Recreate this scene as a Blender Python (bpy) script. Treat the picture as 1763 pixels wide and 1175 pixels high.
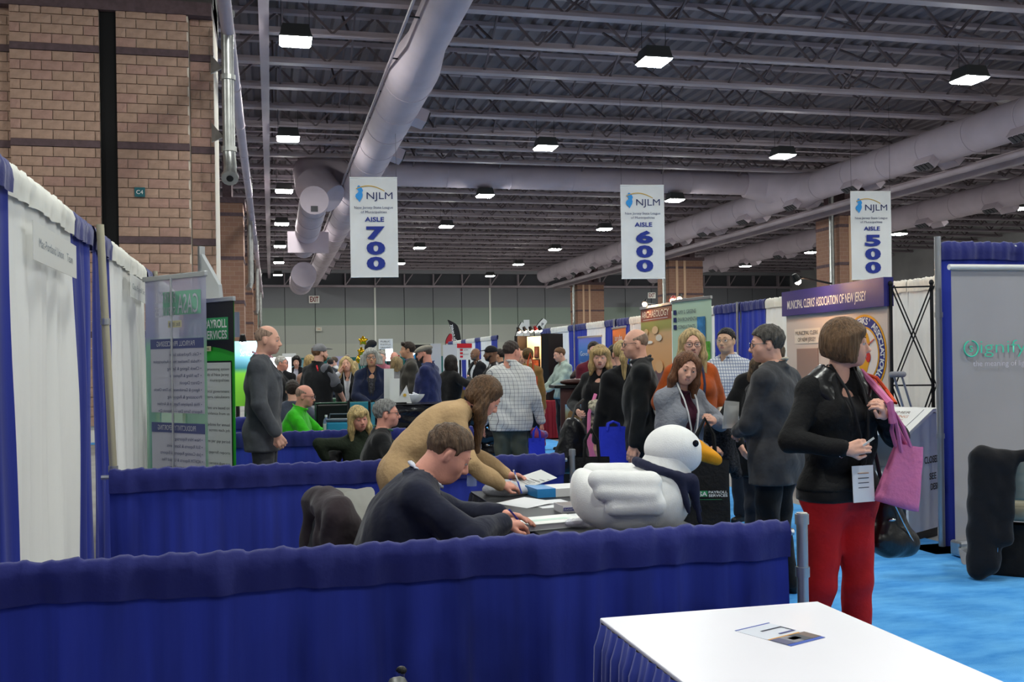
import bpy, bmesh, math, random
import numpy as np
from mathutils import Vector, Matrix
random.seed(7)
for _o in list(bpy.data.objects): bpy.data.objects.remove(_o)
SC = bpy.context.scene
COL = SC.collection
# ---------------------------------------------------------------- camera
FPX = 1750.0; CAMH = 1.55; YAW = math.atan(415 / FPX); ROLL = -0.015; HOR = 36.3
cd = bpy.data.cameras.new('camera'); cam = bpy.data.objects.new('camera', cd); COL.objects.link(cam)
cd.sensor_width = 36; cd.lens = FPX / 1763 * 36; cd.shift_y = HOR / 1763; cd.clip_end = 400; cd.clip_start = .05
CROT = Matrix.Rotation(-YAW, 3, 'Z') @ Matrix.Rotation(math.pi / 2, 3, 'X') @ Matrix.Rotation(ROLL, 3, 'Z')
cam.matrix_world = Matrix.Translation((0, 0, CAMH)) @ CROT.to_4x4()
SC.camera = cam
# ---------------------------------------------------------------- world, exposure
W = bpy.data.worlds.new('hall_air'); SC.world = W; W.use_nodes = True
W.node_tree.nodes['Background'].inputs[0].default_value = (.55, .55, .62, 1)
W.node_tree.nodes['Background'].inputs[1].default_value = .02
SC.view_settings.view_transform = 'Standard'; SC.view_settings.look = 'None'
SC.view_settings.gamma = 1; SC.view_settings.use_curve_mapping = False
SC.view_settings.exposure = 0.88
LAMP_STRENGTH = 125.0

# ---------------------------------------------------------------- helpers
def at(u, v, d):
    """world point seen at photo pixel (u,v) at optical depth d metres"""
    r = Vector(((u - 881.5) / FPX, (587.5 + HOR - v) / FPX, -1)) * d
    return CROT @ r + Vector((0, 0, CAMH))
def gp(u, d, z=0.0):
    """ground position under pixel column u (taken at horizon height) at depth d"""
    p = at(u, 623.8 - .015 * (u - 881.5), d); return Vector((p.x, p.y, z))
def lin(h):
    if not isinstance(h, str): return h
    h = h.lstrip('#'); c = [int(h[i:i + 2], 16) / 255 for i in (0, 2, 4)]
    return tuple(x / 12.92 if x <= .04045 else ((x + .055) / 1.055) ** 2.4 for x in c)
_M = {}
def M(name, col='#808080', rough=.7, metal=0.0, noise=None, bump=None, spec=.3, emit=None, transl=0.0, alpha=1.0, sheen=0.0, coat=0.0, dark=None, stretch=None, transm=0.0):
    """procedural principled material; noise=(scale, amount) colour variation, bump=(scale, strength)"""
    if name in _M: return _M[name]
    m = bpy.data.materials.new(name); m.use_nodes = True; nt = m.node_tree; N = nt.nodes; L = nt.links
    b = N['Principled BSDF']; c = lin(col)
    b.inputs['Base Color'].default_value = (*c, 1); b.inputs['Roughness'].default_value = rough
    b.inputs['Metallic'].default_value = metal; b.inputs['Specular IOR Level'].default_value = spec
    b.inputs['Alpha'].default_value = alpha; b.inputs['Sheen Weight'].default_value = sheen
    b.inputs['Coat Weight'].default_value = coat; b.inputs['Transmission Weight'].default_value = transm
    if emit: b.inputs['Emission Color'].default_value = (*lin(emit[0]), 1); b.inputs['Emission Strength'].default_value = emit[1]
    tc = None
    def coords():
        t = N.new('ShaderNodeTexCoord'); mp = N.new('ShaderNodeMapping'); L.new(t.outputs['Object'], mp.inputs[0])
        if stretch: mp.inputs['Scale'].default_value = stretch
        return mp.outputs[0]
    if noise:
        tc = coords(); n = N.new('ShaderNodeTexNoise'); n.inputs['Scale'].default_value = noise[0]; n.inputs['Detail'].default_value = 4
        L.new(tc, n.inputs['Vector'])
        mx = N.new('ShaderNodeMix'); mx.data_type = 'RGBA'
        d = lin(dark) if dark else tuple(x * (1 - noise[1]) for x in c)
        e = c if dark else tuple(min(1, x * (1 + noise[1])) for x in c)
        mx.inputs['A'].default_value = (*d, 1); mx.inputs['B'].default_value = (*e, 1)
        rp = N.new('ShaderNodeMapRange'); rp.inputs[1].default_value = .35; rp.inputs[2].default_value = .65
        L.new(n.outputs['Fac'], rp.inputs[0]); L.new(rp.outputs[0], mx.inputs['Factor']); L.new(mx.outputs['Result'], b.inputs['Base Color'])
    if bump:
        tc = tc or coords(); n = N.new('ShaderNodeTexNoise'); n.inputs['Scale'].default_value = bump[0]; n.inputs['Detail'].default_value = 3
        L.new(tc, n.inputs['Vector']); bp = N.new('ShaderNodeBump'); bp.inputs['Strength'].default_value = bump[1]; bp.inputs['Distance'].default_value = .02
        L.new(n.outputs['Fac'], bp.inputs['Height']); L.new(bp.outputs[0], b.inputs['Normal'])
    if transl:
        t = N.new('ShaderNodeBsdfTranslucent'); t.inputs['Color'].default_value = (*c, 1)
        ms = N.new('ShaderNodeMixShader'); ms.inputs[0].default_value = transl
        L.new(b.outputs[0], ms.inputs[1]); L.new(t.outputs[0], ms.inputs[2]); L.new(ms.outputs[0], N['Material Output'].inputs[0])
    _M[name] = m; return m
def plaid(name, base, line, cell=.03, w=.12, line2=None):
    """checked cloth: thin woven lines on object coordinates"""
    if name in _M: return _M[name]
    m = bpy.data.materials.new(name); m.use_nodes = True; nt = m.node_tree; N = nt.nodes; L = nt.links; b = N['Principled BSDF']
    b.inputs['Roughness'].default_value = .85; t = N.new('ShaderNodeTexCoord'); sx = N.new('ShaderNodeSeparateXYZ'); L.new(t.outputs['Object'], sx.inputs[0])
    ad = N.new('ShaderNodeMath'); ad.operation = 'ADD'; L.new(sx.outputs[0], ad.inputs[0]); L.new(sx.outputs[1], ad.inputs[1])
    fs = []
    for s in (ad.outputs[0], sx.outputs[2]):
        a = N.new('ShaderNodeMath'); a.operation = 'DIVIDE'; a.inputs[1].default_value = cell; L.new(s, a.inputs[0])
        f = N.new('ShaderNodeMath'); f.operation = 'FRACT'; L.new(a.outputs[0], f.inputs[0])
        l = N.new('ShaderNodeMath'); l.operation = 'LESS_THAN'; l.inputs[1].default_value = w; L.new(f.outputs[0], l.inputs[0]); fs.append(l.outputs[0])
    mx = N.new('ShaderNodeMath'); mx.operation = 'MAXIMUM'; L.new(fs[0], mx.inputs[0]); L.new(fs[1], mx.inputs[1])
    c = N.new('ShaderNodeMix'); c.data_type = 'RGBA'; c.inputs['A'].default_value = (*lin(base), 1); c.inputs['B'].default_value = (*lin(line), 1)
    L.new(mx.outputs[0], c.inputs['Factor']); L.new(c.outputs['Result'], b.inputs['Base Color']); _M[name] = m; return m
def tag(o, label=None, cat=None, group=None, kind=None):
    if label: o['label'] = label
    if cat: o['category'] = cat
    if group: o['group'] = group
    if kind: o['kind'] = kind
    return o
def empty(name, loc=(0, 0, 0), rz=0.0, parent=None, mat=None):
    o = bpy.data.objects.new(name, None); o.empty_display_size = .1; COL.objects.link(o)
    if mat is not None: o.matrix_world = mat
    else: o.location = loc; o.rotation_euler = (0, 0, rz)
    if parent: o.parent = parent
    return o
def mesh(name, verts, faces, mat, parent=None, smooth=False, mi=None):
    me = bpy.data.meshes.new(name); me.from_pydata([tuple(v) for v in verts], [], [tuple(f) for f in faces])
    mats = mat if isinstance(mat, (list, tuple)) else [mat]
    for x in mats: me.materials.append(x)
    if mi is not None: me.polygons.foreach_set('material_index', list(mi))
    if smooth: me.polygons.foreach_set('use_smooth', [True] * len(me.polygons))
    me.update(); o = bpy.data.objects.new(name, me); COL.objects.link(o)
    if parent: o.parent = parent
    return o
class MB:
    """collects simple solids, then links them as one mesh"""
    def __init__(s): s.v = []; s.f = []; s.m = []; s.cur = 0
    def add(s, v, f):
        n = len(s.v); s.v += [Vector(x) for x in v]; s.f += [tuple(i + n for i in q) for q in f]; s.m += [s.cur] * len(f); return s
    def mi(s, i): s.cur = i; return s
    def box(s, lo, hi):
        x0, y0, z0 = lo; x1, y1, z1 = hi
        return s.add([(x0, y0, z0), (x1, y0, z0), (x1, y1, z0), (x0, y1, z0), (x0, y0, z1), (x1, y0, z1), (x1, y1, z1), (x0, y1, z1)],
                     [(0, 3, 2, 1), (4, 5, 6, 7), (0, 1, 5, 4), (1, 2, 6, 5), (2, 3, 7, 6), (3, 0, 4, 7)])
    def bar(s, a, b, w, h=None, up=(0, 0, 1)):
        a = Vector(a); b = Vector(b); d = (b - a).normalized(); h = h or w; u = Vector(up)
        if abs(d.dot(u)) > .99: u = Vector((0, 1, 0))
        x = d.cross(u).normalized() * w / 2; y = x.cross(d).normalized() * h / 2
        return s.add([a - x - y, a + x - y, a + x + y, a - x + y, b - x - y, b + x - y, b + x + y, b - x + y],
                     [(0, 3, 2, 1), (4, 5, 6, 7), (0, 1, 5, 4), (1, 2, 6, 5), (2, 3, 7, 6), (3, 0, 4, 7)])
    def tube(s, pts, r, n=8, cap=True):
        pts = [Vector(p) for p in pts]; rr = r if isinstance(r, (list, tuple)) else [r] * len(pts); v = []; f = []
        t0 = (pts[1] - pts[0]).normalized(); u = Vector((0, 0, 1)) if abs(t0.z) < .9 else Vector((1, 0, 0))
        for i, p in enumerate(pts):
            t = (pts[min(i + 1, len(pts) - 1)] - pts[max(i - 1, 0)]).normalized(); x = t.cross(u).normalized(); y = x.cross(t); u = y
            for k in range(n):
                a = 2 * math.pi * k / n; v.append(p + (x * math.cos(a) + y * math.sin(a)) * rr[i])
        for i in range(len(pts) - 1):
            for k in range(n): f.append((i * n + k, i * n + (k + 1) % n, (i + 1) * n + (k + 1) % n, (i + 1) * n + k))
        if cap: f += [tuple(range(n))[::-1], tuple((len(pts) - 1) * n + k for k in range(n))]
        return s.add(v, f)
    def lathe(s, prof, n=16, c=(0, 0, 0)):
        v = []; f = []; c = Vector(c)
        for r, z in prof:
            for k in range(n): a = 2 * math.pi * k / n; v.append(c + Vector((r * math.cos(a), r * math.sin(a), z)))
        for i in range(len(prof) - 1):
            for k in range(n): f.append((i * n + k, i * n + (k + 1) % n, (i + 1) * n + (k + 1) % n, (i + 1) * n + k))
        f += [tuple(range(n))[::-1], tuple((len(prof) - 1) * n + k for k in range(n))]
        return s.add(v, f)
    def prism(s, poly, y0, y1):
        """polygon in local XZ extruded along Y from y0 (front) to y1"""
        n = len(poly)
        return s.add([(x, y0, z) for x, z in poly] + [(x, y1, z) for x, z in poly],
                     [tuple(range(n)), tuple(range(n, 2 * n))[::-1]] + [(i, i + n, (i + 1) % n + n, (i + 1) % n) for i in range(n)])
    def ell(s, c, r, n=12, m=8):
        c = Vector(c); v = []; f = []
        for i in range(m + 1):
            th = math.pi * i / m
            for k in range(n): a = 2 * math.pi * k / n; v.append(c + Vector((r[0] * math.sin(th) * math.cos(a), r[1] * math.sin(th) * math.sin(a), r[2] * math.cos(th))))
        for i in range(m):
            for k in range(n): f.append((i * n + k, (i + 1) * n + k, (i + 1) * n + (k + 1) % n, i * n + (k + 1) % n))
        return s.add(v, f)
    def build(s, name, mat, parent=None, smooth=False, bevel=0):
        o = mesh(name, s.v, s.f, mat, parent, smooth, s.m if isinstance(mat, (list, tuple)) else None)
        if bevel: b = o.modifiers.new('edge', 'BEVEL'); b.width = bevel; b.segments = 2; b.limit_method = 'ANGLE'
        if smooth:
            try: o.data.set_sharp_from_angle(angle=math.radians(40))
            except Exception: pass
        return o
def text(s, mat, parent, x=0, z=0, w=None, h=None, y=-.003, name='lettering', bold=0.0, mirror=False, align='C', shear=0.0, rot=0.0, depth=.0008):
    """flat lettering in the parent's XZ plane facing -Y; fitted to width w and/or cap height h, centred at x (baseline z)"""
    cu = bpy.data.curves.new('t', 'FONT'); cu.body = s; cu.align_x = 'LEFT'; cu.size = 1; cu.offset = bold; cu.shear = shear; cu.resolution_u = 3
    to = bpy.data.objects.new('t', cu); me = bpy.data.meshes.new_from_object(to); n = len(me.vertices)
    if n == 0: return None
    co = np.empty(n * 3, np.float32); me.vertices.foreach_get('co', co); co = co.reshape(-1, 3)
    x0, x1 = co[:, 0].min(), co[:, 0].max(); y0, y1 = co[:, 1].min(), co[:, 1].max()
    sy = (h / .72) if h else None; sx = (w / (x1 - x0)) if w else None
    sx = sx or sy; sy = sy or sx
    px = (co[:, 0] - x0) * sx - (0 if align == 'L' else (x1 - x0) * sx / (2 if align == 'C' else 1)); pz = co[:, 1] * sy
    if mirror: px = -px
    c, sn = math.cos(rot), math.sin(rot)
    out = np.stack([x + px * c - pz * sn, np.full(n, y, np.float32), z + px * sn + pz * c], 1).astype(np.float32)
    me.vertices.foreach_set('co', out.ravel()); me.materials.clear(); me.materials.append(mat); me.name = name
    me.update(); o = bpy.data.objects.new(name, me); COL.objects.link(o); o.parent = parent
    bpy.data.objects.remove(to); bpy.data.curves.remove(cu)
    return o
def quad(name, x0, x1, z0, z1, mat, parent, y=-.002, t=.001):
    """thin flat printed field in the parent's XZ plane"""
    return MB().box((x0, y, z0), (x1, y + t, z1)).build(name, mat, parent)
def frame_at(a, b, z=0.0):
    """matrix with origin a, local X towards b (horizontal), Z up, -Y the side facing the reader"""
    a = Vector((a[0], a[1], 0)); b = Vector((b[0], b[1], 0)); x = (b - a).normalized(); zz = Vector((0, 0, 1)); y = zz.cross(x)
    m = Matrix((x, y, zz)).transposed().to_4x4(); m.translation = (a.x, a.y, z); return m
def curtain(name, a, b, z0, z1, mat, parent=None, pleat=.12, amp=.025, seed=0, head=None, headmat=None, flare=1.0, ruff=.012, gather=0.0, sag=0.0):
    """hanging cloth from a to b (XY), pleated, with optional sewn rod pocket of height head as a sub-part"""
    rnd = random.Random(seed); a = Vector((a[0], a[1], 0)); b = Vector((b[0], b[1], 0)); L = (b - a).length
    ex = (b - a) / L; ny = Vector((-ex.y, ex.x, 0)); nx = max(8, int(L / pleat * 8)); nz = 14
    ph = [rnd.uniform(0, 6.28) for _ in range(6)]; fr = [rnd.uniform(.75, 1.3) for _ in range(6)]
    def off(s, t):   # t=0 top
        q = s / pleat * 2 * math.pi
        w = math.sin(q * fr[0] + ph[0]) * .6 + math.sin(q * .43 * fr[1] + ph[1]) * .6 + math.sin(q * 1.9 * fr[2] + ph[2]) * .22
        k = .35 + .65 * min(1, t * 2.2)
        return amp * w * k * (1 + (flare - 1) * t) + .008 * math.sin(t * 7 + s * 5 + ph[3])
    v = []; f = []; hz = (z1 - z0)
    ts = [0] + [(j / nz) for j in range(1, nz + 1)]
    for j, t in enumerate(ts):
        for i in range(nx + 1):
            s = L * i / nx; p = a + ex * s + ny * off(s, t)
            z = z1 - hz * t
            if j == 0: z += ruff * (math.sin(s * 41 + ph[4]) * .5 + math.sin(s * 97 + ph[5]) * .35)
            z -= sag * math.sin(math.pi * i / nx) * (1 - t)
            v.append((p.x, p.y, z))
    for j in range(len(ts) - 1):
        for i in range(nx): k = j * (nx + 1) + i; f.append((k, k + 1, k + nx + 2, k + nx + 1))
    o = mesh(name, v, f, mat, parent, True)
    if head:
        v = []; f = []; prof = [(-.022, -head), (-.026, -head * .55), (-.03, -.03), (-.016, .004), (0, .016), (.016, .004), (.03, -.03), (.026, -head * .55), (.022, -head)]
        n = nx * 2
        for i in range(n + 1):
            s = L * i / n; r1 = math.sin(s * 37 + ph[4]) * .5 + math.sin(s * 83 + ph[5]) * .4 + math.sin(s * 151 + ph[1]) * .2
            sg = sag * math.sin(math.pi * i / n)
            for (yy, zz) in prof:
                k = 1 if zz > -.05 else .5
                lowx = off(s, min(1, -zz / hz)) * (0.9 if zz < -.05 else .25)
                p = a + ex * (s + (.006 * r1 if zz > -.02 else 0)) + ny * (yy * (1 + .10 * r1 * k) + lowx); v.append((p.x, p.y, z1 + zz + (.008 * r1 if zz > -.02 else 0.004 * math.sin(s * 9 + ph[2])) - sg))
        m_ = len(prof)
        for i in range(n):
            for k in range(m_ - 1): q = i * m_ + k; f.append((q, q + 1, q + m_ + 1, q + m_))
        mesh('rod_pocket', v, f, headmat or mat, o, True)
    return o
# ================================================================ large structure
FARY = 106.0; XL, XR, YB = -26.0, 58.0, -14.0; DECK = 12.9
m_steel = M('painted_steel', '#9d9198', .55, noise=(.6, .10))
m_deck = M('roof_deck', '#716a71', .7, noise=(.25, .18))
m_darksteel = M('dark_steel', '#3b3a40', .5, noise=(2, .2))
m_conc = M('concrete_floor', '#8e8d8c', .75, noise=(1.5, .15))
m_duct = M('duct_paint', '#b6a9b2', .85, noise=(.8, .06), bump=(6, .05))
m_galv = M('galvanised', '#a9aaa8', .35, .8, noise=(6, .12))
m_black = M('black_plastic', '#141416', .5)
m_white = M('white_plastic', '#e6e6e4', .45)
m_chrome = M('chrome', '#c8ccd0', .18, 1.0)
m_alu = M('brushed_aluminium', '#b4b7bb', .35, .85)

fl = MB().box((XL, YB, -.3), (XR, FARY, 0)).build('floor', m_conc); tag(fl, kind='structure')
def carpet_mat():
    m = M('blue_carpet', '#4f9fe6', .95, spec=.1); nt = m.node_tree; N = nt.nodes; L = nt.links; b = N['Principled BSDF']
    t = N.new('ShaderNodeTexCoord'); mp = N.new('ShaderNodeMapping'); mp.inputs['Scale'].default_value = (.9, 2.2, 1); L.new(t.outputs['Object'], mp.inputs[0])
    n = N.new('ShaderNodeTexNoise'); n.inputs['Scale'].default_value = 2.6; n.inputs['Detail'].default_value = 8; n.inputs['Roughness'].default_value = .65; L.new(mp.outputs[0], n.inputs['Vector'])
    r = N.new('ShaderNodeValToRGB'); r.color_ramp.elements[0].position = .32; r.color_ramp.elements[1].position = .66
    r.color_ramp.elements[0].color = (*lin('#3f8fdc'), 1); r.color_ramp.elements[1].color = (*lin('#68b4f2'), 1)
    L.new(n.outputs['Fac'], r.inputs[0]); L.new(r.outputs[0], b.inputs['Base Color'])
    n2 = N.new('ShaderNodeTexNoise'); n2.inputs['Scale'].default_value = 160; L.new(t.outputs['Object'], n2.inputs['Vector'])
    bp = N.new('ShaderNodeBump'); bp.inputs['Strength'].default_value = .5; bp.inputs['Distance'].default_value = .01; L.new(n2.outputs['Fac'], bp.inputs['Height']); L.new(bp.outputs[0], b.inputs['Normal'])
    return m
m_carpet = carpet_mat()
for (x0, x1, y0, y1) in ((2.25, 5.35, YB + 1, 60), (11.6, 15.0, YB + 1, 60), (-30 + 8, -5, 30, 33)):
    c = MB().box((x0, y0, 0), (x1, y1, .012)).build('floor_aisle_carpet', m_carpet); tag(c, kind='structure')
c = MB().box((-4, 22.0, 0), (30, 25.2, .008)).build('floor_cross_carpet', m_carpet); tag(c, kind='structure')

# far wall: colours stepped by height, and recessed panel joints
bands = [(0, 2.3, M('far_teal', '#1d5f60', .7)), (2.3, 3.7, M('far_pale', '#a3a59c', .8)), (3.7, 5.6, M('far_lower', '#9a9d97', .8)),
         (5.6, 7.4, M('far_green', '#7f8a82', .8)), (7.4, 9.6, M('far_grey', '#74757a', .8)), (9.6, DECK, M('far_top', '#505157', .8))]
fw = empty('wall_far', (0, FARY, 0)); tag(fw, kind='structure')
for k, x in enumerate(np.arange(XL, XR, 3.05)):
    mb = MB()
    for i, (z0, z1, m) in enumerate(bands): mb.mi(i).box((x + .03, 0, z0), (x + 3.02, .3, z1))
    mb.build('wall_panel', [b[2] for b in bands], fw)
    if k % 4 == 0: MB().box((x - .09, -.12, 0), (x + .09, .05, 9.6)).build('wall_post', M('far_post', '#c9cbc4', .7), fw)
    MB().box((x - .06, -.55, 9.6), (x + .06, 0, DECK)).bar((x, -.5, 9.7), (x + 1.1, -.2, 11.2), .1).build('roof_bracket', m_steel, fw)
MB().box((XL, .3, 0), (XR, .5, DECK)).build('wall_backing', m_darksteel, fw)
MB().box((XL, -.5, 9.5), (XR, 0, 9.72)).build('wall_ledge', m_steel, fw)
MB().box((XL, -1.2, 10.9), (XR, -.5, 11.6)).build('wall_duct', M('far_header', '#8b8a90', .6), fw)
m_wall = M('hall_wall', '#a5a3a4', .8, noise=(.4, .1))
for nm, lo, hi in (('wall_left', (XL - .3, YB, 0), (XL, FARY, DECK)), ('wall_right', (XR, YB, 0), (XR + .3, FARY, DECK)), ('wall_back', (XL, YB - .3, 0), (XR, YB, DECK))):
    tag(MB().box(lo, hi).build(nm, m_wall), kind='structure')

# roof deck (ribbed) with joists, girders, bracing
ce = empty('ceiling', (0, 0, DECK)); tag(ce, kind='structure')
mb = MB(); n = int((XR - XL) / .6); v = []
for i in range(n):
    x = XL + i * .6
    for dx, dz in ((0, 0), (.22, 0), (.30, .12), (.52, .12)): v.append((x + dx, dz))
V = [(x, YB, z) for x, z in v] + [(x, FARY, z) for x, z in v]; k = len(v)
mesh('ribbed_deck', V, [(i, i + 1, i + 1 + k, i + k) for i in range(k - 1)], m_deck, ce)
JS = 2.94; JY = [y for y in (24.3 + JS * i for i in range(-8, 28)) if YB < y < FARY - 1]
jb = -1.75
m_web_shaded = M('web_steel_shaded', '#6a5e62', .6)  # webs and bridging coloured darker to stand for shadow under the deck
def joist_mesh(wide):
    mb = MB(); w = .34 if wide else .2
    mb.box((XL, -w / 2, jb), (XR, w / 2, jb + (.10 if wide else .08))).box((XL, -.03, jb + .1), (XR, .03, jb + .22))
    mb.box((XL, -.12, -.16), (XR, .12, -.02))
    x = XL; up = True
    while x < XR - 1.5:
        mb.mi(1).bar((x, 0, jb + .1 if up else -.1), (x + 1.55, 0, -.1 if up else jb + .1), .07); x += 1.55; up = not up
    return mb
jm = None; jt = None
for i, y in enumerate(JY):
    w = i % 4 != 2
    if w and jm is None: o = joist_mesh(True).build('roof_joist', [m_steel, m_web_shaded], ce); jm = o
    elif (not w) and jt is None: o = joist_mesh(False).build('roof_joist', [m_steel, m_web_shaded], ce); jt = o
    else: o = (jm if w else jt).copy(); COL.objects.link(o)
    o.location = (0, y, 0)
for i in range(len(JY) - 1):            # sloped bridging between joists
    if JY[i] < 8: continue
    mb = MB()
    for x in np.arange(-24 + (i % 2) * 2.2, 56, 4.4):
        mb.bar((x, JY[i], jb + .1), (x, JY[i + 1], -.1), .06); mb.bar((x + .25, JY[i + 1], jb + .1), (x + .25, JY[i], -.1), .06)
    o = mb.build('joist_bridging', m_web_shaded, ce)
for x in (-.05, -15.4):      # girders running down the hall
    mb = MB().box((x - .13, YB, -2.5), (x + .13, FARY, -2.32)).box((x - .1, YB, -.3), (x + .1, FARY, -.1))
    for y in np.arange(YB, FARY - 3, 2.94): mb.bar((x, y, -2.4), (x, y + 1.47, -.2), .1); mb.bar((x, y + 1.47, -.2), (x, y + 2.94, -2.4), .1)
    mb.build('roof_girder', m_steel, ce)
for i, (x0, x1, y, z) in enumerate(((-5, 40, 29.2, -2.0), (-5, 40, 41.5, -2.05), (-20, 40, 53, -2.0), (-5, 40, 22.2, -1.95), (-5, 45, 66, -2.0))):   # thin conduits across
    MB().tube([(x0, y, z), (x1, y, z - .02)], .025, 6).build('conduit', m_steel, ce)

# ---- hanging high-bay lamps
m_lens = M('lamp_lens', '#ffffff', .4, emit=('#f4f7f0', LAMP_STRENGTH))
m_hous = M('lamp_housing', '#4a4b4a', .45, .3)
m_cable = M('lamp_cable', '#26262a', .6)
LZ = 10.02; first = None
def lamp():
    r = empty('high_bay_lamp'); 
    q = .42      # deep dark housing, shallow glowing lens below its rim
    MB().box((-q, -q, .045), (q, q, .10)).add([(-q * .96, -q * .96, .10), (q * .96, -q * .96, .10), (q * .96, q * .96, .10), (-q * .96, q * .96, .10), (-q * .8, -q * .8, .40), (q * .8, -q * .8, .40), (q * .8, q * .8, .40), (-q * .8, q * .8, .40)],
           [(4, 5, 6, 7), (0, 1, 5, 4), (1, 2, 6, 5), (2, 3, 7, 6), (3, 0, 4, 7), (0, 3, 2, 1)]).build('housing', m_hous, r)
    MB().add([(-q * .97, -q * .97, .044), (q * .97, -q * .97, .044), (q * .97, q * .97, .044), (-q * .97, q * .97, .044), (-q * .85, -q * .85, -.015), (q * .85, -q * .85, -.015), (q * .85, q * .85, -.015), (-q * .85, q * .85, -.015)],
             [(7, 6, 5, 4), (4, 5, 1, 0), (5, 6, 2, 1), (6, 7, 3, 2), (7, 4, 0, 3)]).build('lens', m_lens, r)
    for s in (-.36, .36): MB().tube([(s, 0, .38), (s, 0, DECK - LZ - 1.749)], .008, 5).build('cable', m_cable, r)
    return r
def copy_tree(o, parent=None):
    c = o.copy(); COL.objects.link(c); c.parent = parent
    for ch in list(o.children): copy_tree(ch, c)
    return c
ord_ = ['first', 'second', 'third', 'fourth', 'fifth', 'sixth', 'seventh', 'eighth', 'ninth', 'tenth', 'eleventh']
LXS = [-9.9, .75, 10.75, 21.1, 31.4, 42.6]; LYS = [27.24 + 11.76 * k for k in range(-3, 7)]  # rearmost row unseen, added behind the camera to light the faces
rows = {-9.9: 'left of the brick columns', .75: 'beside the long girder', 10.75: 'right of the near duct', 21.1: 'along the second duct', 31.4: 'over the right columns', 42.6: 'beyond the right columns'}
lamp0 = lamp(); used = False
for x in LXS:
    for j, y in enumerate(LYS):
        o = lamp0 if not used else copy_tree(lamp0); used = True
        o.location = (x, y, LZ)
        tag(o, f'square hanging lamp in the row {rows[x]}, ' + (f'{ord_[j - 3]} from the front' if j >= 3 else f'{ord_[2 - j]} before the picture, out of view'), 'lamp', 'high-bay lamps under the roof')

# ---- round ducts
def ring_tube(c0, c1, r, name, parent, mat=None, n=24, ring=2.9, seg=None):
    c0 = Vector(c0); c1 = Vector(c1)
    d = MB().tube([c0, c1], r, n).build(name, mat or m_duct, parent, smooth=True)
    L = (c1 - c0).length; t = (c1 - c0) / L
    s = ring * .4; r0 = None
    while s < L:
        if r0 is None: r0 = MB().tube([c0 + t * (s - .03), c0 + t * (s + .03)], r + .018, n).build('joint_ring', mat or m_duct, d, smooth=True); s0 = s
        else: q = r0.copy(); COL.objects.link(q); q.location = t * (s - s0)
        s += ring
    return d
def diffuser(parent, base, out, along, sz=.55):
    """box vent with dark louvres on the side of a duct"""
    base = Vector(base); out = Vector(out).normalized(); al = Vector(along).normalized(); up = out.cross(al)
    m3 = Matrix((al, up, out)).transposed().to_4x4(); m3.translation = base
    r = empty('vent_box', parent=parent); r.matrix_local = m3
    MB().box((-sz, -.2, -.1), (sz, .2, .42)).build('vent_body', m_duct, r)
    mb = MB()
    for i in range(4): mb.box((-sz * .9 + i * sz * .46, -.16, .4), (-sz * .9 + i * sz * .46 + sz * .34, .16, .47))
    mb.build('vent_louvre', m_darksteel, r)
    return r
def long_duct(label, x, z, r, y0, y1, vents, side, pipe=None, taper=None):
    root = empty('round_duct', (x, y0, z)); tag(root, label, 'duct')
    if taper:
        MB().tube([(0, 0, 0), (0, taper - y0, 0), (0, taper - y0 + 2.2, 0)], [r * .72, r * .72, r], 24).build('duct_reducer', m_duct, root, smooth=True); ring_tube((0, taper - y0 + 2.2, 0), (0, y1 - y0, 0), r, 'duct_shell', root)
    else: ring_tube((0, 0, 0), (0, y1 - y0, 0), r, 'duct_shell', root)
    for y in vents:
        for s in side:
            o = Vector((math.cos(s), 0, math.sin(s))); diffuser(root, o * r * .9 + Vector((0, y - y0, 0)), o, (0, 1, 0))
    if pipe:
        px, pz = pipe; MB().tube([(px, 0, pz), (px, y1 - y0, pz)], .045, 8).build('thin_pipe', m_steel, root, smooth=True)
        mb = MB()
        for y in np.arange(2, y1 - y0, 3.4): mb.bar((px, y, pz), (px + .5, y, pz - .02), .035); mb.bar((px + .48, y, pz - .03), (px + .48, y, pz + .1), .05)
        mb.build('pipe_bracket', m_darksteel, root)
    return root
long_duct('long lilac-white round duct running over the left aisle behind the 700 banner', 4.1, 10.0, .74, 12, 103, np.arange(33.5, 100, 6.2), (-.35,), pipe=(-.80, -.14), taper=26.5)
long_duct('long round duct slanting across the upper right above the 500 banner', 27.2, 10.3, .74, 22, 100, np.arange(26, 98, 5.6), (-.75, -2.2), pipe=None)
long_duct('round duct farthest right, behind the right brick columns', 39.0, 10.3, .74, 30, 100, np.arange(36, 98, 6.0), (-.9, -2.2))
# truss walkway beside the second duct
wk = empty('pipe_rack', (27.5, 20, 9.1)); tag(wk, 'steel pipe rack hanging beside the second round duct', 'pipe rack')
MB().tube([(0, 0, 0), (0, 80, 0)], .13, 10).build('rack_pipe', m_steel, wk, smooth=True)
MB().box((.6, 0, -.2), (.9, 80, .35)).build('rack_beam', m_steel, wk)
mb = MB()
for y in np.arange(0, 80, 2.0): mb.bar((0, y, 0), (.75, y + 1, .32), .09); mb.bar((.75, y + 1, .32), (0, y + 2, 0), .09)
mb.build('rack_web', m_steel, wk)
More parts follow.
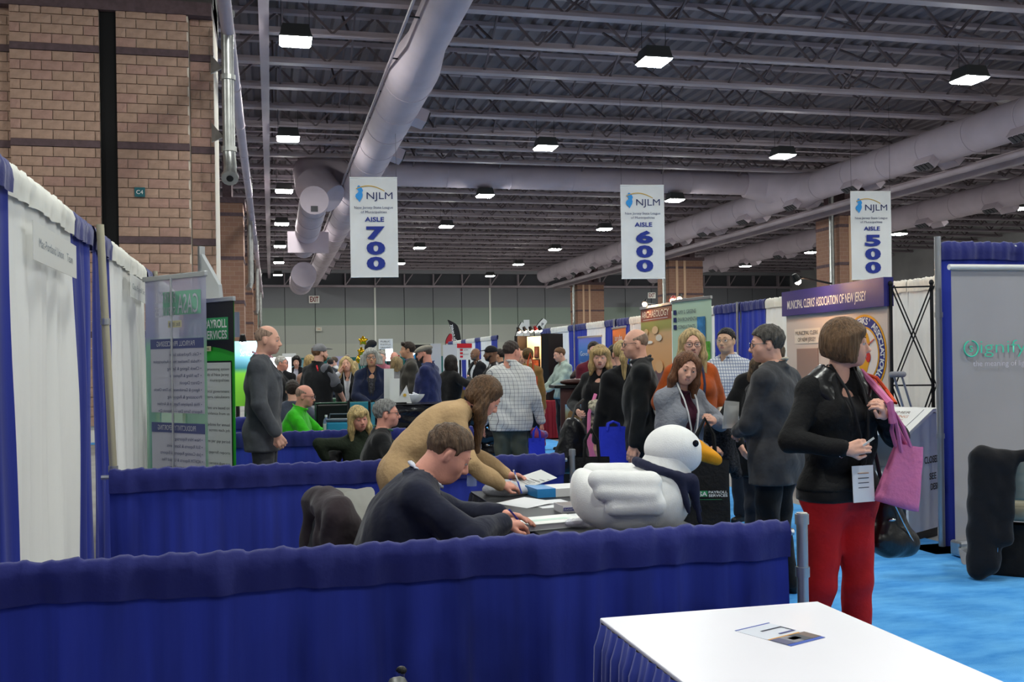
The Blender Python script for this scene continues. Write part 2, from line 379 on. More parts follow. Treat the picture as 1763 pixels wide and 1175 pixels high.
# cross duct with elbows
cx = empty('cross_duct', (3.0, 51, 11.0)); tag(cx, 'round cross duct joining the two long ducts', 'duct')
ring_tube((1.2, 0, .1), (22.6, 0, .1), .62, 'duct_shell', cx, ring=3.3)
el = [(22.3, 0, .1), (23.6, -.15, 0), (24.3, -1.0, -.3), (24.4, -2.6, -.6), (24.2, -4.2, -.7)]
MB().tube(el, [.75, .95, 1.05, .95, .7], 20).build('duct_elbow', m_duct, cx, smooth=True)
ex = empty('duct_elbow_drop', (2.7, 50, 10.4)); tag(ex, 'big curved duct elbow left of the near long duct above the 700 banner', 'duct')
MB().tube([(1.3, 1.2, .3), (.2, .3, .5), (-.55, -.8, .2), (-.6, -2.0, -.5), (.2, -2.6, -1.2)], [.7, .95, 1.05, .95, .7], 20).build('duct_shell', m_duct, ex, smooth=True)
p = at(541, 345, 44); dr = empty('duct_drum', p); tag(dr, 'fat duct drum with flat end hanging left of the 700 banner', 'duct')
ring_tube((0, 0, 0), (0, 15, -.35), .62, 'drum_shell', dr, ring=3); MB().box((-.15, -.03, -.5), (.15, 0, -.25)).build('drum_label', m_darksteel, dr)
MB().box((-1.0, 9, -1.3), (1.1, 9.2, -.2)).build('drum_plate', m_duct, dr)
ring_tube((.0, 15, -1.9), (.0, 22, -1.9), .72, 'drum_tail', dr, ring=3)
lp = empty('lengthwise_pipe', (-.75, 16, 8.35)); tag(lp, 'lilac pipe running the hall beside the left brick columns', 'pipe')
ring_tube((0, 0, 0), (0, 88, 0), .13, 'pipe_shell', lp, ring=4, n=12)

# ---- brick columns
def brick_tex(name, c1, c2, mortar, scale=1.0):
    if name in _M: return _M[name]
    m = bpy.data.materials.new(name); m.use_nodes = True; nt = m.node_tree; N = nt.nodes; L = nt.links; b = N['Principled BSDF']; b.inputs['Roughness'].default_value = .9
    t = N.new('ShaderNodeTexCoord'); s = N.new('ShaderNodeSeparateXYZ'); L.new(t.outputs['Object'], s.inputs[0])
    a = N.new('ShaderNodeMath'); a.operation = 'ADD'; L.new(s.outputs[0], a.inputs[0]); L.new(s.outputs[1], a.inputs[1])
    cb = N.new('ShaderNodeCombineXYZ'); L.new(a.outputs[0], cb.inputs[0]); L.new(s.outputs[2], cb.inputs[1])
    k = N.new('ShaderNodeTexBrick'); k.inputs['Scale'].default_value = 1; k.inputs['Brick Width'].default_value = .406; k.inputs['Row Height'].default_value = .203; k.inputs['Mortar Size'].default_value = .006
    k.inputs['Color1'].default_value = (*lin(c1), 1); k.inputs['Color2'].default_value = (*lin(c2), 1); k.inputs['Mortar'].default_value = (*lin(mortar), 1)
    L.new(cb.outputs[0], k.inputs['Vector']); L.new(k.outputs['Color'], b.inputs['Base Color']); _M[name] = m; return m
m_mortar = M('mortar', '#e2d8ca', .9)
m_blockA = M('split_block', '#a98c7c', .92, noise=(5, .12), bump=(14, .4))
m_blockB = M('split_block_pink', '#a6857a', .92, noise=(5, .12), bump=(14, .4))
m_band = M('band_block', '#5d4c50', .85, noise=(8, .15))
m_far_brick = brick_tex('far_block', '#94715f', '#8d6858', '#a38e80')
def brick_variants():
    out = []
    for mtl in (m_blockA, m_blockB):
        for sd in range(5):
            rd = random.Random(sd * 3 + 1); nx, nz = 5, 3; v = []; f = []
            for j in range(nz + 1):
                for i in range(nx + 1):
                    e = i in (0, nx) or j in (0, nz); v.append((i / nx * .390, 0 if e else -.006 - rd.random() * .014, j / nz * .187))
            for j in range(nz):
                for i in range(nx): k = j * (nx + 1) + i; f.append((k, k + 1, k + nx + 2, k + nx + 1))
            n0 = len(v); v += [(0, .08, 0), (.390, .08, 0), (.390, .08, .187), (0, .08, .187)]
            c = (0, nx, nz * (nx + 1) + nx, nz * (nx + 1))
            for q in range(4): a_, b_ = c[q], c[(q + 1) % 4]; f.append((b_, a_, n0 + q, n0 + (q + 1) % 4))
            me = bpy.data.meshes.new('brick'); me.from_pydata(v, [], f); me.materials.append(mtl); out.append(me)
    return out
def near_column(x0, y):
    root = empty('brick_column', (x0, y, 0)); tag(root, 'huge split-face block column with a dark vertical slot behind the left booths', 'column')
    # plan (local x): left strip -.5..0 set back, face 0..3.5 with slot 1.72-2.05, right strip 3.5..4.0 set back
    mb = MB().box((0.01, .05, 0), (1.71, 2.4, 9)).box((2.06, .05, 0), (3.49, 2.4, 9)).box((-.9, .3, 0), (0, 2.2, 9)).box((3.5, .3, 0), (3.99, 2.2, 9)).box((1.7, .5, 0), (2.1, 2.2, 9))
    mb.build('column_core', m_mortar, root)
    MB().box((1.72, .1, 0), (2.05, .52, 12)).build('slot_channel', M('slot_black', '#101012', .8), root)
    MB().box((-.9, -.04, 9), (3.98, 2.4, 9.28)).build('column_cap', m_band, root)
    vs = brick_variants(); z = .35; row = 0; rest = MB(); rd = random.Random(3)
    while z < 8.9:
        band = row % 10 == 9; hgt = .15 if band else .203
        for (a, b, yy, ya) in ((0.005, 1.715, 0, 0), (2.055, 3.495, 0, 1.72), (3.51, 3.985, .26, 3.51), (-.9, -.01, .26, -.9)):
            if band: MB().box((a, yy - .012, z), (b, yy + .06, z + hgt - .008)).build('band_course', m_band, root); continue
            if z < 3.2: rest.box((a, yy - .012, z), (b, yy + .05, z + .19)); continue
            x = a - (.203 if row % 2 else 0)
            while x < b - .02:
                l, r_ = max(x, a), min(x + .396, b)
                if r_ - l > .04:
                    o = bpy.data.objects.new('brick', rd.choice(vs[:5] if rd.random() < .72 else vs[5:])); COL.objects.link(o); o.parent = root
                    o.location = (l, yy, z); o.scale = ((r_ - l) / .396, 1, 1)
                x += .406
        z += hgt; row += 1
    o = rest.build('block_courses', m_blockA, root); tag(o, kind='stuff')
    # steel partition track and head beam above the slot
    MB().box((-1.2, .2, 9.3), (4.0, 2.4, 9.75)).box((1.3, .3, 9.3), (1.75, 2.2, 12)).box((2.3, .3, 9.3), (2.5, 2.2, 12)).box((2.7, .5, 9.3), (4, 2.2, 12)).build('head_steel', M('head_steel', '#4e4a48', .6, noise=(2, .2)), root)
    mb = MB(); mb.box((1.66, -10, 9.6), (1.78, .4, 9.95)).box((1.98, -10, 9.6), (2.1, .4, 9.95)).build('partition_track', m_alu, root)
    return root
near_column(-5.1, 22.5)
cs = empty('column_sign', (0, 0, 0)); cs.location = (-2.72, 22.46, 5.12); tag(cs, 'small teal column sign reading C4', 'sign')
MB().box((0, -.02, 0), (.21, 0, .2)).build('sign_plate', M('sign_teal', '#1d5c66', .5), cs, bevel=.005); text('C4', m_white, cs, .105, .06, h=.085, y=-.023)
def far_column(x0, y, w, dep, label, pipe_side=-1):
    r = empty('brick_column', (x0, y, 0)); tag(r, label, 'column')
    MB().box((0, 0, 0), (w, dep, 9)).build('column_shaft', m_far_brick, r)
    for x in (w * .22, w * .45): MB().box((x - .09, -.05, 0), (x + .09, .02, 9)).build('pilaster_edge', M('far_block_pale', '#cdab90', .9), r)
    for z in (2.4, 4.4, 6.4, 8.4): MB().box((-.02, -.03, z), (w + .02, dep, z + .16)).build('band_course', m_band, r)
    MB().box((-.1, -.1, 9), (w + .1, dep + .1, 9.25)).box((.5, .3, 9.2), (.85, dep, 12)).box((w - .9, .3, 9.2), (w - .5, dep, 12)).build('column_cap', m_band, r)
    x = -.3 if pipe_side < 0 else w + .3
    MB().tube([(x, .3, 10.3), (x, .3, 5.4), (x - .1, .1, 5.1)], .14, 10).build('drain_pipe', m_galv, r, smooth=True)
    return r
for y, w in ((48, 'second'), (71.5, 'third'), (95, 'farthest')): far_column(-4.6, y, 3.45, 2.4, f'brick column on the left, {w} from the front', 1)
for y, w in ((48, 'behind the 500 banner'), (71.5, 'right of the 600 banner'), (95, 'small and far, between the 700 and 600 banners')): far_column(29.2, y, 2.7, 2.4, f'red-brown brick column {w}')
# fire-pipe riser in front of the near column
pp = at(395, 300, 20.6); rs = empty('sprinkler_riser', (pp.x, pp.y, 0)); tag(rs, 'shiny metal riser pipe with flanged open end beside the near brick column', 'pipe')
MB().tube([(0, 0, 8.75), (0, 0, 5.85)], .125, 14).build('riser_pipe', m_galv, rs, smooth=True)
MB().tube([(0, 0, 5.9), (.02, -.05, 5.6), (.02, -.28, 5.35)], .13, 14).tube([(.02, -.27, 5.36), (.02, -.33, 5.3)], .17, 14).build('flanged_elbow', m_galv, rs, smooth=True)
MB().tube([(.02, -.335, 5.297), (.02, -.34, 5.293)], .07, 12).build('pipe_mouth', m_black, rs)
for z in (8.7, 7.4, 5.95): MB().tube([(0, 0, z - .05), (0, 0, z + .05)], .155, 14).build('pipe_clamp', m_galv, rs)
for z in (7.6, 6.2): MB().add([(-.1, 0, z), (-.35, .3, z + .35), (-.35, .3, z - .05), (-.1, .06, z), (-.35, .36, z + .35), (-.35, .36, z - .05)], [(0, 1, 2), (5, 4, 3), (0, 3, 4, 1), (1, 4, 5, 2), (2, 5, 3, 0)]).build('pipe_bracket', m_galv, rs)
MB().tube([(-.03, 0, 8.95), (-.03, -.06, 8.9)], .14, 14).ell((-.03, 0, 8.9), (.14, .14, .14)).build('pipe_cap', m_darksteel, rs, smooth=True)

# ---- aisle banners
NJ = [(.42, 1), (.62, .97), (.82, .86), (.98, .70), (.86, .58), (.93, .44), (.88, .30), (.70, .14), (.52, 0), (.44, .06), (.40, .14), (.18, .22), (.05, .34), (.12, .46), (.36, .56), (.46, .66), (.30, .74), (.24, .84)]
m_vinyl = M('banner_vinyl', '#d6d7d8', .5, noise=(1.2, .04), bump=(1.5, .15))
m_navy = M('print_navy', '#1d2f86', .6); m_logo_blue = M('print_sky_blue', '#2f8fd6', .6); m_gold = M('print_gold', '#c9a23c', .6); m_dknavy = M('print_dark_navy', '#26305f', .6)
def aisle_banner(num, x, y):
    W_, H_ = 1.58, 3.32; z0 = 1.55 + 149 * 34.3 / 1750
    p = Vector((x, y, z0)); r = empty('aisle_banner', p, rz=-.14); tag(r, {'7': 'white hanging banner numbered seven hundred, leftmost and largest', '6': 'white hanging banner numbered six hundred, middle of three', '5': 'white hanging banner numbered five hundred, rightmost'}[num[0]], 'banner', 'hanging aisle banners')
    n = 10; v = []; f = []
    for j in range(n + 1):
        for i in range(n + 1): xx = -W_ / 2 + W_ * i / n; zz = H_ * j / n; v.append((xx, .018 * math.sin(xx * 3 + zz * 1.3), zz))
    for j in range(n):
        for i in range(n): k = j * (n + 1) + i; f.append((k, k + 1, k + n + 2, k + n + 1))
    mesh('banner_sheet', v, f, m_vinyl, r, True)
    MB().tube([(-W_ / 2, 0, H_), (W_ / 2, 0, H_)], .025).build('hanging_rod', m_white, r); MB().tube([(-W_ / 2, 0, 0), (W_ / 2, 0, 0)], .022).build('hem_rod', m_white, r)
    for s in (-1, 1): MB().tube([(s * W_ * .48, 0, H_), (s * W_ * .48, 0, 11.1 - z0)], .006, 5).build('hanging_wire', m_cable, r)
    Y = -.03
    MB().prism([(-.62 + a * .28, 2.50 + b * .56) for a, b in NJ], Y, Y + .004).build('state_emblem', m_logo_blue, r)
    arc = [(-.58 + .95 * t, 2.86 + .22 * math.sin(math.pi * (.15 + .75 * t)) - .05 * t) for t in np.linspace(0, 1, 14)]
    MB().prism(arc + [(a, b - .03) for a, b in arc[::-1]], Y - .004, Y).build('logo_arc', m_gold, r)
    text('NJLM', m_dknavy, r, .2, 2.60, w=.86, h=.24, y=Y); text('New Jersey State League', m_dknavy, r, 0, 2.28, w=1.28, h=.085, y=Y); text('of Municipalities', m_dknavy, r, 0, 2.13, w=.86, h=.085, y=Y)
    text('AISLE', m_navy, r, .02, 1.85, w=.64, h=.15, y=Y, bold=.025)
    for i, c in enumerate(num): text(c, m_navy, r, .05, 1.28 - i * .51, w=.62, h=.40, y=Y, bold=.05, name='numeral')
    return r
for num, u, d in (('700', 647.5, 34.0), ('600', 1110, 36.3), ('500', 1503, 38.4)):
    p = gp(u, d); aisle_banner(num, p.x, p.y)
def exit_sign(u, v, d, w, label):
    p = at(u, v, d); r = empty('exit_sign', (p.x, p.y, p.z)); tag(r, label, 'sign')
    MB().box((-w / 2, -.05, -w * .36), (w / 2, .05, w * .36)).build('sign_box', M('exit_white', '#d8d6d0', .5), r)
    text('EXIT', M('exit_red', '#6b1d22', .5), r, 0, -w * .22, w=w * .8, h=w * .5, y=-.055, bold=.03)
exit_sign(541, 516, 104.0, 1.05, 'white EXIT sign on the far wall left of the 700 banner'); exit_sign(1122, 509, 109, .85, 'EXIT sign on the far wall below the 600 banner')
p = at(549, 567, 104.0); r = empty('wall_notice', p); tag(r, 'small orange notice low on the far wall', 'sign')
MB().box((-.3, -.05, -.2), (.3, 0, .2)).build('notice_panel', M('notice_pale', '#bfc2b8', .8), r); text('TAC', M('notice_orange', '#b5672a', .6), r, 0, -.12, w=.5, h=.26, y=-.06)
# ================================================================ people: signed-distance bodies meshed with surface nets
def surfnets(V, org, h):
    s = V < 0; nx, ny, nz = V.shape
    acc = np.zeros((nx - 1, ny - 1, nz - 1, 3), np.float32); cnt = np.zeros((nx - 1, ny - 1, nz - 1), np.float32)
    ar = [np.arange(nx - 1), np.arange(ny - 1), np.arange(nz - 1)]
    for ax in range(3):
        for o1 in (0, 1):
            for o2 in (0, 1):
                oa = [0, 0, 0]; oth = [i for i in range(3) if i != ax]; oa[oth[0]] = o1; oa[oth[1]] = o2; ob = list(oa); ob[ax] = 1
                A = V[oa[0]:nx - 1 + oa[0], oa[1]:ny - 1 + oa[1], oa[2]:nz - 1 + oa[2]]; B = V[ob[0]:nx - 1 + ob[0], ob[1]:ny - 1 + ob[1], ob[2]:nz - 1 + ob[2]]
                cr = (A < 0) != (B < 0)
                if not cr.any(): continue
                i = np.nonzero(cr); a = A[i]; t = a / (a - B[i])
                q = np.empty((len(t), 3), np.float32); q[:] = oa; q[:, ax] = t; acc[i] += q; cnt[i] += 1
    act = cnt > 0; idx = np.full(act.shape, -1, np.int64); w = np.nonzero(act); idx[w] = np.arange(len(w[0]))
    verts = (np.stack(w, 1) + acc[w] / cnt[w][:, None]) * h + np.asarray(org, np.float32)
    faces = []
    for ax in range(3):
        sl0 = [slice(None)] * 3; sl1 = [slice(None)] * 3; sl0[ax] = slice(0, -1); sl1[ax] = slice(1, None)
        a = s[tuple(sl0)]; b = s[tuple(sl1)]; cr = a != b; i, j, k = np.nonzero(cr); o = [i, j, k]; oth = [q for q in range(3) if q != ax]
        ok = (o[oth[0]] > 0) & (o[oth[1]] > 0) & (o[oth[0]] < idx.shape[oth[0]]) & (o[oth[1]] < idx.shape[oth[1]])
        o = [q[ok] for q in o]; inside = a[tuple(o)]
        def cell(d1, d2):
            c = list(o); c[oth[0]] = c[oth[0]] - d1; c[oth[1]] = c[oth[1]] - d2; return idx[tuple(c)]
        q = np.stack([cell(1, 1), cell(0, 1), cell(0, 0), cell(1, 0)], 1)
        fl = inside if ax != 1 else ~inside
        q[~fl] = q[~fl][:, ::-1]; faces.append(q)
    return verts, np.concatenate(faces)
def npv(p): return np.asarray((p[0], p[1], p[2]), np.float32)
def sdf_mesh(prims, h, fold=0.0, clip=None, seed=0, ridge=None, pad=.0):
    """prims: ('c',a,b,ra,rb,k[,op]) tapered capsule; ('e',centre,radii,R|None,k[,op]) ellipsoid. returns verts, faces"""
    lo = np.full(3, 9e9); hi = -lo
    bbs = []
    for p in prims:
        op = p[6] if p[0] == 'c' and len(p) > 6 else (p[5] if p[0] == 'e' and len(p) > 5 else 'u')
        if p[0] == 'c': r = max(p[3], p[4]); l = np.minimum(npv(p[1]), npv(p[2])) - r; g = np.maximum(npv(p[1]), npv(p[2])) + r
        else: r = max(p[2]) if p[3] is not None else npv(p[2]); l = npv(p[1]) - r; g = npv(p[1]) + r
        bbs.append((l, g, op))
        if op == 'u': lo = np.minimum(lo, l); hi = np.maximum(hi, g)
    lo = lo - 3 * h - pad; hi = hi + 3 * h + pad; n = np.ceil((hi - lo) / h).astype(int) + 1
    ax = [(lo[i] + np.arange(n[i]) * h).astype(np.float32) for i in range(3)]
    V = np.full(tuple(n), .09, np.float32)
    for p, (l, g, op) in zip(prims, bbs):
        k = p[5] if p[0] == 'c' else p[4]; mg = k + 2 * h
        i0 = np.clip(np.floor((l - mg - lo) / h).astype(int), 0, n - 1); i1 = np.clip(np.ceil((g + mg - lo) / h).astype(int) + 1, 1, n)
        if (i1 <= i0).any(): continue
        X = ax[0][i0[0]:i1[0], None, None]; Y = ax[1][None, i0[1]:i1[1], None]; Z = ax[2][None, None, i0[2]:i1[2]]
        if p[0] == 'c':
            a = npv(p[1]); b = npv(p[2]); ba = b - a; L2 = max(float(ba @ ba), 1e-9)
            t = np.clip(((X - a[0]) * ba[0] + (Y - a[1]) * ba[1] + (Z - a[2]) * ba[2]) / L2, 0, 1)
            d = np.sqrt((X - a[0] - t * ba[0]) ** 2 + (Y - a[1] - t * ba[1]) ** 2 + (Z - a[2] - t * ba[2]) ** 2) - (p[3] + (p[4] - p[3]) * t)
        else:
            c = npv(p[1]); r = npv(p[2]); x, y, z = X - c[0], Y - c[1], Z - c[2]
            if p[3] is not None:
                R = np.asarray(p[3], np.float32); x, y, z = R[0, 0] * x + R[1, 0] * y + R[2, 0] * z, R[0, 1] * x + R[1, 1] * y + R[2, 1] * z, R[0, 2] * x + R[1, 2] * y + R[2, 2] * z
            k0 = np.sqrt((x / r[0]) ** 2 + (y / r[1]) ** 2 + (z / r[2]) ** 2) + 1e-6; k1 = np.sqrt((x / r[0] ** 2) ** 2 + (y / r[1] ** 2) ** 2 + (z / r[2] ** 2) ** 2) + 1e-6
            d = k0 * (k0 - 1) / k1
        sl = tuple(slice(i0[q], i1[q]) for q in range(3)); c = V[sl]
        if op == 'u':
            m = np.clip(.5 + .5 * (c - d) / k, 0, 1); V[sl] = c * (1 - m) + d * m - k * m * (1 - m)
        else:
            e = -d; m = np.clip(.5 + .5 * (e - c) / k, 0, 1); V[sl] = c * (1 - m) + e * m + k * m * (1 - m)
    X, Y, Z = ax[0][:, None, None], ax[1][None, :, None], ax[2][None, None, :]
    if fold:
        q = seed * 1.7
        V = V + fold * (np.sin(X * 23 + Z * 11 + q) * np.sin(Y * 19 - Z * 17 + q * 2) + .6 * np.sin(Z * 37 + X * 15 - Y * 13 + q) * np.sin(X * 9 + q) + .35 * np.sin(X * 51 + Y * 43 + Z * 31 + q))
    if ridge: V = V + ridge(X, Y, Z)
    if clip is not None: V = np.maximum(V, clip(X, Y, Z))
    return surfnets(V, lo, h)
def np_obj(name, parts, mat, parent):
    vs = []; fs = []; n = 0
    for v, f in parts: vs.append(v); fs.append(f + n); n += len(v)
    v = np.concatenate(vs); f = np.concatenate(fs); me = bpy.data.meshes.new(name)
    me.vertices.add(len(v)); me.vertices.foreach_set('co', v.astype(np.float32).ravel()); me.loops.add(f.size); me.loops.foreach_set('vertex_index', f.astype(np.int32).ravel())
    me.polygons.add(len(f)); me.polygons.foreach_set('loop_start', np.arange(0, f.size, 4, dtype=np.int32)); me.polygons.foreach_set('loop_total', np.full(len(f), 4, np.int32))
    me.polygons.foreach_set('use_smooth', np.ones(len(f), bool)); me.materials.append(mat); me.update(calc_edges=True); me.validate()
    o = bpy.data.objects.new(name, me); COL.objects.link(o); o.parent = parent; return o
def rotx(a): return Matrix.Rotation(-math.radians(a), 3, 'X')      # positive leans forward (+Y)
def roty(a): return Matrix.Rotation(math.radians(a), 3, 'Y')
def rotz(a): return Matrix.Rotation(math.radians(a), 3, 'Z')
def ik(S, T, l1, l2, hint):
    S = Vector(S); T = Vector(T); d = T - S; L = d.length; mx = (l1 + l2) * .995
    if L > mx: T = S + d * (mx / L); d = T - S; L = mx
    a = (l1 * l1 - l2 * l2 + L * L) / (2 * L); hh = math.sqrt(max(l1 * l1 - a * a, 0)); dn = d / L; hv = Vector(hint); hv = hv - dn * hv.dot(dn)
    if hv.length < 1e-4: hv = Vector((0, -1, 0))
    return S + dn * a + hv.normalized() * hh, T
SKIN = {'fair': '#e0ab95', 'rosy': '#dd9c88', 'tan': '#cf9c7d', 'brown': '#7d5a46', 'asian': '#d9ae90'}
def skin(k): return M('skin_' + k, SKIN[k], .55, noise=(9, .07), spec=.35, bump=(60, .08))
def hairmat(c): return M('hair_' + c.strip('#'), c, .5, noise=(3, .38), spec=.35, stretch=(26, 26, 3.5), bump=(6, .7))
def cloth(c, rough=.85, n=.12, sheen=0.15, spec=.15): return M('cloth_' + c.strip('#') + str(int(rough * 100)), c, rough, noise=(14, n), bump=(7, .8), sheen=sheen, spec=spec)
HAIRLINE = ([-.12, -.06, -.040, -.028, .010, .016, .030, .034, .055, .075, .12], [-.092, -.088, -.072, .022, .026, -.004, .0, .03, .052, .064, .078])
def head_parts(root, Rh, hc, hs, P):
    """face, hair, eyes, glasses in the head frame; returns skin mesh arrays"""
    near = P.get('near', False); h = .0055 if near else .008
    nr = P['neck_r'] / hs
    fw = P.get('fw', 1.0)
    pr = [('e', (0, -.014, .03), (.075, .096, .088), None, .02), ('e', (0, .022, -.028), (.061 * fw, .066, .084), None, .04), ('e', (0, .032, -.082), (.044 * fw, .048, .034), None, .03),
          ('e', (0, .066, -.098), (.02, .018, .016), None, .02), ('c', (-.034, .080, .018), (.034, .080, .018), .011, .011, .02)]
    for s in (-1, 1):
        pr += [('e', (s * .036 * fw, .054, -.036), (.026, .024, .026), None, .03), ('e', (s * .031, .100, -.002), (.017, .016, .013), None, .014, 's'),
               ('e', (s * .079, -.008, -.012), (.010, .018, .030), rotz(s * 18), .006), ('e', (s * .088, .003, -.010), (.005, .009, .016), None, .005, 's'),
               ('e', (s * .010, .102, -.040), (.009, .011, .008), None, .008), ('e', (s * .031, .0815, .0045), (.0145, .0135, .0115), None, .004)]
    pr += [('c', (0, .086, .006), (0, .109, -.034), .008, .0125, .012), ('e', (0, .076, -.067), (.028, .018, .02), None, .025),
           ('c', (0, -.022, -.05), (0, -.045, -.17), nr, nr, .03)]
    if P.get('double_chin'): pr.append(('e', (0, .02, -.11), (.05, .045, .03), None, .03))
    mats = Rh.to_3x3() * hs
    def tf(v): return (np.asarray(mats, np.float32) @ v.T).T + np.asarray(hc, np.float32)
    v, f = sdf_mesh(pr, h); out = (tf(v), f)
    M4 = Matrix.Translation(hc) @ (mats.to_4x4())
    def put(mb, name, mat, smooth=True):
        mb.v = [M4 @ p for p in mb.v]; return mb.build(name, mat, root, smooth)
    fx = P.get('face', True); hcol = P.get('hair_col', '#3a2a20')
    if fx:
        iris = M('iris', '#2b2522', .2); eyew = M('eye_white', '#d9d2cc', .3)
        for s in (-1, 1):
            mb = MB(); gx, gz = P.get('gaze', (0, 0)); mb.mi(0).ell((s * .031, .0805, 0), (.0128, .0128, .0128)); mb.mi(1).ell((s * .031 + gx, .0888, -.0012 + gz), (.0068, .0056, .0068))
            put(mb, 'eye', [eyew, iris])
            bz = .026 if not P.get('brow') else P['brow']
            put(MB().tube([(s * .014, .0925, bz - .001), (s * .03, .0915, bz + .003), (s * .047, .079, bz - .002)], [.0026, .0032, .0016], 6), 'eyebrow', hairmat(P.get('brow_col', hcol)))
        lc = M('lips_' + ('f' if P['sex'] == 'f' else 'm'), '#a85a58' if P['sex'] == 'f' else '#a06a60', .4)
        w = .029; ez = -.0595 if P.get('smile') else -.0650
        mb = MB().tube([(-w, .0800, ez), (-w * .4, .0960, -.066), (0, .0970, -.067), (w * .4, .0960, -.066), (w, .0800, ez)], [.0028, .0042, .0038, .0042, .0028], 6)
        mb.tube([(-w, .0800, ez - .0005), (-w * .45, .0940, -.0735), (w * .45, .0940, -.0735), (w, .0800, ez - .0005)], [.0028, .005, .005, .0028], 6)
        put(mb, 'lips', lc)
        if P.get('smile'): put(MB().ell((0, .0950, -.0698), (.016, .005, .0034)), 'teeth', M('teeth', '#e8e2d8', .3))
    if P.get('beard'):
        bp = [('e', (0, .036, -.088), (.052 * fw, .055, .036), None, .02), ('e', (0, .08, -.062), (.030, .022, .016), None, .015), ('c', (-.062, .0, -.02), (-.045, .05, -.085), .014, .02, .02), ('c', (.062, 0, -.02), (.045, .05, -.085), .014, .02, .02), ('e', (0, .098, -.069), (.017, .01, .006), None, .004, 's')]
        v, f = sdf_mesh(bp, .007, fold=.0015); np_obj('beard', [(tf(v), f)], hairmat(P['beard']), root)
    st = P.get('hair', 'short'); hm = hairmat(hcol); hl = HAIRLINE
    line = lambda Y: np.interp(Y, hl[0], hl[1]).astype(np.float32)
    rid = lambda a, n: (lambda X, Y, Z: a * np.sin(np.arctan2(X, Y + .02) * n + 9 * Z) + a * .6 * np.sin(np.arctan2(X, Y + .02) * n * 2.3 + 14 * np.abs(X)))
    hp = None; clip = None; rg = None; vol = P.get('vol', 1.0)
    FACE = [('e', (0, .095, -.045), (.063, .062, .098), None, .012, 's')] if st == 'bangs' or st == 'bob' else [('e', (0, .098, -.028), (.064, .066, .108), None, .010, 's')]
    if st == 'short':
        hp = [('e', (0, -.016, .034), (.084 * vol, .107 * vol, .096 * vol), None, .02)]
        if P.get('quiff'): hp.append(('c', (-.04, .07, .10), (.05, .075, .105), .025, .022, .03))
        clip = lambda X, Y, Z: (line(Y) - Z) + 0 * X; rg = lambda X, Y, Z: .0025 * np.sin(X * 190 + Z * 60) * np.sin(Y * 150 + X * 40) + .002 * np.sin(Y * 90 + Z * 120)
    elif st == 'fringe':
        hp = [('e', (0, -.014, .03), (.0778, .0988, .0908), None, .02)]
        top = P.get('fringe_top', .055)
        clip = lambda X, Y, Z: np.maximum(np.maximum(line(Y) - Z, Z - top - .35 * (-.02 - Y)), Y - .05) + 0 * X
    elif st == 'bob':
        hp = [('e', (0, -.018, .036), (.092, .110, .098), None, .03), ('e', (0, -.03, -.03), (.105, .098, .088), None, .05)] + [('c', (s * .078, .02, .03), (s * .085, .035, -.085), .03, .022, .04) for s in (-1, 1)] + FACE
        hp.append(('c', (-.055, .060, .075), (.058, .066, .055), .026, .022, .03)); clip = lambda X, Y, Z: (-.105 + .35 * np.maximum(-Y - .02, 0) - Z) + 0 * X; rg = rid(.0022, 34)
    elif st in ('long', 'bangs'):
        ln = P.get('len', .22); wv = P.get('wide', 1.0)
        hp = [('e', (0, -.018, .036), (.090 * vol, .109, .097 * vol), None, .03)] + [('c', (s * .075, -.005, .04), (s * .090 * wv, .005, -.10), .032, .032, .04) for s in (-1, 1)] + [('c', (s * .090 * wv, .005, -.10), (s * .10 * wv, .01, -ln), .034, .018, .03) for s in (-1, 1)]
        hp += [('c', (0, -.07, .0), (0, -.085, -ln * .8), .055, .04, .06), ('c', (.05, -.06, -.05), (.06, -.05, -ln * .95), .045, .025, .05), ('c', (-.05, -.06, -.05), (-.06, -.05, -ln * .95), .045, .025, .05)] + FACE
        if st == 'bangs': hp.append(('c', (-.05, .08, .062), (.05, .085, .055), .024, .022, .03)); hp.append(('c', (0, .085, .06), (0, .098, .035), .03, .016, .03))
        rg = rid(.0022, 30)
    elif st == 'ponytail':
        hp = [('e', (0, -.016, .034), (.083, .106, .095), None, .02), ('c', (0, -.12, .04), (0, -.15, -.06), .03, .034, .03), ('c', (0, -.15, -.06), (0, -.135, -.26), .034, .012, .03)]
        clip = lambda X, Y, Z: np.where(Y > -.105, line(Y) - Z, -1.0) + 0 * X; rg = rid(.0018, 34)
    if hp is not None:
        if P.get('extra_hair'): hp = hp + P['extra_hair']
        v, f = sdf_mesh(hp, .0065 if near else .0085, clip=clip, ridge=rg)
        if len(f): np_obj('hair', [(tf(v), f)], hm, root)
    if P.get('glasses'):
        g = P['glasses']; gm = M('glasses_' + g.strip('#'), g, .3, .2); mb = MB()
        for s in (-1, 1):
            rr = [(s * (.034 + .027 * math.copysign(abs(math.cos(t)) ** .7, math.cos(t))), .106 - abs(.0 + .012 * math.cos(t) * (1 if s * math.cos(t) * s > 0 else 0)), -.004 + .019 * math.copysign(abs(math.sin(t)) ** .7, math.sin(t))) for t in np.linspace(0, 2 * math.pi, 15)]
            mb.tube(rr, .0022, 5, False); mb.tube([(s * .060, .096, .004), (s * .080, .02, .006), (s * .081, -.012, -.004)], .002, 5)
        mb.tube([(-.01, .108, .002), (.01, .108, .002)], .0022, 5); put(mb, 'glasses', gm)
        ml = MB()
        for s in (-1, 1): ml.prism([(s * (.034 + .026 * math.cos(t)), -.004 + .018 * math.sin(t)) for t in np.linspace(0, 2 * math.pi, 13)[:-1]][::s], .1035, .1045)
        put(ml, 'lenses', M('lens_clear', '#dfe6ea', .05, alpha=.08, spec=.6), False)
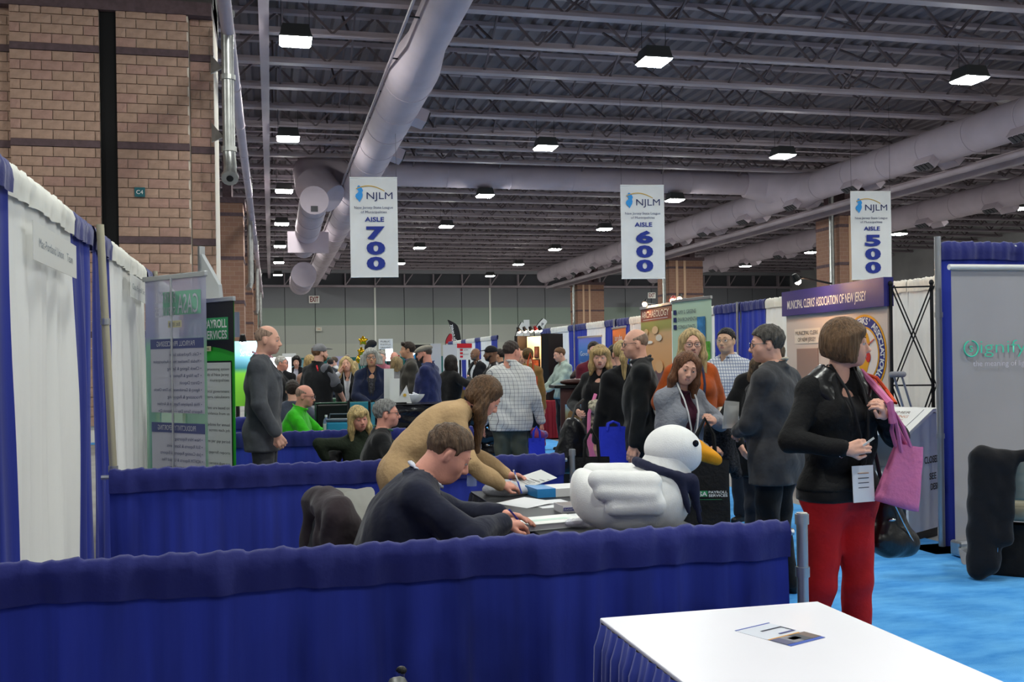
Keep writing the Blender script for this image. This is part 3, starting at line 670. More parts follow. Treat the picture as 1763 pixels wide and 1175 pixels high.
    if P.get('hat'):
        kind, c = P['hat']; hmz = cloth(c)
        if kind == 'baseball':
            hp = [('e', (0, -.012, .045), (.092, .108, .088), None, .02), ('e', (0, .125, .052), (.068, .07, .008), rotx(8), .02)]
            clip = lambda X, Y, Z: (np.where(Y > .06, .02, .022 - .1 * Y) - Z) + 0 * X
        else:
            hp = [('e', (0, .0, .07), (.096, .128, .050), rotx(9), .03), ('e', (0, .105, .045), (.066, .05, .012), rotx(14), .03)]; clip = None
        v, f = sdf_mesh(hp, .007, clip=clip, fold=.001); np_obj('cap', [(tf(v), f)], hmz, root)
    return out
def hand_mesh(W, dirv, nrm, hs, curl, side, splay=.0, near=False, thumb=None):
    """palm plus five bent fingers; dirv along the hand, nrm out of the back of the hand"""
    d = Vector(dirv).normalized(); n = Vector(nrm); n = (n - d * n.dot(d)).normalized(); x = d.cross(n).normalized() * side    # x points to the thumb side
    W = Vector(W); q = lambda a, b, c: W + (d * a + x * b + n * c) * hs
    pr = [('c', q(-.010, 0, 0), q(.008, 0, 0), .027 * hs, .026 * hs, .01), ('c', q(.015, .018, 0), q(.075, .026, 0), .017 * hs, .014 * hs, .012), ('c', q(.015, -.016, 0), q(.070, -.027, 0), .016 * hs, .013 * hs, .012), ('c', q(.02, 0, 0), q(.078, 0, 0), .016 * hs, .014 * hs, .012)]
    for i, (b, L) in enumerate(((.029, .072), (.010, .080), (-.010, .074), (-.028, .058))):
        base = q(.078 - .004 * abs(i - 1), b, 0); ang = 0; p = base; r = .0092 * hs
        for j, fr in enumerate((.45, .32, .23)):
            ang += curl * (.55, .65, .5)[j]; dd = d * math.cos(ang) - n * math.sin(ang) + x * (splay * (1.5 - i) * .12)
            e = p + dd.normalized() * L * fr * hs; pr.append(('c', p, e, r, r * .92, .004)); p = e; r *= .93
    c2 = .35 + curl * .25 if thumb is None else thumb
    b0 = q(.02, .024, -.004); b1 = b0 + (d * .032 + x * .026 - n * .012 * (1 + c2)) * hs; b2 = b1 + (d * .034 + x * .004 * (1 - c2) - n * .012 * c2 - x * .012 * c2) * hs
    pr += [('c', b0, b1, .013 * hs, .0105 * hs, .008), ('c', b1, b2, .0105 * hs, .0085 * hs, .004)]
    return sdf_mesh(pr, .0048 if near else .0075)
PEOPLE = []
def person(label, xy, yaw, ht=1.75, sex='m', pose='stand', lean=0, side=0, twist=0, head=(0, 0, 0), armL=None, armR=None, girth=1.0, top=None, over=None, trousers='#20222a', shoes='#151515',
           skin_k='fair', group='people at the trade show', legs=None, handL=None, handR=None, near=False, bust=None, seat=.47, sk_sleeve=None, hip_shift=(0, 0), z0=0.0, sw=None, noleg=False, **P):
    """arms: (target xyz for a 1.75 m figure in the local frame, elbow hint); local +Y is forward, +X the person's right"""
    s = ht / 1.75; P['sex'] = sex; P['near'] = near; F = sex == 'f'
    root = empty('person', (xy[0], xy[1], z0), rz=math.radians(yaw)); tag(root, label, 'person', group); PEOPLE.append(root)
    sw = (sw or (.142 if F else .167)) * s; w = girth; P['neck_r'] = (.046 if F else .056) * s * (1 + (w - 1) * .4)
    hb = .0125 if near else .018
    pz = (.93 * s) if pose == 'stand' else seat + .10
    Pv = Vector((hip_shift[0], hip_shift[1], pz)); L = Vector((1, 0, 0))
    R1, R2, R3 = [rotz(twist * k) @ roty(side * k) @ rotx(lean * k) for k in (.35, .8, 1)]
    waist = Pv + R1 @ Vector((0, 0, .14 * s)); chest = waist + R2 @ Vector((0, 0, .20 * s)); nb = chest + R3 @ Vector((0, -.01, .205 * s))
    Rh = rotz(head[0]) @ R3.lerp(Matrix.Identity(3), .6) if False else (rotz(head[0]) @ rotx(head[1]) @ roty(head[2]))
    nt = nb + (R3 @ Vector((0, .018, .034 * s))) + Rh @ Vector((0, .0, .02 * s)); hs = (.97 if not F else .94) * s ** .5
    hc = nt + Rh @ Vector((0, .03, .115)) * hs
    S = {k: nb + R3 @ Vector((k * sw, -.005, -.070 * s)) for k in (-1, 1)}
    def hcap(c, R, hl, r): a = R @ Vector((hl, 0, 0)); return (c - a, c + a, r)
    tors = [hcap(Pv + Vector((0, -.01, -.02)), R1, .075 * s, .118 * s * (1.04 if F else 1) * w ** .5), hcap(waist, R1.lerp(R2, .5), .058 * s * w, (.098 if F else .108) * s * w), hcap(waist.lerp(chest, .5) + R2 @ Vector((0, .01 * w, 0)), R2, .066 * s * w, .108 * s * w),
            hcap(chest, R2, (.07 if F else .088) * s * w ** .5, (.104 if F else .116) * s * w ** .6), hcap(nb + R3 @ Vector((0, -.005, -.10 * s)), R3, (.07 if F else .088) * s, .080 * s)]
    def torso(o=0, k=.06):
        pr = [('c', a, b, r + o, r + o, k) for a, b, r in tors]
        pr += [('c', nb + R3 @ Vector((0, 0, .01)), S[q], .046 * s + o, .050 * s + o, .04) for q in (-1, 1)]
        if w > 1.1: pr.append(('e', waist + R2 @ Vector((0, .06 * w, .03)), (.12 * w + o, .10 * w + o, .14 + o), None, .06))
        if F and bust is not False:
            for q in (-1, 1): pr.append(('e', chest + R2 @ Vector((q * .068 * s, .078 * s * w ** .5, .015)), (.062 + o, .058 + o, .062 + o), None, .05))
        return pr
    arms = {}; 
    for q, arm in ((-1, armL), (1, armR)):
        tgt, hint = arm if arm else (((q * .235), .03, .80), (q * .5, -1, 0))
        T = Vector(tgt) * s; T.x += hip_shift[0]; T.y += hip_shift[1]
        E, T = ik(S[q], T, .29 * s, .265 * s, hint); arms[q] = (S[q], E, T)
    fatA = 1 + (w - 1) * .45
    def armp(q, o=0, upto=1.0, k=.022):
        a, e, t = arms[q]; pr = []
        if upto > 1: t = t + (t - e).normalized() * .02
        if upto <= .5: e2 = a.lerp(e, upto * 2); return [('c', a, e2, .052 * s * fatA + o, (.052) * s * fatA + o, k)]
        pr.append(('c', a, e, .050 * s * fatA + o, .042 * s * fatA + o, k))
        f = (upto - .5) * 2; pr.append(('c', e, e.lerp(t, f), .043 * s * fatA + o, .031 * s + o * .8, .012)); return pr
    lg = {}
    for q in (-1, 1):
        hip = Pv + Vector((q * .088 * s, 0, -.05))
        if pose == 'stand':
            fx, fy, ky = (legs or {}).get(q, (q * .10, 0.0, .03)); ank = Vector((fx * s + hip_shift[0], fy * s - .03, .085)); kn = hip.lerp(ank, .5) + Vector((0, ky, 0))
        else:
            kx, kyy, fx, fy = (legs or {}).get(q, (q * .12, .44, q * .12, .40)); kn = Vector((kx + hip_shift[0], kyy * s + hip_shift[1], seat + .06)); ank = Vector((fx + hip_shift[0], fy * s + hip_shift[1], .085)); hip = hip + Vector((0, .03, 0))
        lg[q] = (hip, kn, ank)
    def legp(o=0, flare=0, k=.04):
        pr = []
        for q in (-1, 1):
            a, b, c = lg[q]; pr += [('c', a, b, .086 * s * w ** .4 + o, .060 * s + o, k), ('c', b, c, .057 * s + o, .042 * s + o + flare, .03)]
        return pr
    sk = skin(skin_k)
    # ---- body: one skin surface, finer at head and hands
    parts = [sdf_mesh(torso(-.006) + armp(-1, -.003) + armp(1, -.003) + ([] if noleg else legp(-.012)) + [('c', nb, nt, P['neck_r'], P['neck_r'], .03)], .020 if not near else .016)]
    parts.append(head_parts(root, Rh, hc, hs, P))
    for q, hp in ((-1, handL), (1, handR)):
        if hp == 'hide': continue
        hp = hp or {}; a, e, t = arms[q]; fd = (t - e).normalized(); d = Vector(hp.get('dir', fd)); n = Vector(hp.get('n', (q * 1.0, .15, .1)))
        parts.append(hand_mesh(t + fd * .005, d, n, s * (.92 if F else 1.02), hp.get('curl', .5), hp.get('flip', q), hp.get('splay', 0), near, hp.get('thumb')))
    np_obj('body', parts, sk, root)
    # ---- clothes
    up = Vector((0, 0, 1))
    def garment(g, i):
        o = g.get('off', .012); k = g.get('kind', 'shirt'); hem = g.get('hem', .86) * s if pose == 'stand' else g.get('hem_sit', pz - .09); hem += 0
        pr = torso(o)
        if g.get('sleeve', .97) > 0: pr += armp(-1, o, g.get('sleeve', .97)) + armp(1, o, g.get('sleeve', .97))
        if k in ('jacket', 'coat'):
            pr += [('c', nb + R3 @ Vector((0, 0, -.01)), S[q] + R3 @ Vector((q * .008, 0, .006)), .045 * s + o, .052 * s + o, .03) for q in (-1, 1)]
            hz = hem - .05 if pose == 'stand' else pz - .1
            pr += [('c', Pv + Vector((-.09 * s, -.01, 0)), Vector((Pv.x - .10 * s, Pv.y - .005, hz)), .105 * s * w ** .5 + o, .11 * s * w ** .5 + o, .05), ('c', Pv + Vector((.09 * s, -.01, 0)), Vector((Pv.x + .10 * s, Pv.y - .005, hz)), .105 * s * w ** .5 + o, .11 * s * w ** .5 + o, .05), ('c', Pv, Vector((Pv.x, Pv.y, hz)), .115 * s * w ** .5 + o, .12 * s * w ** .5 + o, .05)]
        elif pose == 'stand':
            hz = hem - .05; pr += [('c', Pv + Vector((q * .075 * s, 0, 0)), Vector((Pv.x + q * .082 * s, Pv.y, hz)), .112 * s * w ** .5 + o, .112 * s * w ** .5 + o, .05) for q in (-1, 1)]
        if g.get('extra'): pr += g['extra'](locals_) if callable(g['extra']) else g['extra']
        if k == 'poncho':
            pr += [('c', S[q], arms[q][1].lerp(S[q], .15) + Vector((q * .01, 0, 0)), .050, .070, .05) for q in (-1, 1)]
        c = g.get('collar', 'crew'); cz = nb + (nt - nb) * .35
        if c in ('shirt', 'jacket', 'stand'):
            rr = P['neck_r'] + (.010 if c == 'shirt' else .020); th = .009 if c == 'shirt' else .013; hgt = {'shirt': .072, 'jacket': .016, 'stand': .045}[c] * (.8 if lean > 20 else 1)
            tm = 2.0 if c == 'jacket' else 2.75; ua = (nt + Rh @ Vector((0, -.03, .03)) - nb).normalized(); xa = R3 @ Vector((1, 0, 0)); ya = ua.cross(xa).normalized()
            ring = [nb + (nt - nb) * .25 + (xa * (rr * 1.08 * math.sin(t)) + ya * (.004 + rr * 1.1 * -math.cos(t) + (.012 if math.cos(t) < 0 else 0)) + ua * (hgt * (.55 + .45 * math.cos(t)) - .012)) for t in np.linspace(-tm, tm, 13)]
            pr += [('c', ring[j], ring[j + 1], th, th, .006) for j in range(12)]; pr.append(('c', nb + (nt - nb) * .2, nt + Rh @ Vector((0, .01, .06)), P['neck_r'] + .004, P['neck_r'] + .012, .004, 's'))
        elif c == 'high': pr += [('c', nb, nb + (nt - nb) * .8, P['neck_r'] + .018, P['neck_r'] + .012, .02)]; pr.append(('c', nb + (nt - nb) * .75, nt + Rh @ Vector((0, 0, .08)), P['neck_r'] + .006, P['neck_r'] + .02, .005, 's'))
        elif c == 'crew':
            ring = [nb + (nt - nb) * .18 + R3 @ Vector(((P['neck_r'] + .012) * math.sin(t), .012 - (P['neck_r'] + .014) * math.cos(t), .02 * math.cos(t))) for t in np.linspace(0, 6.283, 15)]
            pr += [('c', ring[j], ring[j + 1], .008, .008, .006) for j in range(14)]
            pr.append(('c', nb + (nt - nb) * .3 + R3 @ Vector((0, .012, 0)), nt + Rh @ Vector((0, 0, .06)), P['neck_r'] + .010, P['neck_r'] + .03, .006, 's'))
        elif c == 'scoop': pr.append(('c', nb + R3 @ Vector((0, .075 * s, -.03 * s)), nt + Rh @ Vector((0, 0, .06)), .07 * s, P['neck_r'] + .03, .01, 's'))
        if g.get('v'):
            depth = g['v']; bpt = chest.lerp(Pv, depth) + R2 @ Vector((0, .155 * s * w ** .8, 0)); tp = nb + R3 @ Vector((0, .10 * s, .035))
            if g.get('lapel', True): pr += [('c', nb + R3 @ Vector((q * .066 * s, .045 * s, .012)), chest.lerp(nb, .35) + R3 @ Vector((q * .085 * s, .110 * s * w ** .6 + o, 0)), .014, .022, .010) for q in (-1, 1)] + [('c', chest.lerp(nb, .35) + R3 @ Vector((q * .085 * s, .110 * s * w ** .6 + o, 0)), bpt + R2 @ Vector((q * .026, -.02, .02)), .022, .008, .010) for q in (-1, 1)]
            pr.append(('c', tp, bpt, .066 * s, .014, .008, 's'))
        sit_clip = None
        hx = hem
        clip = (lambda X, Y, Z: np.where(np.abs(X - Pv.x) < (.30 if pose == 'stand' else .25), (hx - Z) * (1 if lean < 40 else 0.2), -1) * np.ones_like(Y)) if not g.get('noclip') else None
        if clip is not None:
            armlo = min(min(arms[q][1].z, arms[q][2].z) for q in (-1, 1))
            def clip(X, Y, Z, hx=hx):     # hem only cuts the torso, not hanging sleeves
                c0 = (hx - Z) * np.ones_like(X) * np.ones_like(Y)
                for q in (-1, 1):
                    for (a, b) in ((arms[q][0], arms[q][1]), (arms[q][1], arms[q][2])):
                        a_, b_ = npv(a), npv(b); ba = b_ - a_; t = np.clip(((X - a_[0]) * ba[0] + (Y - a_[1]) * ba[1] + (Z - a_[2]) * ba[2]) / float(ba @ ba), 0, 1)
                        d = np.sqrt((X - a_[0] - t * ba[0]) ** 2 + (Y - a_[1] - t * ba[1]) ** 2 + (Z - a_[2] - t * ba[2]) ** 2) - (.062 * s + o); c0 = np.minimum(c0, d)
                return c0
        v, f = sdf_mesh(pr, g.get('res', hb), fold=g.get('fold', .004), clip=clip, seed=i + len(PEOPLE))
        return np_obj(g.get('name', {'jacket': 'jacket', 'coat': 'coat', 'poncho': 'poncho'}.get(k, 'shirt')), [(v, f)], g['mat'] if not isinstance(g['mat'], str) else cloth(g['mat']), root)
    locals_ = None
    gs = []
    if top: gs.append(garment(top, 1))
    if over: gs.append(garment(over, 5))
    if not noleg:
        tp = trousers if isinstance(trousers, dict) else {'mat': trousers}
        pr = legp(tp.get('off', .012), tp.get('flare', .014)) + [('c', a, b, r + .006, r + .006, .05) for a, b, r in tors[:1]]
        if tp.get('skirt'): pr = [('c', Pv + Vector((q * .07, 0, .04)), Vector((q * .09, 0, tp['skirt'])), .12, .15, .06) for q in (-1, 1)]
        ztop = (waist.z - .02) if pose == 'stand' else 9
        bot = tp.get('bottom', .05)
        v, f = sdf_mesh(pr, hb, fold=tp.get('fold', .005), seed=len(PEOPLE), clip=lambda X, Y, Z: np.maximum(bot - Z, Z - ztop) + 0 * X + 0 * Y)
        np_obj('trousers' if not tp.get('skirt') else 'skirt', [(v, f)], tp['mat'] if not isinstance(tp['mat'], str) else cloth(tp['mat']), root)
        for q in (-1, 1):
            a = lg[q][2]; v, f = sdf_mesh([('c', a + Vector((0, -.03, -.04)), a + Vector((q * .02, .15 * s, -.052)), .036, .032, .03), ('c', a + Vector((0, -.01, 0)), a + Vector((0, .0, .03)), .042, .042, .03), ('e', a + Vector((q * .01, .06, -.072)), (.045, .13, .012), None, .01)], .012)
            np_obj('shoe', [(v, f)], M('shoe_' + shoes.strip('#'), shoes, .35), root)
    def surf(x, t, out=.0):
        """point on the front of the torso: x sideways, t 0 at the neck base to 1 at the pelvis, in local coordinates"""
        c = nb.lerp(chest, t * 2.4) if t < .417 else chest.lerp(waist, min(1, (t - .417) / .3)) if t < .717 else waist.lerp(Pv, min(1.2, (t - .717) / .283))
        d = np.interp(t, [0, .2, .42, .7, 1], [.075, .11, .14 if not F else .165, .125, .135]) * s * w ** .8; R = R3 if t < .4 else R2
        d *= math.sqrt(max(.15, 1 - (x / (.24 * s)) ** 2)); return c + R @ Vector((x, d + .02 + out, 0))
    root_info = dict(root=root, nb=nb, chest=chest, waist=waist, P=Pv, arms=arms, hc=hc, Rh=Rh, R3=R3, surf=surf, s=s, S=S, nt=nt)
    return root_info
def lanyard(I, col='#2a2c33', drop=.78, badge=True, w=.05, bcol='#d9d9d6', wide=.007, bs=1.0):
    sf = I['surf']; pts = [(-w, -.02), (-w * 1.05, .12), (-w * .9, .3), (-w * .5, .52), (0, drop)]
    m = M('strap_' + col.strip('#'), col, .7); l = [sf(x, max(0, t), .010) for x, t in pts]; r = [sf(-x, max(0, t), .010) for x, t in pts]
    back = I['nb'] + I['R3'] @ Vector((0, -.06, .05)); nl = I['nb'] + I['R3'] @ Vector((-.06, .03, .055)); nr = I['nb'] + I['R3'] @ Vector((.06, .03, .055))
    MB().tube([back, nl] + l[1:] + r[1:-1][::-1] + [nr, back], wide, 6, False).build('lanyard', m, I['root'], True)
    if badge:
        p = sf(0, drop, .016); q = sf(0, min(1.15, drop + .3), .016); d = (q - p).normalized(); x = Vector((1, 0, 0)); n = x.cross(d)
        mb = MB(); v = [p - x * .05 * bs, p + x * .05 * bs, p + x * .05 * bs + d * .14 * bs, p - x * .05 * bs + d * .14 * bs]; mb.add(v + [a - n * .004 for a in v], [(0, 1, 2, 3), (7, 6, 5, 4), (0, 4, 5, 1), (1, 5, 6, 2), (2, 6, 7, 3), (3, 7, 4, 0)]).build('badge', M('badge_' + bcol.strip('#'), bcol, .4), I['root'])
# ================================================================ booths: drapes, rails, tables, displays
def onz(u, v, z):
    """world point where the sight line of pixel (u,v) meets height z"""
    p = at(u, v, 1.0); t = (z - CAMH) / (p.z - CAMH); return at(u, v, t)
m_blue = M('blue_drape', '#2c3a9c', .75, noise=(1.0, .35), bump=(40, .12), transl=.5, stretch=(11, 11, .35), sheen=.25)  # stretched noise paints fold light and shade as vertical streaks
m_blue_head = M('blue_drape_pocket_shaded', '#1d2470', .75, noise=(.9, .12), bump=(40, .12), sheen=.25)  # same cloth, darkened in colour where no light comes through the double layer
m_wdrape = M('white_drape', '#f0f0ee', .8, noise=(.7, .03), bump=(40, .08), transl=.18, stretch=(6, 6, .6))
m_wdrape_head = M('white_drape_pocket', '#e8e7df', .8, noise=(3, .06))
m_pole = M('drape_pole', '#b9b39c', .4, .5)
def drape(label, a, b, white, z1=2.44, z0=.02, seed=0, group='tall drapes along the booth backs', head=.13):
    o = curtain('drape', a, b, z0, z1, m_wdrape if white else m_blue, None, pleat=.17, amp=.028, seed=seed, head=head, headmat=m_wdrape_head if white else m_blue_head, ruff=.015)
    tag(o, label, 'drape', group); return o
def post(label, x, y, z, r=.022, mat=None, lean=(0, 0), base=True):
    rt = empty('drape_post', (x, y, 0)); tag(rt, label, 'post')
    MB().tube([(lean[0], lean[1], .03), (0, 0, z)], r, 12).build('upright', mat or m_pole, rt, True)
    for zz in (.91, z * .75): MB().tube([(lean[0] * (1 - zz / z), 0, zz - .02), (lean[0] * (1 - zz / z), 0, zz + .02)], r * 1.25, 12).build('collar', mat or m_alu, rt, True)
    if base: MB().box((-.2, -.2, .0), (.2, .2, .012)).build('base_plate', m_darksteel, rt, bevel=.003)
    return rt
WX = -1.10
for i, (y0, y1, wh, lb) in enumerate(((.4, 2.5, 0, 'blue back drape nearest the camera on the left'), (2.5, 4.73, 0, 'blue back drape at the left edge of the picture'), (4.75, 6.22, 1, 'widest white back drape on the left'), (6.24, 6.80, 0, 'narrow blue back drape left of the pale post'), (6.90, 7.62, 0, 'dark blue back drape right of the pale post'),
                                (7.64, 9.62, 1, 'white back drape left of the see-through banner'), (9.64, 10.6, 0, 'blue back drape just above the see-through banner'), (10.62, 13.2, 1, 'white back drape hidden behind the banners'))):
    drape(lb, (WX, y0), (WX, y1), wh, seed=i * 3 + 1)
post('pale leaning drape post between two blue drapes', WX + .06, 6.86, 2.46, .024, lean=(.09, 0)); post('pale drape post behind the see-through banner', WX + .05, 10.12, 2.46)
def paper_sign(label, y0, y1, z, txt):
    r = empty('paper_sign', mat=frame_at((WX + .075, y1 if False else y0), (WX + .075, y1), 0)); r.matrix_world = frame_at((WX + .055, y0), (WX + .055, y1), 0); tag(r, label, 'sign')
    L = y1 - y0; MB().box((0, -.002, z), (L, .002, z + .18)).build('sign_sheet', M('paper_white', '#ebebe8', .8, transl=.3), r)
    if txt: text(txt, M('faded_ink', '#8f98a0', .7), r, L * .5, z + .07, w=L * .78, h=.045)
paper_sign('paper booth name strip on the widest white drape', 5.0, 6.05, 2.05, 'Mac-Portland Union    Team'); paper_sign('small paper name strip on the second white drape', 8.3, 9.3, 2.1, 'Casa Payroll Svc')
RY = [3.66, 6.82, 10.10, 13.2]; RX0, RX1 = -1.0, 2.0
for i, (y, lb) in enumerate(((RY[0], 'low blue rail drape nearest the camera, right across the picture'), (RY[1], 'low blue rail drape behind the seated man in navy'), (RY[2], 'low blue rail drape behind the seated blonde woman'), (RY[3], 'low blue rail drape farthest back on the left'))):
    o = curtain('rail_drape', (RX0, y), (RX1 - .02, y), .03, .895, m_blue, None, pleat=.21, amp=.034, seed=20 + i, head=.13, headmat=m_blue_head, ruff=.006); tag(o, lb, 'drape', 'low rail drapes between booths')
    MB().tube([(RX0 - .05, y, .862), (RX1, y, .862)], .014, 8).build('cross_rod', m_alu, o)
    if i == 0: post('short silver rail post at the near corner by the red trousers', RX1 + .04, y, .935, .022, m_alu)
    else: post(['', 'short silver rail post behind the white plush duck', 'short rail post beside the black counter', 'farthest short rail post'][i], RX1 + .04, y, .935, .02, m_alu)
# right-hand booths
BX = 7.35
for i, (y0, y1, wh, lb) in enumerate(((7.3, 9.3, 1, 'white back drape right of the black truss'), (9.32, 10.6, 1, 'warm lit white back drape behind the clerks display'), (10.62, 12.4, 1, 'white back drape between the clerks display and the truss'), (12.42, 14.15, 1, 'white back drape left of the clerks display'), (14.17, 15.0, 0, 'blue back drape right of the man in plaid'), (15.02, 16.0, 0, 'blue back drape behind the man in plaid'),
                                (16.02, 18.0, 1, 'white back drape right of the green banner'), (18.02, 18.7, 0, 'blue back drape between the archaeology and green banners'), (18.72, 20.2, 1, 'white back drape left of the archaeology banner'), (20.22, 21.0, 0, 'blue back drape right of the orange banner post'), (21.05, 21.8, 0, 'blue back drape behind the orange banner'), (21.82, 23.2, 1, 'white back drape above the blue banner'),
                                (23.22, 24.0, 0, 'blue back drape behind the blue banner'), (24.02, 24.7, 0, 'blue back drape left of the blue banner'), (24.72, 26.4, 1, 'white back drape behind the lit photo booth'), (26.42, 27.4, 0, 'blue back drape above the lit photo booth'))):
    drape(lb, (BX, y0), (BX, y1), wh, seed=40 + i, group='tall drapes along the right booths')
for y, lb in ((15.01, 'thin drape post splitting the blue drape behind the plaid shirt'), (21.02, 'thin drape post by the orange banner'), (24.01, 'thin drape post by the blue banner')): post(lb, BX - .07, y, 2.46, .02, m_alu, base=False)
for i, (y0, y1, wh) in enumerate(((33, 34, 0), (34, 35.8, 1), (35.8, 36.8, 0), (36.8, 38.6, 1), (38.6, 39.6, 0), (39.6, 41.4, 1), (41.4, 42.6, 0))):
    drape(f'far {"white" if wh else "blue"} drape beyond the cross aisle, {ord_[i]} from the right', (BX, y0), (BX, y1 - .02), wh, seed=70 + i, group='far drapes beyond the cross aisle')
# end drape of the lamp maker's booth
pS = gp(1617, 8.1); PSX, PSY = pS.x, pS.y
post('tall silver post at the corner of the grey banner booth', PSX, PSY, 2.5, .026, m_alu)
for i in range(3): drape(['blue end drape left of and behind the grey banner', 'blue end drape above the grey banner', 'blue end drape at the right edge'][i], (PSX + .03 + i * .78, PSY + .02), (PSX + .80 + i * .78, PSY + .02), 0, seed=90 + i, group='blue drapes of the corner booth', z1=2.45)
MB().tube([(PSX, PSY + .02, 2.43), (PSX + 2.4, PSY + .02, 2.43)], .018).build('drape_rod', m_alu, None); tag(bpy.data.objects['drape_rod'], 'silver rod carrying the blue drapes of the corner booth', 'rod')
o = curtain('rail_drape', (5.9, 11.0), (BX - .1, 11.0), .03, .92, m_blue, None, pleat=.26, amp=.02, seed=33, head=.13, headmat=m_blue_head); tag(o, 'low blue rail drape beyond the white kiosk', 'drape', 'low rail drapes between booths')

# ---------------- roll-up banners
def rollup(name, label, a, b, z1, sheet, z0=.12, pole_front=False, base=True, t=.004):
    r = empty(name); r.matrix_world = frame_at(a, b, 0); tag(r, label, 'banner'); L = (Vector((b[0], b[1])) - Vector((a[0], a[1]))).length
    n = 8; v = []; f = []
    for i in range(n + 1): x = L * i / n; v += [(x, .012 * math.sin(i / n * math.pi), z0), (x, .004, z1)]
    f = [(2 * i, 2 * i + 2, 2 * i + 3, 2 * i + 1) for i in range(n)]
    mesh('banner_sheet', v, f, sheet, r, True)
    MB().box((-.01, -.015, z1 - .01), (L + .01, .015, z1 + .03)).build('clamp_bar', m_alu, r, bevel=.004)
    if base:
        MB().box((-.01, -.06, .02), (L + .01, .06, z0)).build('base_case', m_alu, r, bevel=.02)
        for x in (L * .2, L * .8): MB().box((x - .03, -.22, 0), (x + .03, .1, .03)).build('base_foot', m_alu, r)
    MB().tube([(L / 2, -.03 if pole_front else .03, .1), (L / 2, -.03 if pole_front else .03, z1)], .009, 8).build('support_pole', m_alu, r)
    return r, L
def grad_sheet(name, stops, transl=.0):
    """printed sheet whose colours change with height (object Z)"""
    if name in _M: return _M[name]
    m = bpy.data.materials.new(name); m.use_nodes = True; nt = m.node_tree; N = nt.nodes; Lk = nt.links; b = N['Principled BSDF']; b.inputs['Roughness'].default_value = .5
    t = N.new('ShaderNodeTexCoord'); s = N.new('ShaderNodeSeparateXYZ'); Lk.new(t.outputs['Object'], s.inputs[0]); mr = N.new('ShaderNodeMapRange'); mr.inputs[2].default_value = 3.0; Lk.new(s.outputs[2], mr.inputs[0])
    r = N.new('ShaderNodeValToRGB'); e = r.color_ramp.elements
    while len(e) < len(stops): e.new(.5)
    for q, (z, c) in zip(e, stops): q.position = z / 3; q.color = (*lin(c), 1)
    Lk.new(mr.outputs[0], r.inputs[0]); Lk.new(r.outputs[0], b.inputs['Base Color'])
    if transl:
        tr = N.new('ShaderNodeBsdfTranslucent'); Lk.new(r.outputs[0], tr.inputs[0]); ms = N.new('ShaderNodeMixShader'); ms.inputs[0].default_value = transl; Lk.new(b.outputs[0], ms.inputs[1]); Lk.new(tr.outputs[0], ms.inputs[2])
        tp = N.new('ShaderNodeBsdfTransparent'); m2 = N.new('ShaderNodeMixShader'); m2.inputs[0].default_value = .22; Lk.new(ms.outputs[0], m2.inputs[1]); Lk.new(tp.outputs[0], m2.inputs[2]); Lk.new(m2.outputs[0], N['Material Output'].inputs[0])
    _M[name] = m; return m
# see-through banner seen from behind: mirrored print
a = gp(251, 8.45); b = gp(356, 7.95)
r, L = rollup('rollup_banner', 'see-through roll-up banner seen from behind with mirrored lettering', a, b, 2.27, grad_sheet('back_print', [(.1, '#7da892'), (1.55, '#7fb093'), (1.72, '#86b899'), (1.80, '#9093b0'), (2.27, '#a5a5bd')], .45), pole_front=True)
pv = M('back_navy', '#4d5480', .7); pw = M('back_white', '#b3b3c0', .7); pw2 = M('back_cream', '#c9c3a0', .7); pi = M('back_ink', '#5a5f7c', .7); pgn = M('back_green', '#74a892', .7)
quad('logo_field', .32 * L, .93 * L, 1.97, 2.16, pgn, r, -.006); text('PAYROLL', pw, r, .36 * L, 2.07, w=.34 * L, h=.09, y=-.009, mirror=True); text('SERVICES', pw, r, .36 * L, 1.96, w=.34 * L, h=.08, y=-.009, mirror=True); text('CASA', pw, r, .73 * L, 1.98, w=.33 * L, h=.16, y=-.009, mirror=True)
quad('date_plate', .40 * L, .62 * L, 1.87, 1.925, pw2, r, -.006); text('Est. 1998', pi, r, .51 * L, 1.882, w=.18 * L, h=.03, y=-.009, mirror=True)
for (zt, zb, head, lines) in ((1.78, 1.18, 'PAYROLL PROCESSING', ['• Calc. Paychecks Issue', '• Module Timesheet Hours Authorization', '• Check Signing & Sealing', '• Tax Filing & Payments', '• Direct Deposit', '• Agency & Garnishment On-Time Checks', '   Processing & Reporting', '• Web Employee Paystubs & Archive', '   Reports Same Day — Deposit On']),
                              (1.10, .67, 'PRODUCTIVITY REPORTING', ['• New Hire Reporting', '• SUI Reports & Statements', '• Job Costing Reports & Exports', '• ADFTM Reports & Upload Files', '• Accrual Reporting System']), (.58, .2, "WORKERS' COMP SERVICES", ['• Actual Wage Reporting'])):
    quad('print_field', .10 * L, .97 * L, zb, zt, pw, r, -.006); quad('print_heading', .10 * L, .97 * L, zt - .08, zt, pv, r, -.0075); text(head, pw, r, .52 * L, zt - .06, w=.62 * L, h=.042, y=-.0095, mirror=True, bold=.01)
    for j, s in enumerate(lines): text(s, pi, r, .93 * L, zt - .14 - j * .057, h=.026, w=min(.78, .022 * len(s)) * L, y=-.009, mirror=True, align='L')
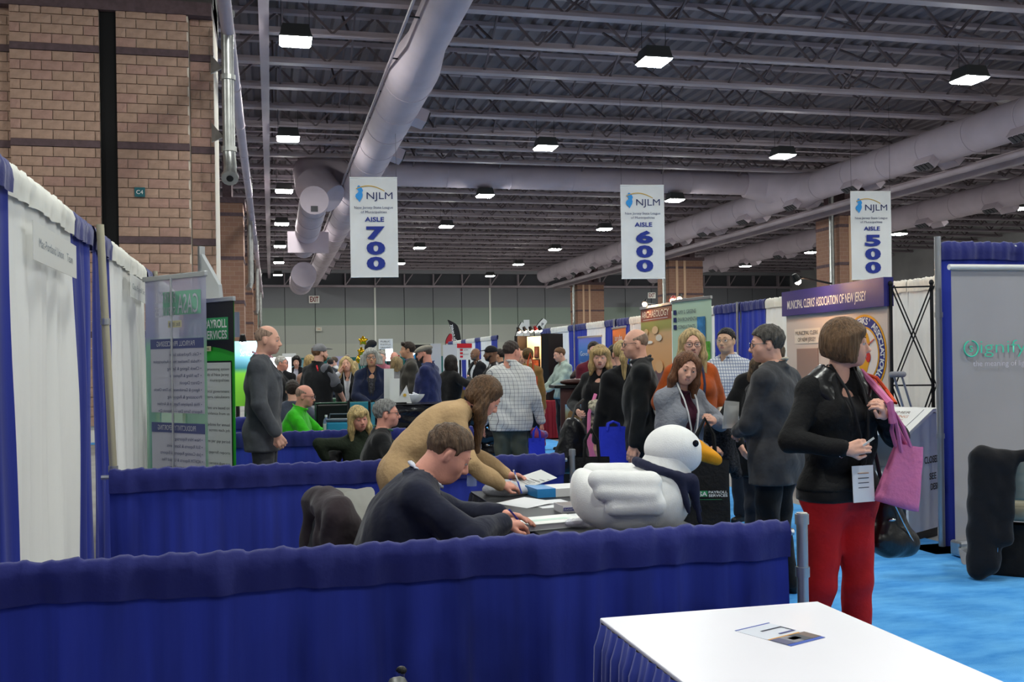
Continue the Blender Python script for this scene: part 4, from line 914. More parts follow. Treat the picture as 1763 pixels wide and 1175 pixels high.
# payroll banner, front
a = gp(318, 9.5); b = gp(404, 9.0)
m_bk = M('print_black', '#17191f', .5); m_gr = M('print_green', '#35b53a', .5); m_dgr = M('print_logo_green', '#2f8a57', .5); m_pp = M('print_white', '#d6d8d8', .5); m_ink = M('print_ink', '#55585e', .6)
r, L = rollup('rollup_banner', 'black and green roll-up banner reading payroll services', a, b, 2.14, m_gr)
arc = [(L * t, 1.66 + .07 * math.sin(math.pi * (t * .9 + .05))) for t in np.linspace(0, 1, 12)]; MB().prism(arc[::1] + [(L, 2.135), (0, 2.135)], -.006, -.004).build('print_field', m_bk, r)
quad('logo_panel', .12 * L, .90 * L, 1.79, 1.99, m_dgr, r, -.009, .002); text('PAYROLL', m_pp, r, .66 * L, 1.90, w=.44 * L, h=.075, y=-.011, bold=.02); text('SERVICES', m_pp, r, .66 * L, 1.80, w=.44 * L, h=.075, y=-.011, bold=.02); text('CASA', m_pp, r, .27 * L, 1.81, w=.25 * L, h=.15, y=-.011, bold=.03)
quad('date_plate', .30 * L, .56 * L, 1.69, 1.735, M('print_cream', '#cfcaa0', .6), r, -.009); text('EST. 1998', m_ink, r, .43 * L, 1.70, w=.2 * L, h=.022, y=-.011)
quad('list_border', .04 * L, .955 * L, .27, 1.60, m_bk, r, -.007); quad('list_field', .055 * L, .94 * L, .285, 1.585, m_pp, r, -.009)
for j, s in enumerate(['Government processing system', 'the unique needs of New Jersey', 'municipalities', '', 'Available to local government', 'administrators, calculators', '', 'Our fees are based on', 'flexible guidance from us', '', 'Automatic updates for annual', 'tax law across each job', '', 'Accumulations per pay period', '', 'Certified payroll reports', '', 'We add the service does not', 'cost your money', '', 'Free your IRS W-2 filing', '', 'Fully-insured and', 'bonded plans']):
    if s: text(s, m_ink, r, .91 * L, 1.515 - j * .05, h=.026, w=.80 * L * len(s) / 30, y=-.011, align='R')
# ---------------- lamp maker's grey banner
pb = gp(1640, 7.75); r, L = rollup('rollup_banner', 'tall grey roll-up banner with a teal ring logo at the right edge', (pb.x, pb.y), (pb.x + .974 * 1.15, pb.y - .03), 2.21, M('grey_fabric_print', '#a9a6aa', .6, noise=(1.2, .05)), z0=.14)
MB().tube([(-.02, 0, 2.225), (L + .02, 0, 2.225)], .022, 10).build('roller_tube', m_white, r, True)
m_teal = M('print_teal', '#4fd6b4', .5); m_tealb = M('print_teal_blue', '#46aebb', .5); m_lav = M('print_lavender', '#d3cfdc', .5)
ring = [(.155 + .06 * math.cos(t), -.008, 1.60 + .06 * math.sin(t)) for t in np.linspace(math.pi / 2 + .35, math.pi / 2 + 2 * math.pi - .15, 26)]
MB().tube(ring, .006, 6).build('logo_ring', m_teal, r, True); text('s', m_teal, r, .155, 1.575, h=.075, y=-.009); text('ignify', m_teal, r, .235, 1.565, w=.40, h=.105, y=-.009, align='L', bold=-.012); text('the meaning of light', m_lav, r, .17, 1.465, w=.50, h=.045, y=-.009, align='L', bold=-.008)
MB().add([(-.12, -.30, .0), (.10, -.12, 0), (.10, -.06, .10), (-.02, -.06, .10), (-.12, -.24, .02), (.02, -.30, 0)], [(0, 1, 2, 3), (0, 3, 4), (0, 5, 1), (5, 2, 1), (5, 3, 2), (0, 4, 5), (4, 3, 5)]).build('chrome_foot', m_chrome, r)
# ---------------- clerks' display wall with truss
a = gp(1355, 12.7); b = gp(1529, 10.5); r = empty('display_wall'); r.matrix_world = frame_at(a, b, 0); tag(r, "pop-up display wall headed Municipal Clerks' Association of New Jersey", 'display'); L = (b - a).length
MB().box((0, 0, .05), (L, .04, 2.07)).build('display_panel', M('display_tan', '#cdbdb0', .7), r); MB().box((-.02, -.05, 2.07), (L + .02, .06, 2.37)).build('display_header', M('display_navy', '#2c2a72', .5), r)
text("MUNICIPAL CLERKS' ASSOCIATION OF NEW JERSEY", m_pp, r, L * .46, 2.15, w=L * .80, h=.105, y=-.054, bold=.008)
cxm, czm, rr = L - .445, 1.575, .43
def disc(rad, y, m, nm): MB().prism([(cxm + rad * math.cos(t), czm + rad * math.sin(t)) for t in np.linspace(0, 2 * math.pi, 41)[:-1]], y, y + .004).build(nm, m, r)
m_og = M('print_amber', '#d99a23', .5); m_em = M('print_emblem_navy', '#2d3480', .5)
disc(rr, -.006, m_og, 'emblem_rim'); disc(rr - .025, -.009, m_em, 'emblem_band'); disc(rr - .13, -.012, m_og, 'emblem_inner_rim'); disc(rr - .15, -.015, M('print_emblem_white', '#e3d6cc', .5), 'emblem_field')
MB().prism([(cxm - .12 + x * .26, czm - .27 + z * .56) for x, z in NJ], -.019, -.016).build('state_emblem', m_og, r); MB().prism([(cxm + .10 + .045 * math.cos(t), czm - .03 + .055 * math.sin(t)) for t in np.linspace(0, 6.28, 15)[:-1]], -.023, -.019).build('emblem_seal', M('print_red', '#c22f2a', .5), r)
MB().bar((cxm - .22, -.022, czm - .05), (cxm + .22, -.022, czm + .16), .004, .012).build('emblem_quill', M('print_coral', '#d9705e', .5), r)
def arc_text(s, t0, t1, rad, up=True):
    for i, c in enumerate(s):
        if c == ' ': continue
        t = t0 + (t1 - t0) * i / (len(s) - 1); text(c, m_pp, r, cxm + rad * math.cos(t), czm + rad * math.sin(t), h=.075, y=-.0125, bold=.03, rot=t - math.pi / 2 if up else t + math.pi / 2)
arc_text("MUNICIPAL CLERKS' ASSOCIATION", 3.5, -.45, rr - .105); arc_text('OF NEW JERSEY', 3.75, 5.65, rr - .05, False)
quad('name_plate', .22, .85, 1.72, 1.90, M('plate_cream', '#e2d3c0', .6), r, -.006); text('MUNICIPAL CLERK', m_bk, r, .53, 1.825, w=.56, h=.05, y=-.009); text('OF NEW JERSEY', m_bk, r, .53, 1.745, w=.44, h=.05, y=-.009)
quad('framed_photo', .28, .80, 1.30, 1.66, M('photo_brown', '#9b7f72', .6), r, -.012, .01); quad('visit_card', .08, .98, .72, 1.18, m_pp, r, -.006); text('VISIT', m_bk, r, .56, .98, w=.50, h=.12, y=-.009, bold=.03); text('njclerks.org', M('print_brick_red', '#a84438', .5), r, .50, .80, w=.66, h=.10, y=-.009)
fr = MB(); w2 = .42       # black truss side frame
P0 = [(L + .03, .02), (L + .03 + w2 * .4, w2 * .9)]
for (x, y) in P0: MB().bar((x, y, 0), (x, y, 2.30), .025).build('truss_upright', m_black, r)
for z0_, z1_ in ((.1, 1.25), (1.25, 2.28)):
    for k in (0, 1):
        A, B = P0[k], P0[1 - k]; MB().bar((A[0], A[1], z0_), (B[0], B[1], z1_), .014).build('truss_brace', m_black, r); MB().bar((A[0] + .03, A[1] + .02, z0_), (B[0] + .03, B[1] + .02, z1_), .012).build('truss_brace', m_black, r)
for z in (.1, 1.25, 2.26): MB().bar((*P0[0], z), (*P0[1], z), .016).build('truss_rail', m_black, r)
for (x, y) in P0: MB().ell((x, y, 2.3), (.025, .025, .03)).build('truss_cap', m_black, r)
def clip_lamp(label, p, power, col='#ffc894', aim=(0, 0, -1), red=False):
    q = empty('clip_lamp', p); tag(q, label, 'lamp'); aim = Vector(aim).normalized()
    MB().tube([-aim * .09, (0, 0, 0)], [.03, .05], 10).build('lamp_shade', M('lamp_red', '#8e2020', .4) if red else m_black, q); MB().ell(aim * .006, (.036, .036, .036)).build('bulb', M('bulb_%d' % power + col[1:], '#fff2e0', .4, emit=(col, power)), q); return q
Mx = r.matrix_world
clip_lamp('warm spot lamp on an arm lighting the clerks display', Mx @ Vector((L * .5, -.42, 2.42)), 260, aim=Mx.to_3x3() @ Vector((0, .6, -1)))
o = bpy.data.objects['clip_lamp']; MB().bar((0, 0, .05), o.matrix_world.inverted() @ (Mx @ Vector((L * .5, 0, 2.38))) if False else (Mx.to_3x3() @ Vector((0, .42, -.03))), .02).build('lamp_arm', m_black, o)
# ---------------- small banners on the right
def poster_banner(label, u0, u1, d0, d1, z1, mat, **k): return rollup('rollup_banner', label, gp(u0, d0), gp(u1, d1), z1, mat, **k)
m_archtop = M('arch_red', '#7a2c1c', .5); m_arch = M('arch_print', '#c88a4a', .55, noise=(2.2, .3), dark='#8a5a3a')
r, L = poster_banner('brown archaeology roll-up banner left of the pale green one', 1104, 1157, 16.0, 14.6, 2.35, grad_sheet('arch_sheet', [(.1, '#7a4a3c'), (1.25, '#6d4a4a'), (1.35, '#d79a5a'), (1.75, '#d8a06a'), (1.95, '#c9a070'), (2.02, '#8f8c3c'), (2.13, '#9a9a48'), (2.15, '#9a3c22'), (2.35, '#5a1c14')]))
text('ARCHAEOLOGY', M('print_pale_peach', '#ecd9c4', .5), r, L / 2, 2.20, w=L * .88, h=.10, y=-.008, bold=.01); quad('print_rule', .1 * L, .9 * L, 2.165, 2.172, m_pp, r, -.008)
MB().prism([(.15 * L, 1.02), (.98 * L, .82), (.98 * L, 1.18), (.6 * L, 1.5)], -.008, -.006).build('print_soil', M('print_umber', '#6b4a4e', .6), r)
for x, z, w_, h_, c in ((.2, 1.98, .14, .1, '#d9b27c'), (.5, 2.0, .2, .12, '#e2b98a'), (.62, 1.88, .2, .1, '#d7cbb8'), (.3, 1.82, .25, .05, '#e9e2d2'), (.35, 1.2, .3, .3, '#b0683e'), (.62, 1.45, .25, .2, '#dba874')): MB().prism([((x + w_ * .5 * math.cos(t)) * L, z + h_ * .5 * math.sin(t)) for t in np.linspace(0, 6.28, 11)[:-1]], -.009, -.007).build('print_figure', M('pf' + c[1:], c, .6), r)
r, L = poster_banner('pale green consultants roll-up banner behind the blonde woman in orange', 1158, 1226, 14.5, 13.6, 2.37, M('pale_green_print', '#b9ceb4', .55))
for j, (s, w_) in enumerate((('AMY S. GREENE', .46), ('ENVIRONMENTAL', .52), ('CONSULTANTS', .44))): text(s, m_ink, r, .17 * L, 2.19 - j * .105, w=w_ * L, h=.055, y=-.008, align='L'); quad('print_icon', .05 * L, .13 * L, 2.185 - j * .105, 2.25 - j * .105, m_dknavy, r, -.008)
for x0, x1, z0_, z1_, m in ((.66, .86, 1.80, 2.13, M('pg_sky', '#3c78a8', .6, noise=(9, .4))), (.40, .66, 1.63, 1.87, M('pg_rock', '#5a5558', .6, noise=(14, .6))), (.66, .97, 1.50, 1.79, M('pg_grass', '#5fa33c', .6, noise=(16, .35)))): quad('print_photo', x0 * L, x1 * L, z0_, z1_, m, r, -.008)
for j, (s, w_) in enumerate((('Consultants to', .34), ('Development Industries', .46), ('Nature', .16))): text(s, m_ink, r, .78 * L, 1.41 - j * .055, w=w_ * L, h=.03, y=-.008)
r, L = poster_banner('narrow orange roll-up banner above the ponytail', 1055, 1078, 21, 19.8, 2.2, M('orange_print', '#d9772e', .55)); text('aruba', m_pp, r, L / 2, 1.95, w=L * .55, h=.12, y=-.008); text('networks', m_pp, r, L / 2, 1.85, w=L * .35, h=.05, y=-.008)
r, L = poster_banner('blue roll-up banner reading Government behind the blonde with bangs', 996, 1036, 22, 20.8, 2.05, grad_sheet('gov_sheet', [(.1, '#274a9a'), (1.2, '#2f57ad'), (1.75, '#2e6fc0'), (2.05, '#4a5fc0')])); text('Government', M('print_pale_blue', '#cfe0f2', .5), r, .1 * L, 1.66, w=.75 * L, h=.10, y=-.008, align='L')
for j in range(8): text(['Document services', 'Records scanning', 'Vital systems', 'Licensing online', 'Budget planning', 'Public notices', 'Permit tracking', 'Grant support'][j], m_lav, r, .1 * L, 1.5 - j * .1, w=(.5 + .05 * (j % 3)) * L, h=.04, y=-.008, align='L')
for (u, v, d, red, lb) in ((1110, 524, 15.6, False, 'warm arm lamp above the archaeology banner'), (1158, 518, 14.8, True, 'red clip lamp left of the green banner top'), (1170, 515, 14.9, False, 'bright bulb lamp beside the red clip lamp')):
    p = at(u, v, d); q = clip_lamp(lb, p, 60, aim=(-.4, -.6, -.6), red=red); MB().bar((0, 0, .02), Vector((.45, .1, -.03)), .012).build('lamp_arm', m_alu, q)
# ================================================================ furniture and things
def pt(x, y, z): return Vector((x, y, z))
def table(name, label, x0, x1, y0, y1, z, topm, skirtm, pleat=.05, skirt_amp=.012, top_t=.012, over=.0, head=.05):
    r = empty(name, ((x0 + x1) / 2, (y0 + y1) / 2, 0)); tag(r, label, 'table'); hx, hy = (x1 - x0) / 2, (y1 - y0) / 2
    MB().box((-hx, -hy, z - .03), (hx, hy, z - .002)).build('table_board', M('table_board', '#8a7a66', .7), r)
    MB().box((-hx - .004, -hy - .004, z - .010), (hx + .004, hy + .004, z + .004)).build('table_cover', topm, r, bevel=.004)
    for sx in (-1, 1):
        for sy in (-1, 1): MB().tube([(sx * (hx - .06), sy * (hy - .08), 0), (sx * (hx - .06), sy * (hy - .08), z - .03)], .014).build('leg', m_alu, r)
    n = int((2 * hx + 2 * hy) * 2 / pleat) * 4; per = 4 * (hx + hy); v = []; f = []; rows = [(z - .004, .006, .3), (z - head, .012, .6), (z - head - .02, .014, .8), (z * .5, .02, 1), (.03, .026, 1.2)]
    for i in range(n):
        s = per * i / n
        if s < 2 * hx: p, o = (-hx + s, -hy), (0, -1)
        elif s < 2 * hx + 2 * hy: p, o = (hx, -hy + s - 2 * hx), (1, 0)
        elif s < 4 * hx + 2 * hy: p, o = (hx - (s - 2 * hx - 2 * hy), hy), (0, 1)
        else: p, o = (-hx, hy - (s - 4 * hx - 2 * hy)), (-1, 0)
        w = math.sin(s / pleat * 2 * math.pi) + .5 * math.sin(s / pleat * 1.3 * math.pi + 1)
        for (zz, of, k) in rows: q = of + skirt_amp * k * (w + 1.2); v.append((p[0] + o[0] * q, p[1] + o[1] * q, zz))
    m_ = len(rows)
    for i in range(n):
        for k in range(m_ - 1): a, b = i * m_ + k, ((i + 1) % n) * m_ + k; f.append((a, a + 1, b + 1, b))
    mesh('table_skirt', v, f, skirtm, r, True)
    return r
m_tabw = M('white_table_cover', '#eceaf2', .35, noise=(.8, .02), spec=.5)
m_skirt = M('blue_skirt', '#2f3f9e', .6, noise=(2, .1), sheen=.2)
table('skirted_table', 'white-topped table with blue pleated skirt in the right foreground', .97, 1.70, 1.15, 2.96, .76, m_tabw, m_skirt)
# flyer on it
c0, c1, c2, c3 = onz(1265, 1087, .7645), onz(1362, 1114, .7645), onz(1419, 1098, .7645), onz(1318, 1072, .7645)
fx = (c1 - c0); fl_ = empty('flyer', c0); fl_.matrix_world = frame_at(c0, c1, .7645); tag(fl_, 'glossy flyer lying on the white foreground table', 'flyer'); A = fx.length; iv = fl_.matrix_world.inverted(); B = (iv @ c3)
W_, D_ = A, B.y
def fq(nm, x0, x1, y0, y1, m, z=.001): MB().box((x0 * W_, y0 * D_, z), (x1 * W_, y1 * D_, z + .0006)).build(nm, m, fl_)
fq('flyer_sheet', 0, 1, 0, 1, M('flyer_white', '#dfe3ee', .3), 0); fq('print_edge', 0, .025, 0, 1, M('flyer_blue', '#3d5bb8', .4)); fq('print_footer', .93, 1, 0, 1, M('flyer_blue', '#3d5bb8', .4)); fq('print_stripe', .60, .64, .0, .9, m_og)
for k, (x0, x1, y0, y1, c) in enumerate(((.64, .93, 0, .25, '#5b5a78'), (.64, .93, .25, .5, '#8a8890'), (.64, .93, .5, .75, '#3d4450'), (.64, .93, .75, 1, '#6f5f5a'), (.25, .28, .35, .95, '#3a3f55'), (.25, .50, .92, .95, '#3a3f55'), (.48, .52, .5, .95, '#4a4f8a'), (.72, .84, .35, .6, '#e6e6ea'))): fq('print_picture', x0, x1, y0, y1, M('fp' + c[1:], c, .4), .0018)
m_vinyl_g = M('grey_vinyl', '#8a8574', .45, noise=(5, .08)); m_vinyl_d = M('dark_vinyl', '#3a3d3c', .4, noise=(5, .1))
def chair(label, loc, rz, vin=None, name='stack_chair', zs=1.0):
    """stacking side chair: local +Y is the way a sitter faces"""
    r = empty(name, loc, rz); r.scale = (1, 1, zs); tag(r, label, 'chair', 'grey stacking chairs'); vin = vin or m_vinyl_g
    v, f = sdf_mesh([('c', (-.16, .0, .455), (.16, .0, .455), .06, .06, .06), ('c', (-.17, .18, .46), (.17, .18, .46), .05, .05, .06), ('c', (-.15, -.16, .45), (.15, -.16, .45), .05, .05, .06)], .018); np_obj('seat', [(v, f)], vin, r)
    v, f = sdf_mesh([('c', (-.16 + .02 * abs(k - 2) / 2, -.225 - .055 * k / 4, .58 + .06 * k), (.16 - .02 * abs(k - 2) / 2, -.225 - .055 * k / 4, .58 + .06 * k), .028, .028, .05) for k in range(5)], .015); np_obj('backrest', [(v, f)], vin, r)
    for s in (-1, 1):
        MB().tube([(s * .235, .20, .01), (s * .22, .17, .40), (s * .21, -.10, .41)], .012).build('leg', m_chrome, r, True)
        MB().tube([(s * .235, -.25, .01), (s * .215, -.19, .42), (s * .205, -.225, .55), (s * .195, -.285, .84)], .012).build('leg', m_chrome, r, True)
        MB().ell((s * .195, -.287, .842), (.013, .013, .010)).build('frame_cap', m_black, r)
    MB().tube([(-.21, -.1, .405), (.21, -.1, .405)], .010).tube([(-.205, .15, .395), (.205, .15, .395)], .010).build('frame_bar', m_chrome, r)
    return r
# near chair: only the top corner reaches the picture
pc = gp(612, 2.36); chair('chair whose back corner pokes in at the bottom edge', (pc.x - .22, pc.y - .19, 0), math.radians(82), m_vinyl_d)
pc = gp(464, 4.8); ch = chair('chair with a brown coat over its back behind the near rail', (pc.x, pc.y, 0), math.radians(105), m_vinyl_d)
def drapedcoat(label, ch_loc, rz, mat, prims, name='coat', h=.014, fold=.0055, cat='coat', seed=3):
    v, f = sdf_mesh(prims, h, fold=fold, seed=seed); r = np_obj(name, [(v, f)], mat, None); r.location = ch_loc; r.rotation_euler = (0, 0, rz); tag(r, label, cat); return r
drapedcoat('dark brown coat slumped over a chair back beside a white bag', (pc.x, pc.y, 0), math.radians(105), cloth('#3b3236'), [('c', (-.17, -.27, .86), (.16, -.27, .88), .07, .07, .05), ('c', (-.2, -.25, .84), (-.22, -.22, .5), .07, .07, .05), ('c', (.18, -.27, .84), (.2, -.25, .5), .06, .07, .05), ('c', (-.19, -.33, .78), (-.2, -.36, .40), .055, .06, .05), ('c', (.0, -.34, .80), (.02, -.37, .42), .06, .07, .05), ('c', (.16, -.33, .78), (.17, -.37, .40), .05, .06, .05), ('c', (-.1, -.22, .84), (-.1, -.19, .55), .04, .03, .05), ('e', (-.02, -.29, .90), (.09, .06, .05), None, .05)])
def bag_mesh(w, d, hgt, slump=.0, seed=0, taper=1.0):
    rd = random.Random(seed); n = 24; rows = 10; v = []; f = []
    for j in range(rows + 1):
        t = j / rows; hw = w / 2 * (1 + (taper - 1) * t); hd = d / 2 * (1 - .55 * t)
        for i in range(n):
            a = 2 * math.pi * i / n; c, s = math.cos(a), math.sin(a); x = hw * math.copysign(abs(c) ** .35, c); y = hd * math.copysign(abs(s) ** .35, s)
            k = .018 * math.sin(3 * a + 5 * t + seed) + .016 * math.sin(7 * a - 9 * t + seed) + .01 * math.sin(13 * a + 15 * t); v.append((x * (1 + k), y * (1 + 3 * k), hgt * t + (slump * math.sin(2 * a + seed) * t)))
    for j in range(rows):
        for i in range(n): f.append((j * n + i, j * n + (i + 1) % n, (j + 1) * n + (i + 1) % n, (j + 1) * n + i))
    f.append(tuple(range(n))[::-1]); return v, f
def tote(label, loc, rz, w, d, hgt, mat, handle_h=.22, strap=None, name='tote_bag', taper=1.0, seed=0, slump=.0, logo=None, handles=True, tilt=0):
    r = empty(name, loc, rz); r.rotation_euler = (0, math.radians(tilt), rz); tag(r, label, 'bag'); v, f = bag_mesh(w, d, hgt, slump, seed, taper); mesh('bag_body', v, f, mat, r, True)
    if handles:
        for s in (-1, 1): MB().tube([(-w * .22, s * d * .2, hgt - .03), (-w * .18, s * d * .18, hgt + handle_h * .6), (0, s * .01, hgt + handle_h), (w * .18, s * d * .18, hgt + handle_h * .6), (w * .22, s * d * .2, hgt - .03)], .011, 6).build('handle', strap or mat, r, True)
    if logo == 'casa':
        for k in range(1):
            y = -d * .5 * .80 - .022; quad('logo_green', -w * .42, w * .0, hgt * .52, hgt * .60, m_dgr, r, y, .002); text('CASA', m_pp, r, -w * .2, hgt * .53, w=w * .38, h=hgt * .06, y=y - .003, bold=.02); text('PAYROLL', m_pp, r, w * .22, hgt * .565, w=w * .40, h=hgt * .034, y=y - .003, bold=.02); text('SERVICES', m_pp, r, w * .22, hgt * .52, w=w * .40, h=hgt * .034, y=y - .003, bold=.02); quad('logo_rule', -w * .2, w * .3, hgt * .48, hgt * .485, m_dgr, r, y)
    return r
m_whitebag = M('white_bag', '#d9d9d2', .5, noise=(4, .06), bump=(6, .5), transl=.2)
pb_ = gp(603, 5.25); b_ = tote('crumpled white bag on a chair beside the brown coat', (pb_.x, pb_.y, .345), .25, .26, .15, .535, m_whitebag, handles=False, seed=4, slump=.035, taper=.9); text('CO', m_logo_blue, b_, .05, .235, h=.085, y=-.085, shear=.2)
chair('chair carrying the white bag', (pb_.x, pb_.y + .02, 0), math.radians(170), m_vinyl_d, zs=.7)
# ---- booth table with black cloth
m_blackcloth = M('black_cloth', '#17181b', .6, noise=(6, .2), bump=(5, .3)); m_blacktop = M('black_table_top', '#23262b', .45)
TX0, TX1, TY0, TY1 = 1.18, 1.94, 4.05, 6.10
table('booth_table', 'black-clothed booth table carrying the plush duck and papers', TX0, TX1, TY0, TY1, .76, m_blacktop, m_blackcloth, pleat=.16, skirt_amp=.01)
TZ = .7645
# ---- plush duck
m_plush = M('white_plush', '#f3f3f1', .95, noise=(30, .02), bump=(160, .12), sheen=.4); m_beak = M('orange_felt', '#e59a1a', .8, bump=(40, .2)); m_band = M('navy_bandana', '#23263f', .85, bump=(30, .2))
dk = empty('plush_duck', (onz(1088, 914, TZ).x, onz(1088, 914, TZ).y, TZ), math.radians(-103)); tag(dk, 'big white plush duck with orange beak and navy bandana', 'plush toy')
pr = [('e', (0, -.02, .135), (.19, .245, .15), None, .06), ('e', (0, .14, .165), (.165, .135, .165), None, .06), ('e', (0, -.205, .18), (.12, .07, .115), rotx(-18), .05), ('c', (0, .15, .26), (0, .19, .36), .105, .11, .06)]
v, f = sdf_mesh(pr, .011, fold=.002); np_obj('body', [(v, f)], m_plush, dk)
v, f = sdf_mesh([('e', (0, .19, .375), (.118, .128, .110), None, .03), ('e', (0, .245, .35), (.09, .08, .085), None, .04)], .009, fold=.001); np_obj('head', [(v, f)], m_plush, dk)
for s in (-1, 1):
    v, f = sdf_mesh([('c', (s * .165, .06, .235), (s * .17, -.17, .255), .058, .045, .03), ('c', (s * .185, .06, .185), (s * .185, -.15, .205), .055, .042, .015), ('c', (s * .19, .08, .145), (s * .185, -.10, .135), .052, .042, .012)], .010, fold=.0015); np_obj('wing', [(v, f)], m_plush, dk)
    MB().ell((s * .092, .283, .405), (.008, .014, .016)).build('eye', M('glass_eye', '#101018', .1), dk, True)
v, f = sdf_mesh([('e', (0, .335, .355), (.055, .085, .028), rotx(22), .02), ('c', (0, .305, .375), (0, .40, .315), .042, .02, .02), ('e', (0, .33, .335), (.045, .075, .018), rotx(22), .015)], .007); np_obj('beak', [(v, f)], m_beak, dk)
ringp = [(.135 * math.cos(t), .155 + .13 * math.sin(t), .275 - .045 * math.sin(t)) for t in np.linspace(0, 6.283, 25)]
pr = [('c', ringp[i], ringp[i + 1], .018, .018, .012) for i in range(24)] + [('c', (s * .10, .255, .235), (s * .03, .305, .09), .03, .012, .03) for s in (-1, 1)] + [('c', (.13, .2, .25), (.14, .24, .10), .022, .01, .03), ('c', (.11, .26, .24), (.08, .30, .05), .02, .01, .03)]
v, f = sdf_mesh(pr, .009, fold=.002); np_obj('bandana', [(v, f)], m_band, dk)
# ---- things on the booth table
def slab(name, label, cat, u, v, dims, rz, m, z=TZ, group=None, bevel=.002):
    p = onz(u, v, z); o = MB().box((-dims[0] / 2, -dims[1] / 2, 0), (dims[0] / 2, dims[1] / 2, dims[2])).build(name, m, None, bevel=bevel); o.location = (p.x, p.y, z); o.rotation_euler = (0, 0, rz); tag(o, label, cat, group); return o
bk = empty('hardback_book', (onz(945, 905, TZ).x, onz(945, 905, TZ).y, TZ), .22); tag(bk, 'thick white-covered book in front of the duck', 'book')
MB().box((-.155, -.11, 0), (.155, .11, .003)).box((-.155, -.11, .026), (.155, .11, .029)).box((-.158, -.11, 0), (-.152, .11, .029)).build('cover', M('book_white', '#dfe2df', .35), bk); MB().box((-.152, -.106, .003), (.150, .106, .026)).build('pages', M('book_pages', '#c9c6cc', .8), bk); MB().box((-.10, -.03, .0292), (.10, .02, .0296)).build('cover_print', M('book_mint', '#bcd8cc', .4), bk)
bt = empty('box_tray', (onz(992, 880, TZ).x, onz(992, 880, TZ).y, TZ), .05); tag(bt, 'open white cardboard tray with purple stamps beside the duck', 'box')
mb = MB(); mb.box((-.10, -.07, 0), (.10, .07, .003))
for lo, hi in (((-.10, -.07, 0), (.10, -.067, .04)), ((-.10, .067, 0), (.10, .07, .04)), ((-.10, -.07, 0), (-.097, .07, .04)), ((.097, -.07, 0), (.10, .07, .04))): mb.box(lo, hi)
mb.build('tray', M('card_white', '#d2d0d4', .7), bt); MB().box((-.096, -.066, .003), (.096, .066, .005)).build('tray_inside', M('kraft', '#8a6a45', .8), bt); quad('stamp_field', -.094, -.03, .012, .030, M('stamp_purple', '#2f2b78', .6), bt, -.0715); text('DUGGETT', m_pp, bt, -.062, .016, w=.055, h=.010, y=-.0725); text('15', M('stamp_purple', '#2f2b78', .6), bt, .03, .012, h=.018, y=-.0715)
bx = slab('paper_box', 'flat white carton with a blue end on the booth table', 'box', 962, 852, (.34, .22, .05), .08, M('box_white', '#dcdcdc', .5)); MB().box((-.172, -.112, .002), (-.06, .112, .052)).build('blue_wrap', M('box_blue', '#2f86c8', .4), bx)
for i, (u, v, rz, lb) in enumerate(((950, 868, .1, 'loose white sheet in front of the blue-ended carton'), (905, 868, .45, 'curled paper sheet under the leaning woman\'s hand'), (1020, 893, -.2, 'white sheet lying partly under the duck tail'), (935, 843, .3, 'white sheet at the back of the booth table'), (985, 846, -.1, 'white leaflet by the rail post on the booth table'))):
    p = onz(u, v, TZ); n = 6; vv = []; ff = []
    for j in range(n + 1):
        for k in range(n + 1): x = -.108 + .216 * k / n; y = -.14 + .28 * j / n; vv.append((x, y, .0015 + .012 * (i == 1) * (k / n) ** 2 + .002 * math.sin(x * 20 + i)))
    for j in range(n):
        for k in range(n): q = j * (n + 1) + k; ff.append((q, q + 1, q + n + 2, q + n + 1))
    o = mesh('paper_sheet', vv, ff, M('sheet_white', '#dedfe2', .7), None, True); o.location = (p.x, p.y, TZ + .001 * i); o.rotation_euler = (0, 0, rz); tag(o, lb, 'paper', 'papers on the booth table')
p = onz(1005, 908, TZ); v, f = sdf_mesh([('e', (0, 0, .02), (.10, .06, .025), None, .02), ('e', (.12, .02, .018), (.08, .05, .02), None, .02)], .01, fold=.006); o = np_obj('plastic_wrap', [(v, f)], M('clear_wrap', '#d0cfe0', .15, alpha=.55, spec=.6, bump=(30, 1)), None); o.location = (p.x, p.y, TZ); tag(o, 'crumpled clear plastic wrap in front of the duck', 'wrap')
p = onz(862, 852, TZ); v, f = sdf_mesh([('e', (0, 0, .03), (.12, .07, .05), None, .03), ('e', (.1, -.02, .02), (.1, .06, .03), None, .03)], .012, fold=.008); o = np_obj('plastic_bag', [(v, f)], M('pale_bag', '#c7cad2', .3, alpha=.85, bump=(20, .8)), None); o.location = (p.x, p.y, TZ); tag(o, 'pale plastic bag behind the leaning woman\'s arm', 'bag')
def bottle(label, p, h=.23, col='#cfd8de', lab='#2f5fae'):
    r = empty('water_bottle', p); tag(r, label, 'bottle'); k = h / .23
    MB().lathe([(.001, 0), (.031 * k, .003), (.032 * k, .03), (.029 * k, .06), (.032 * k, .10), (.032 * k, .15 * k), (.024 * k, .185 * k), (.012 * k, .20 * k), (.012 * k, .212 * k)], 14).build('bottle_body', M('bottle_pet', col, .08, alpha=.45, spec=.6), r, True)
    MB().lathe([(.0325 * k, .07 * k), (.0328 * k, .14 * k)], 14).build('bottle_label', M('bl' + lab[1:], lab, .5), r, True); MB().lathe([(.0135 * k, .208 * k), (.0135 * k, .23 * k)], 12).build('bottle_cap', m_white, r, True); return r
p = onz(808, 838, TZ); bottle('blue-labelled water bottle between the two at the booth table', (max(p.x, TX0 + .05), p.y, TZ), .24, '#9fb0d8', '#2438a8')
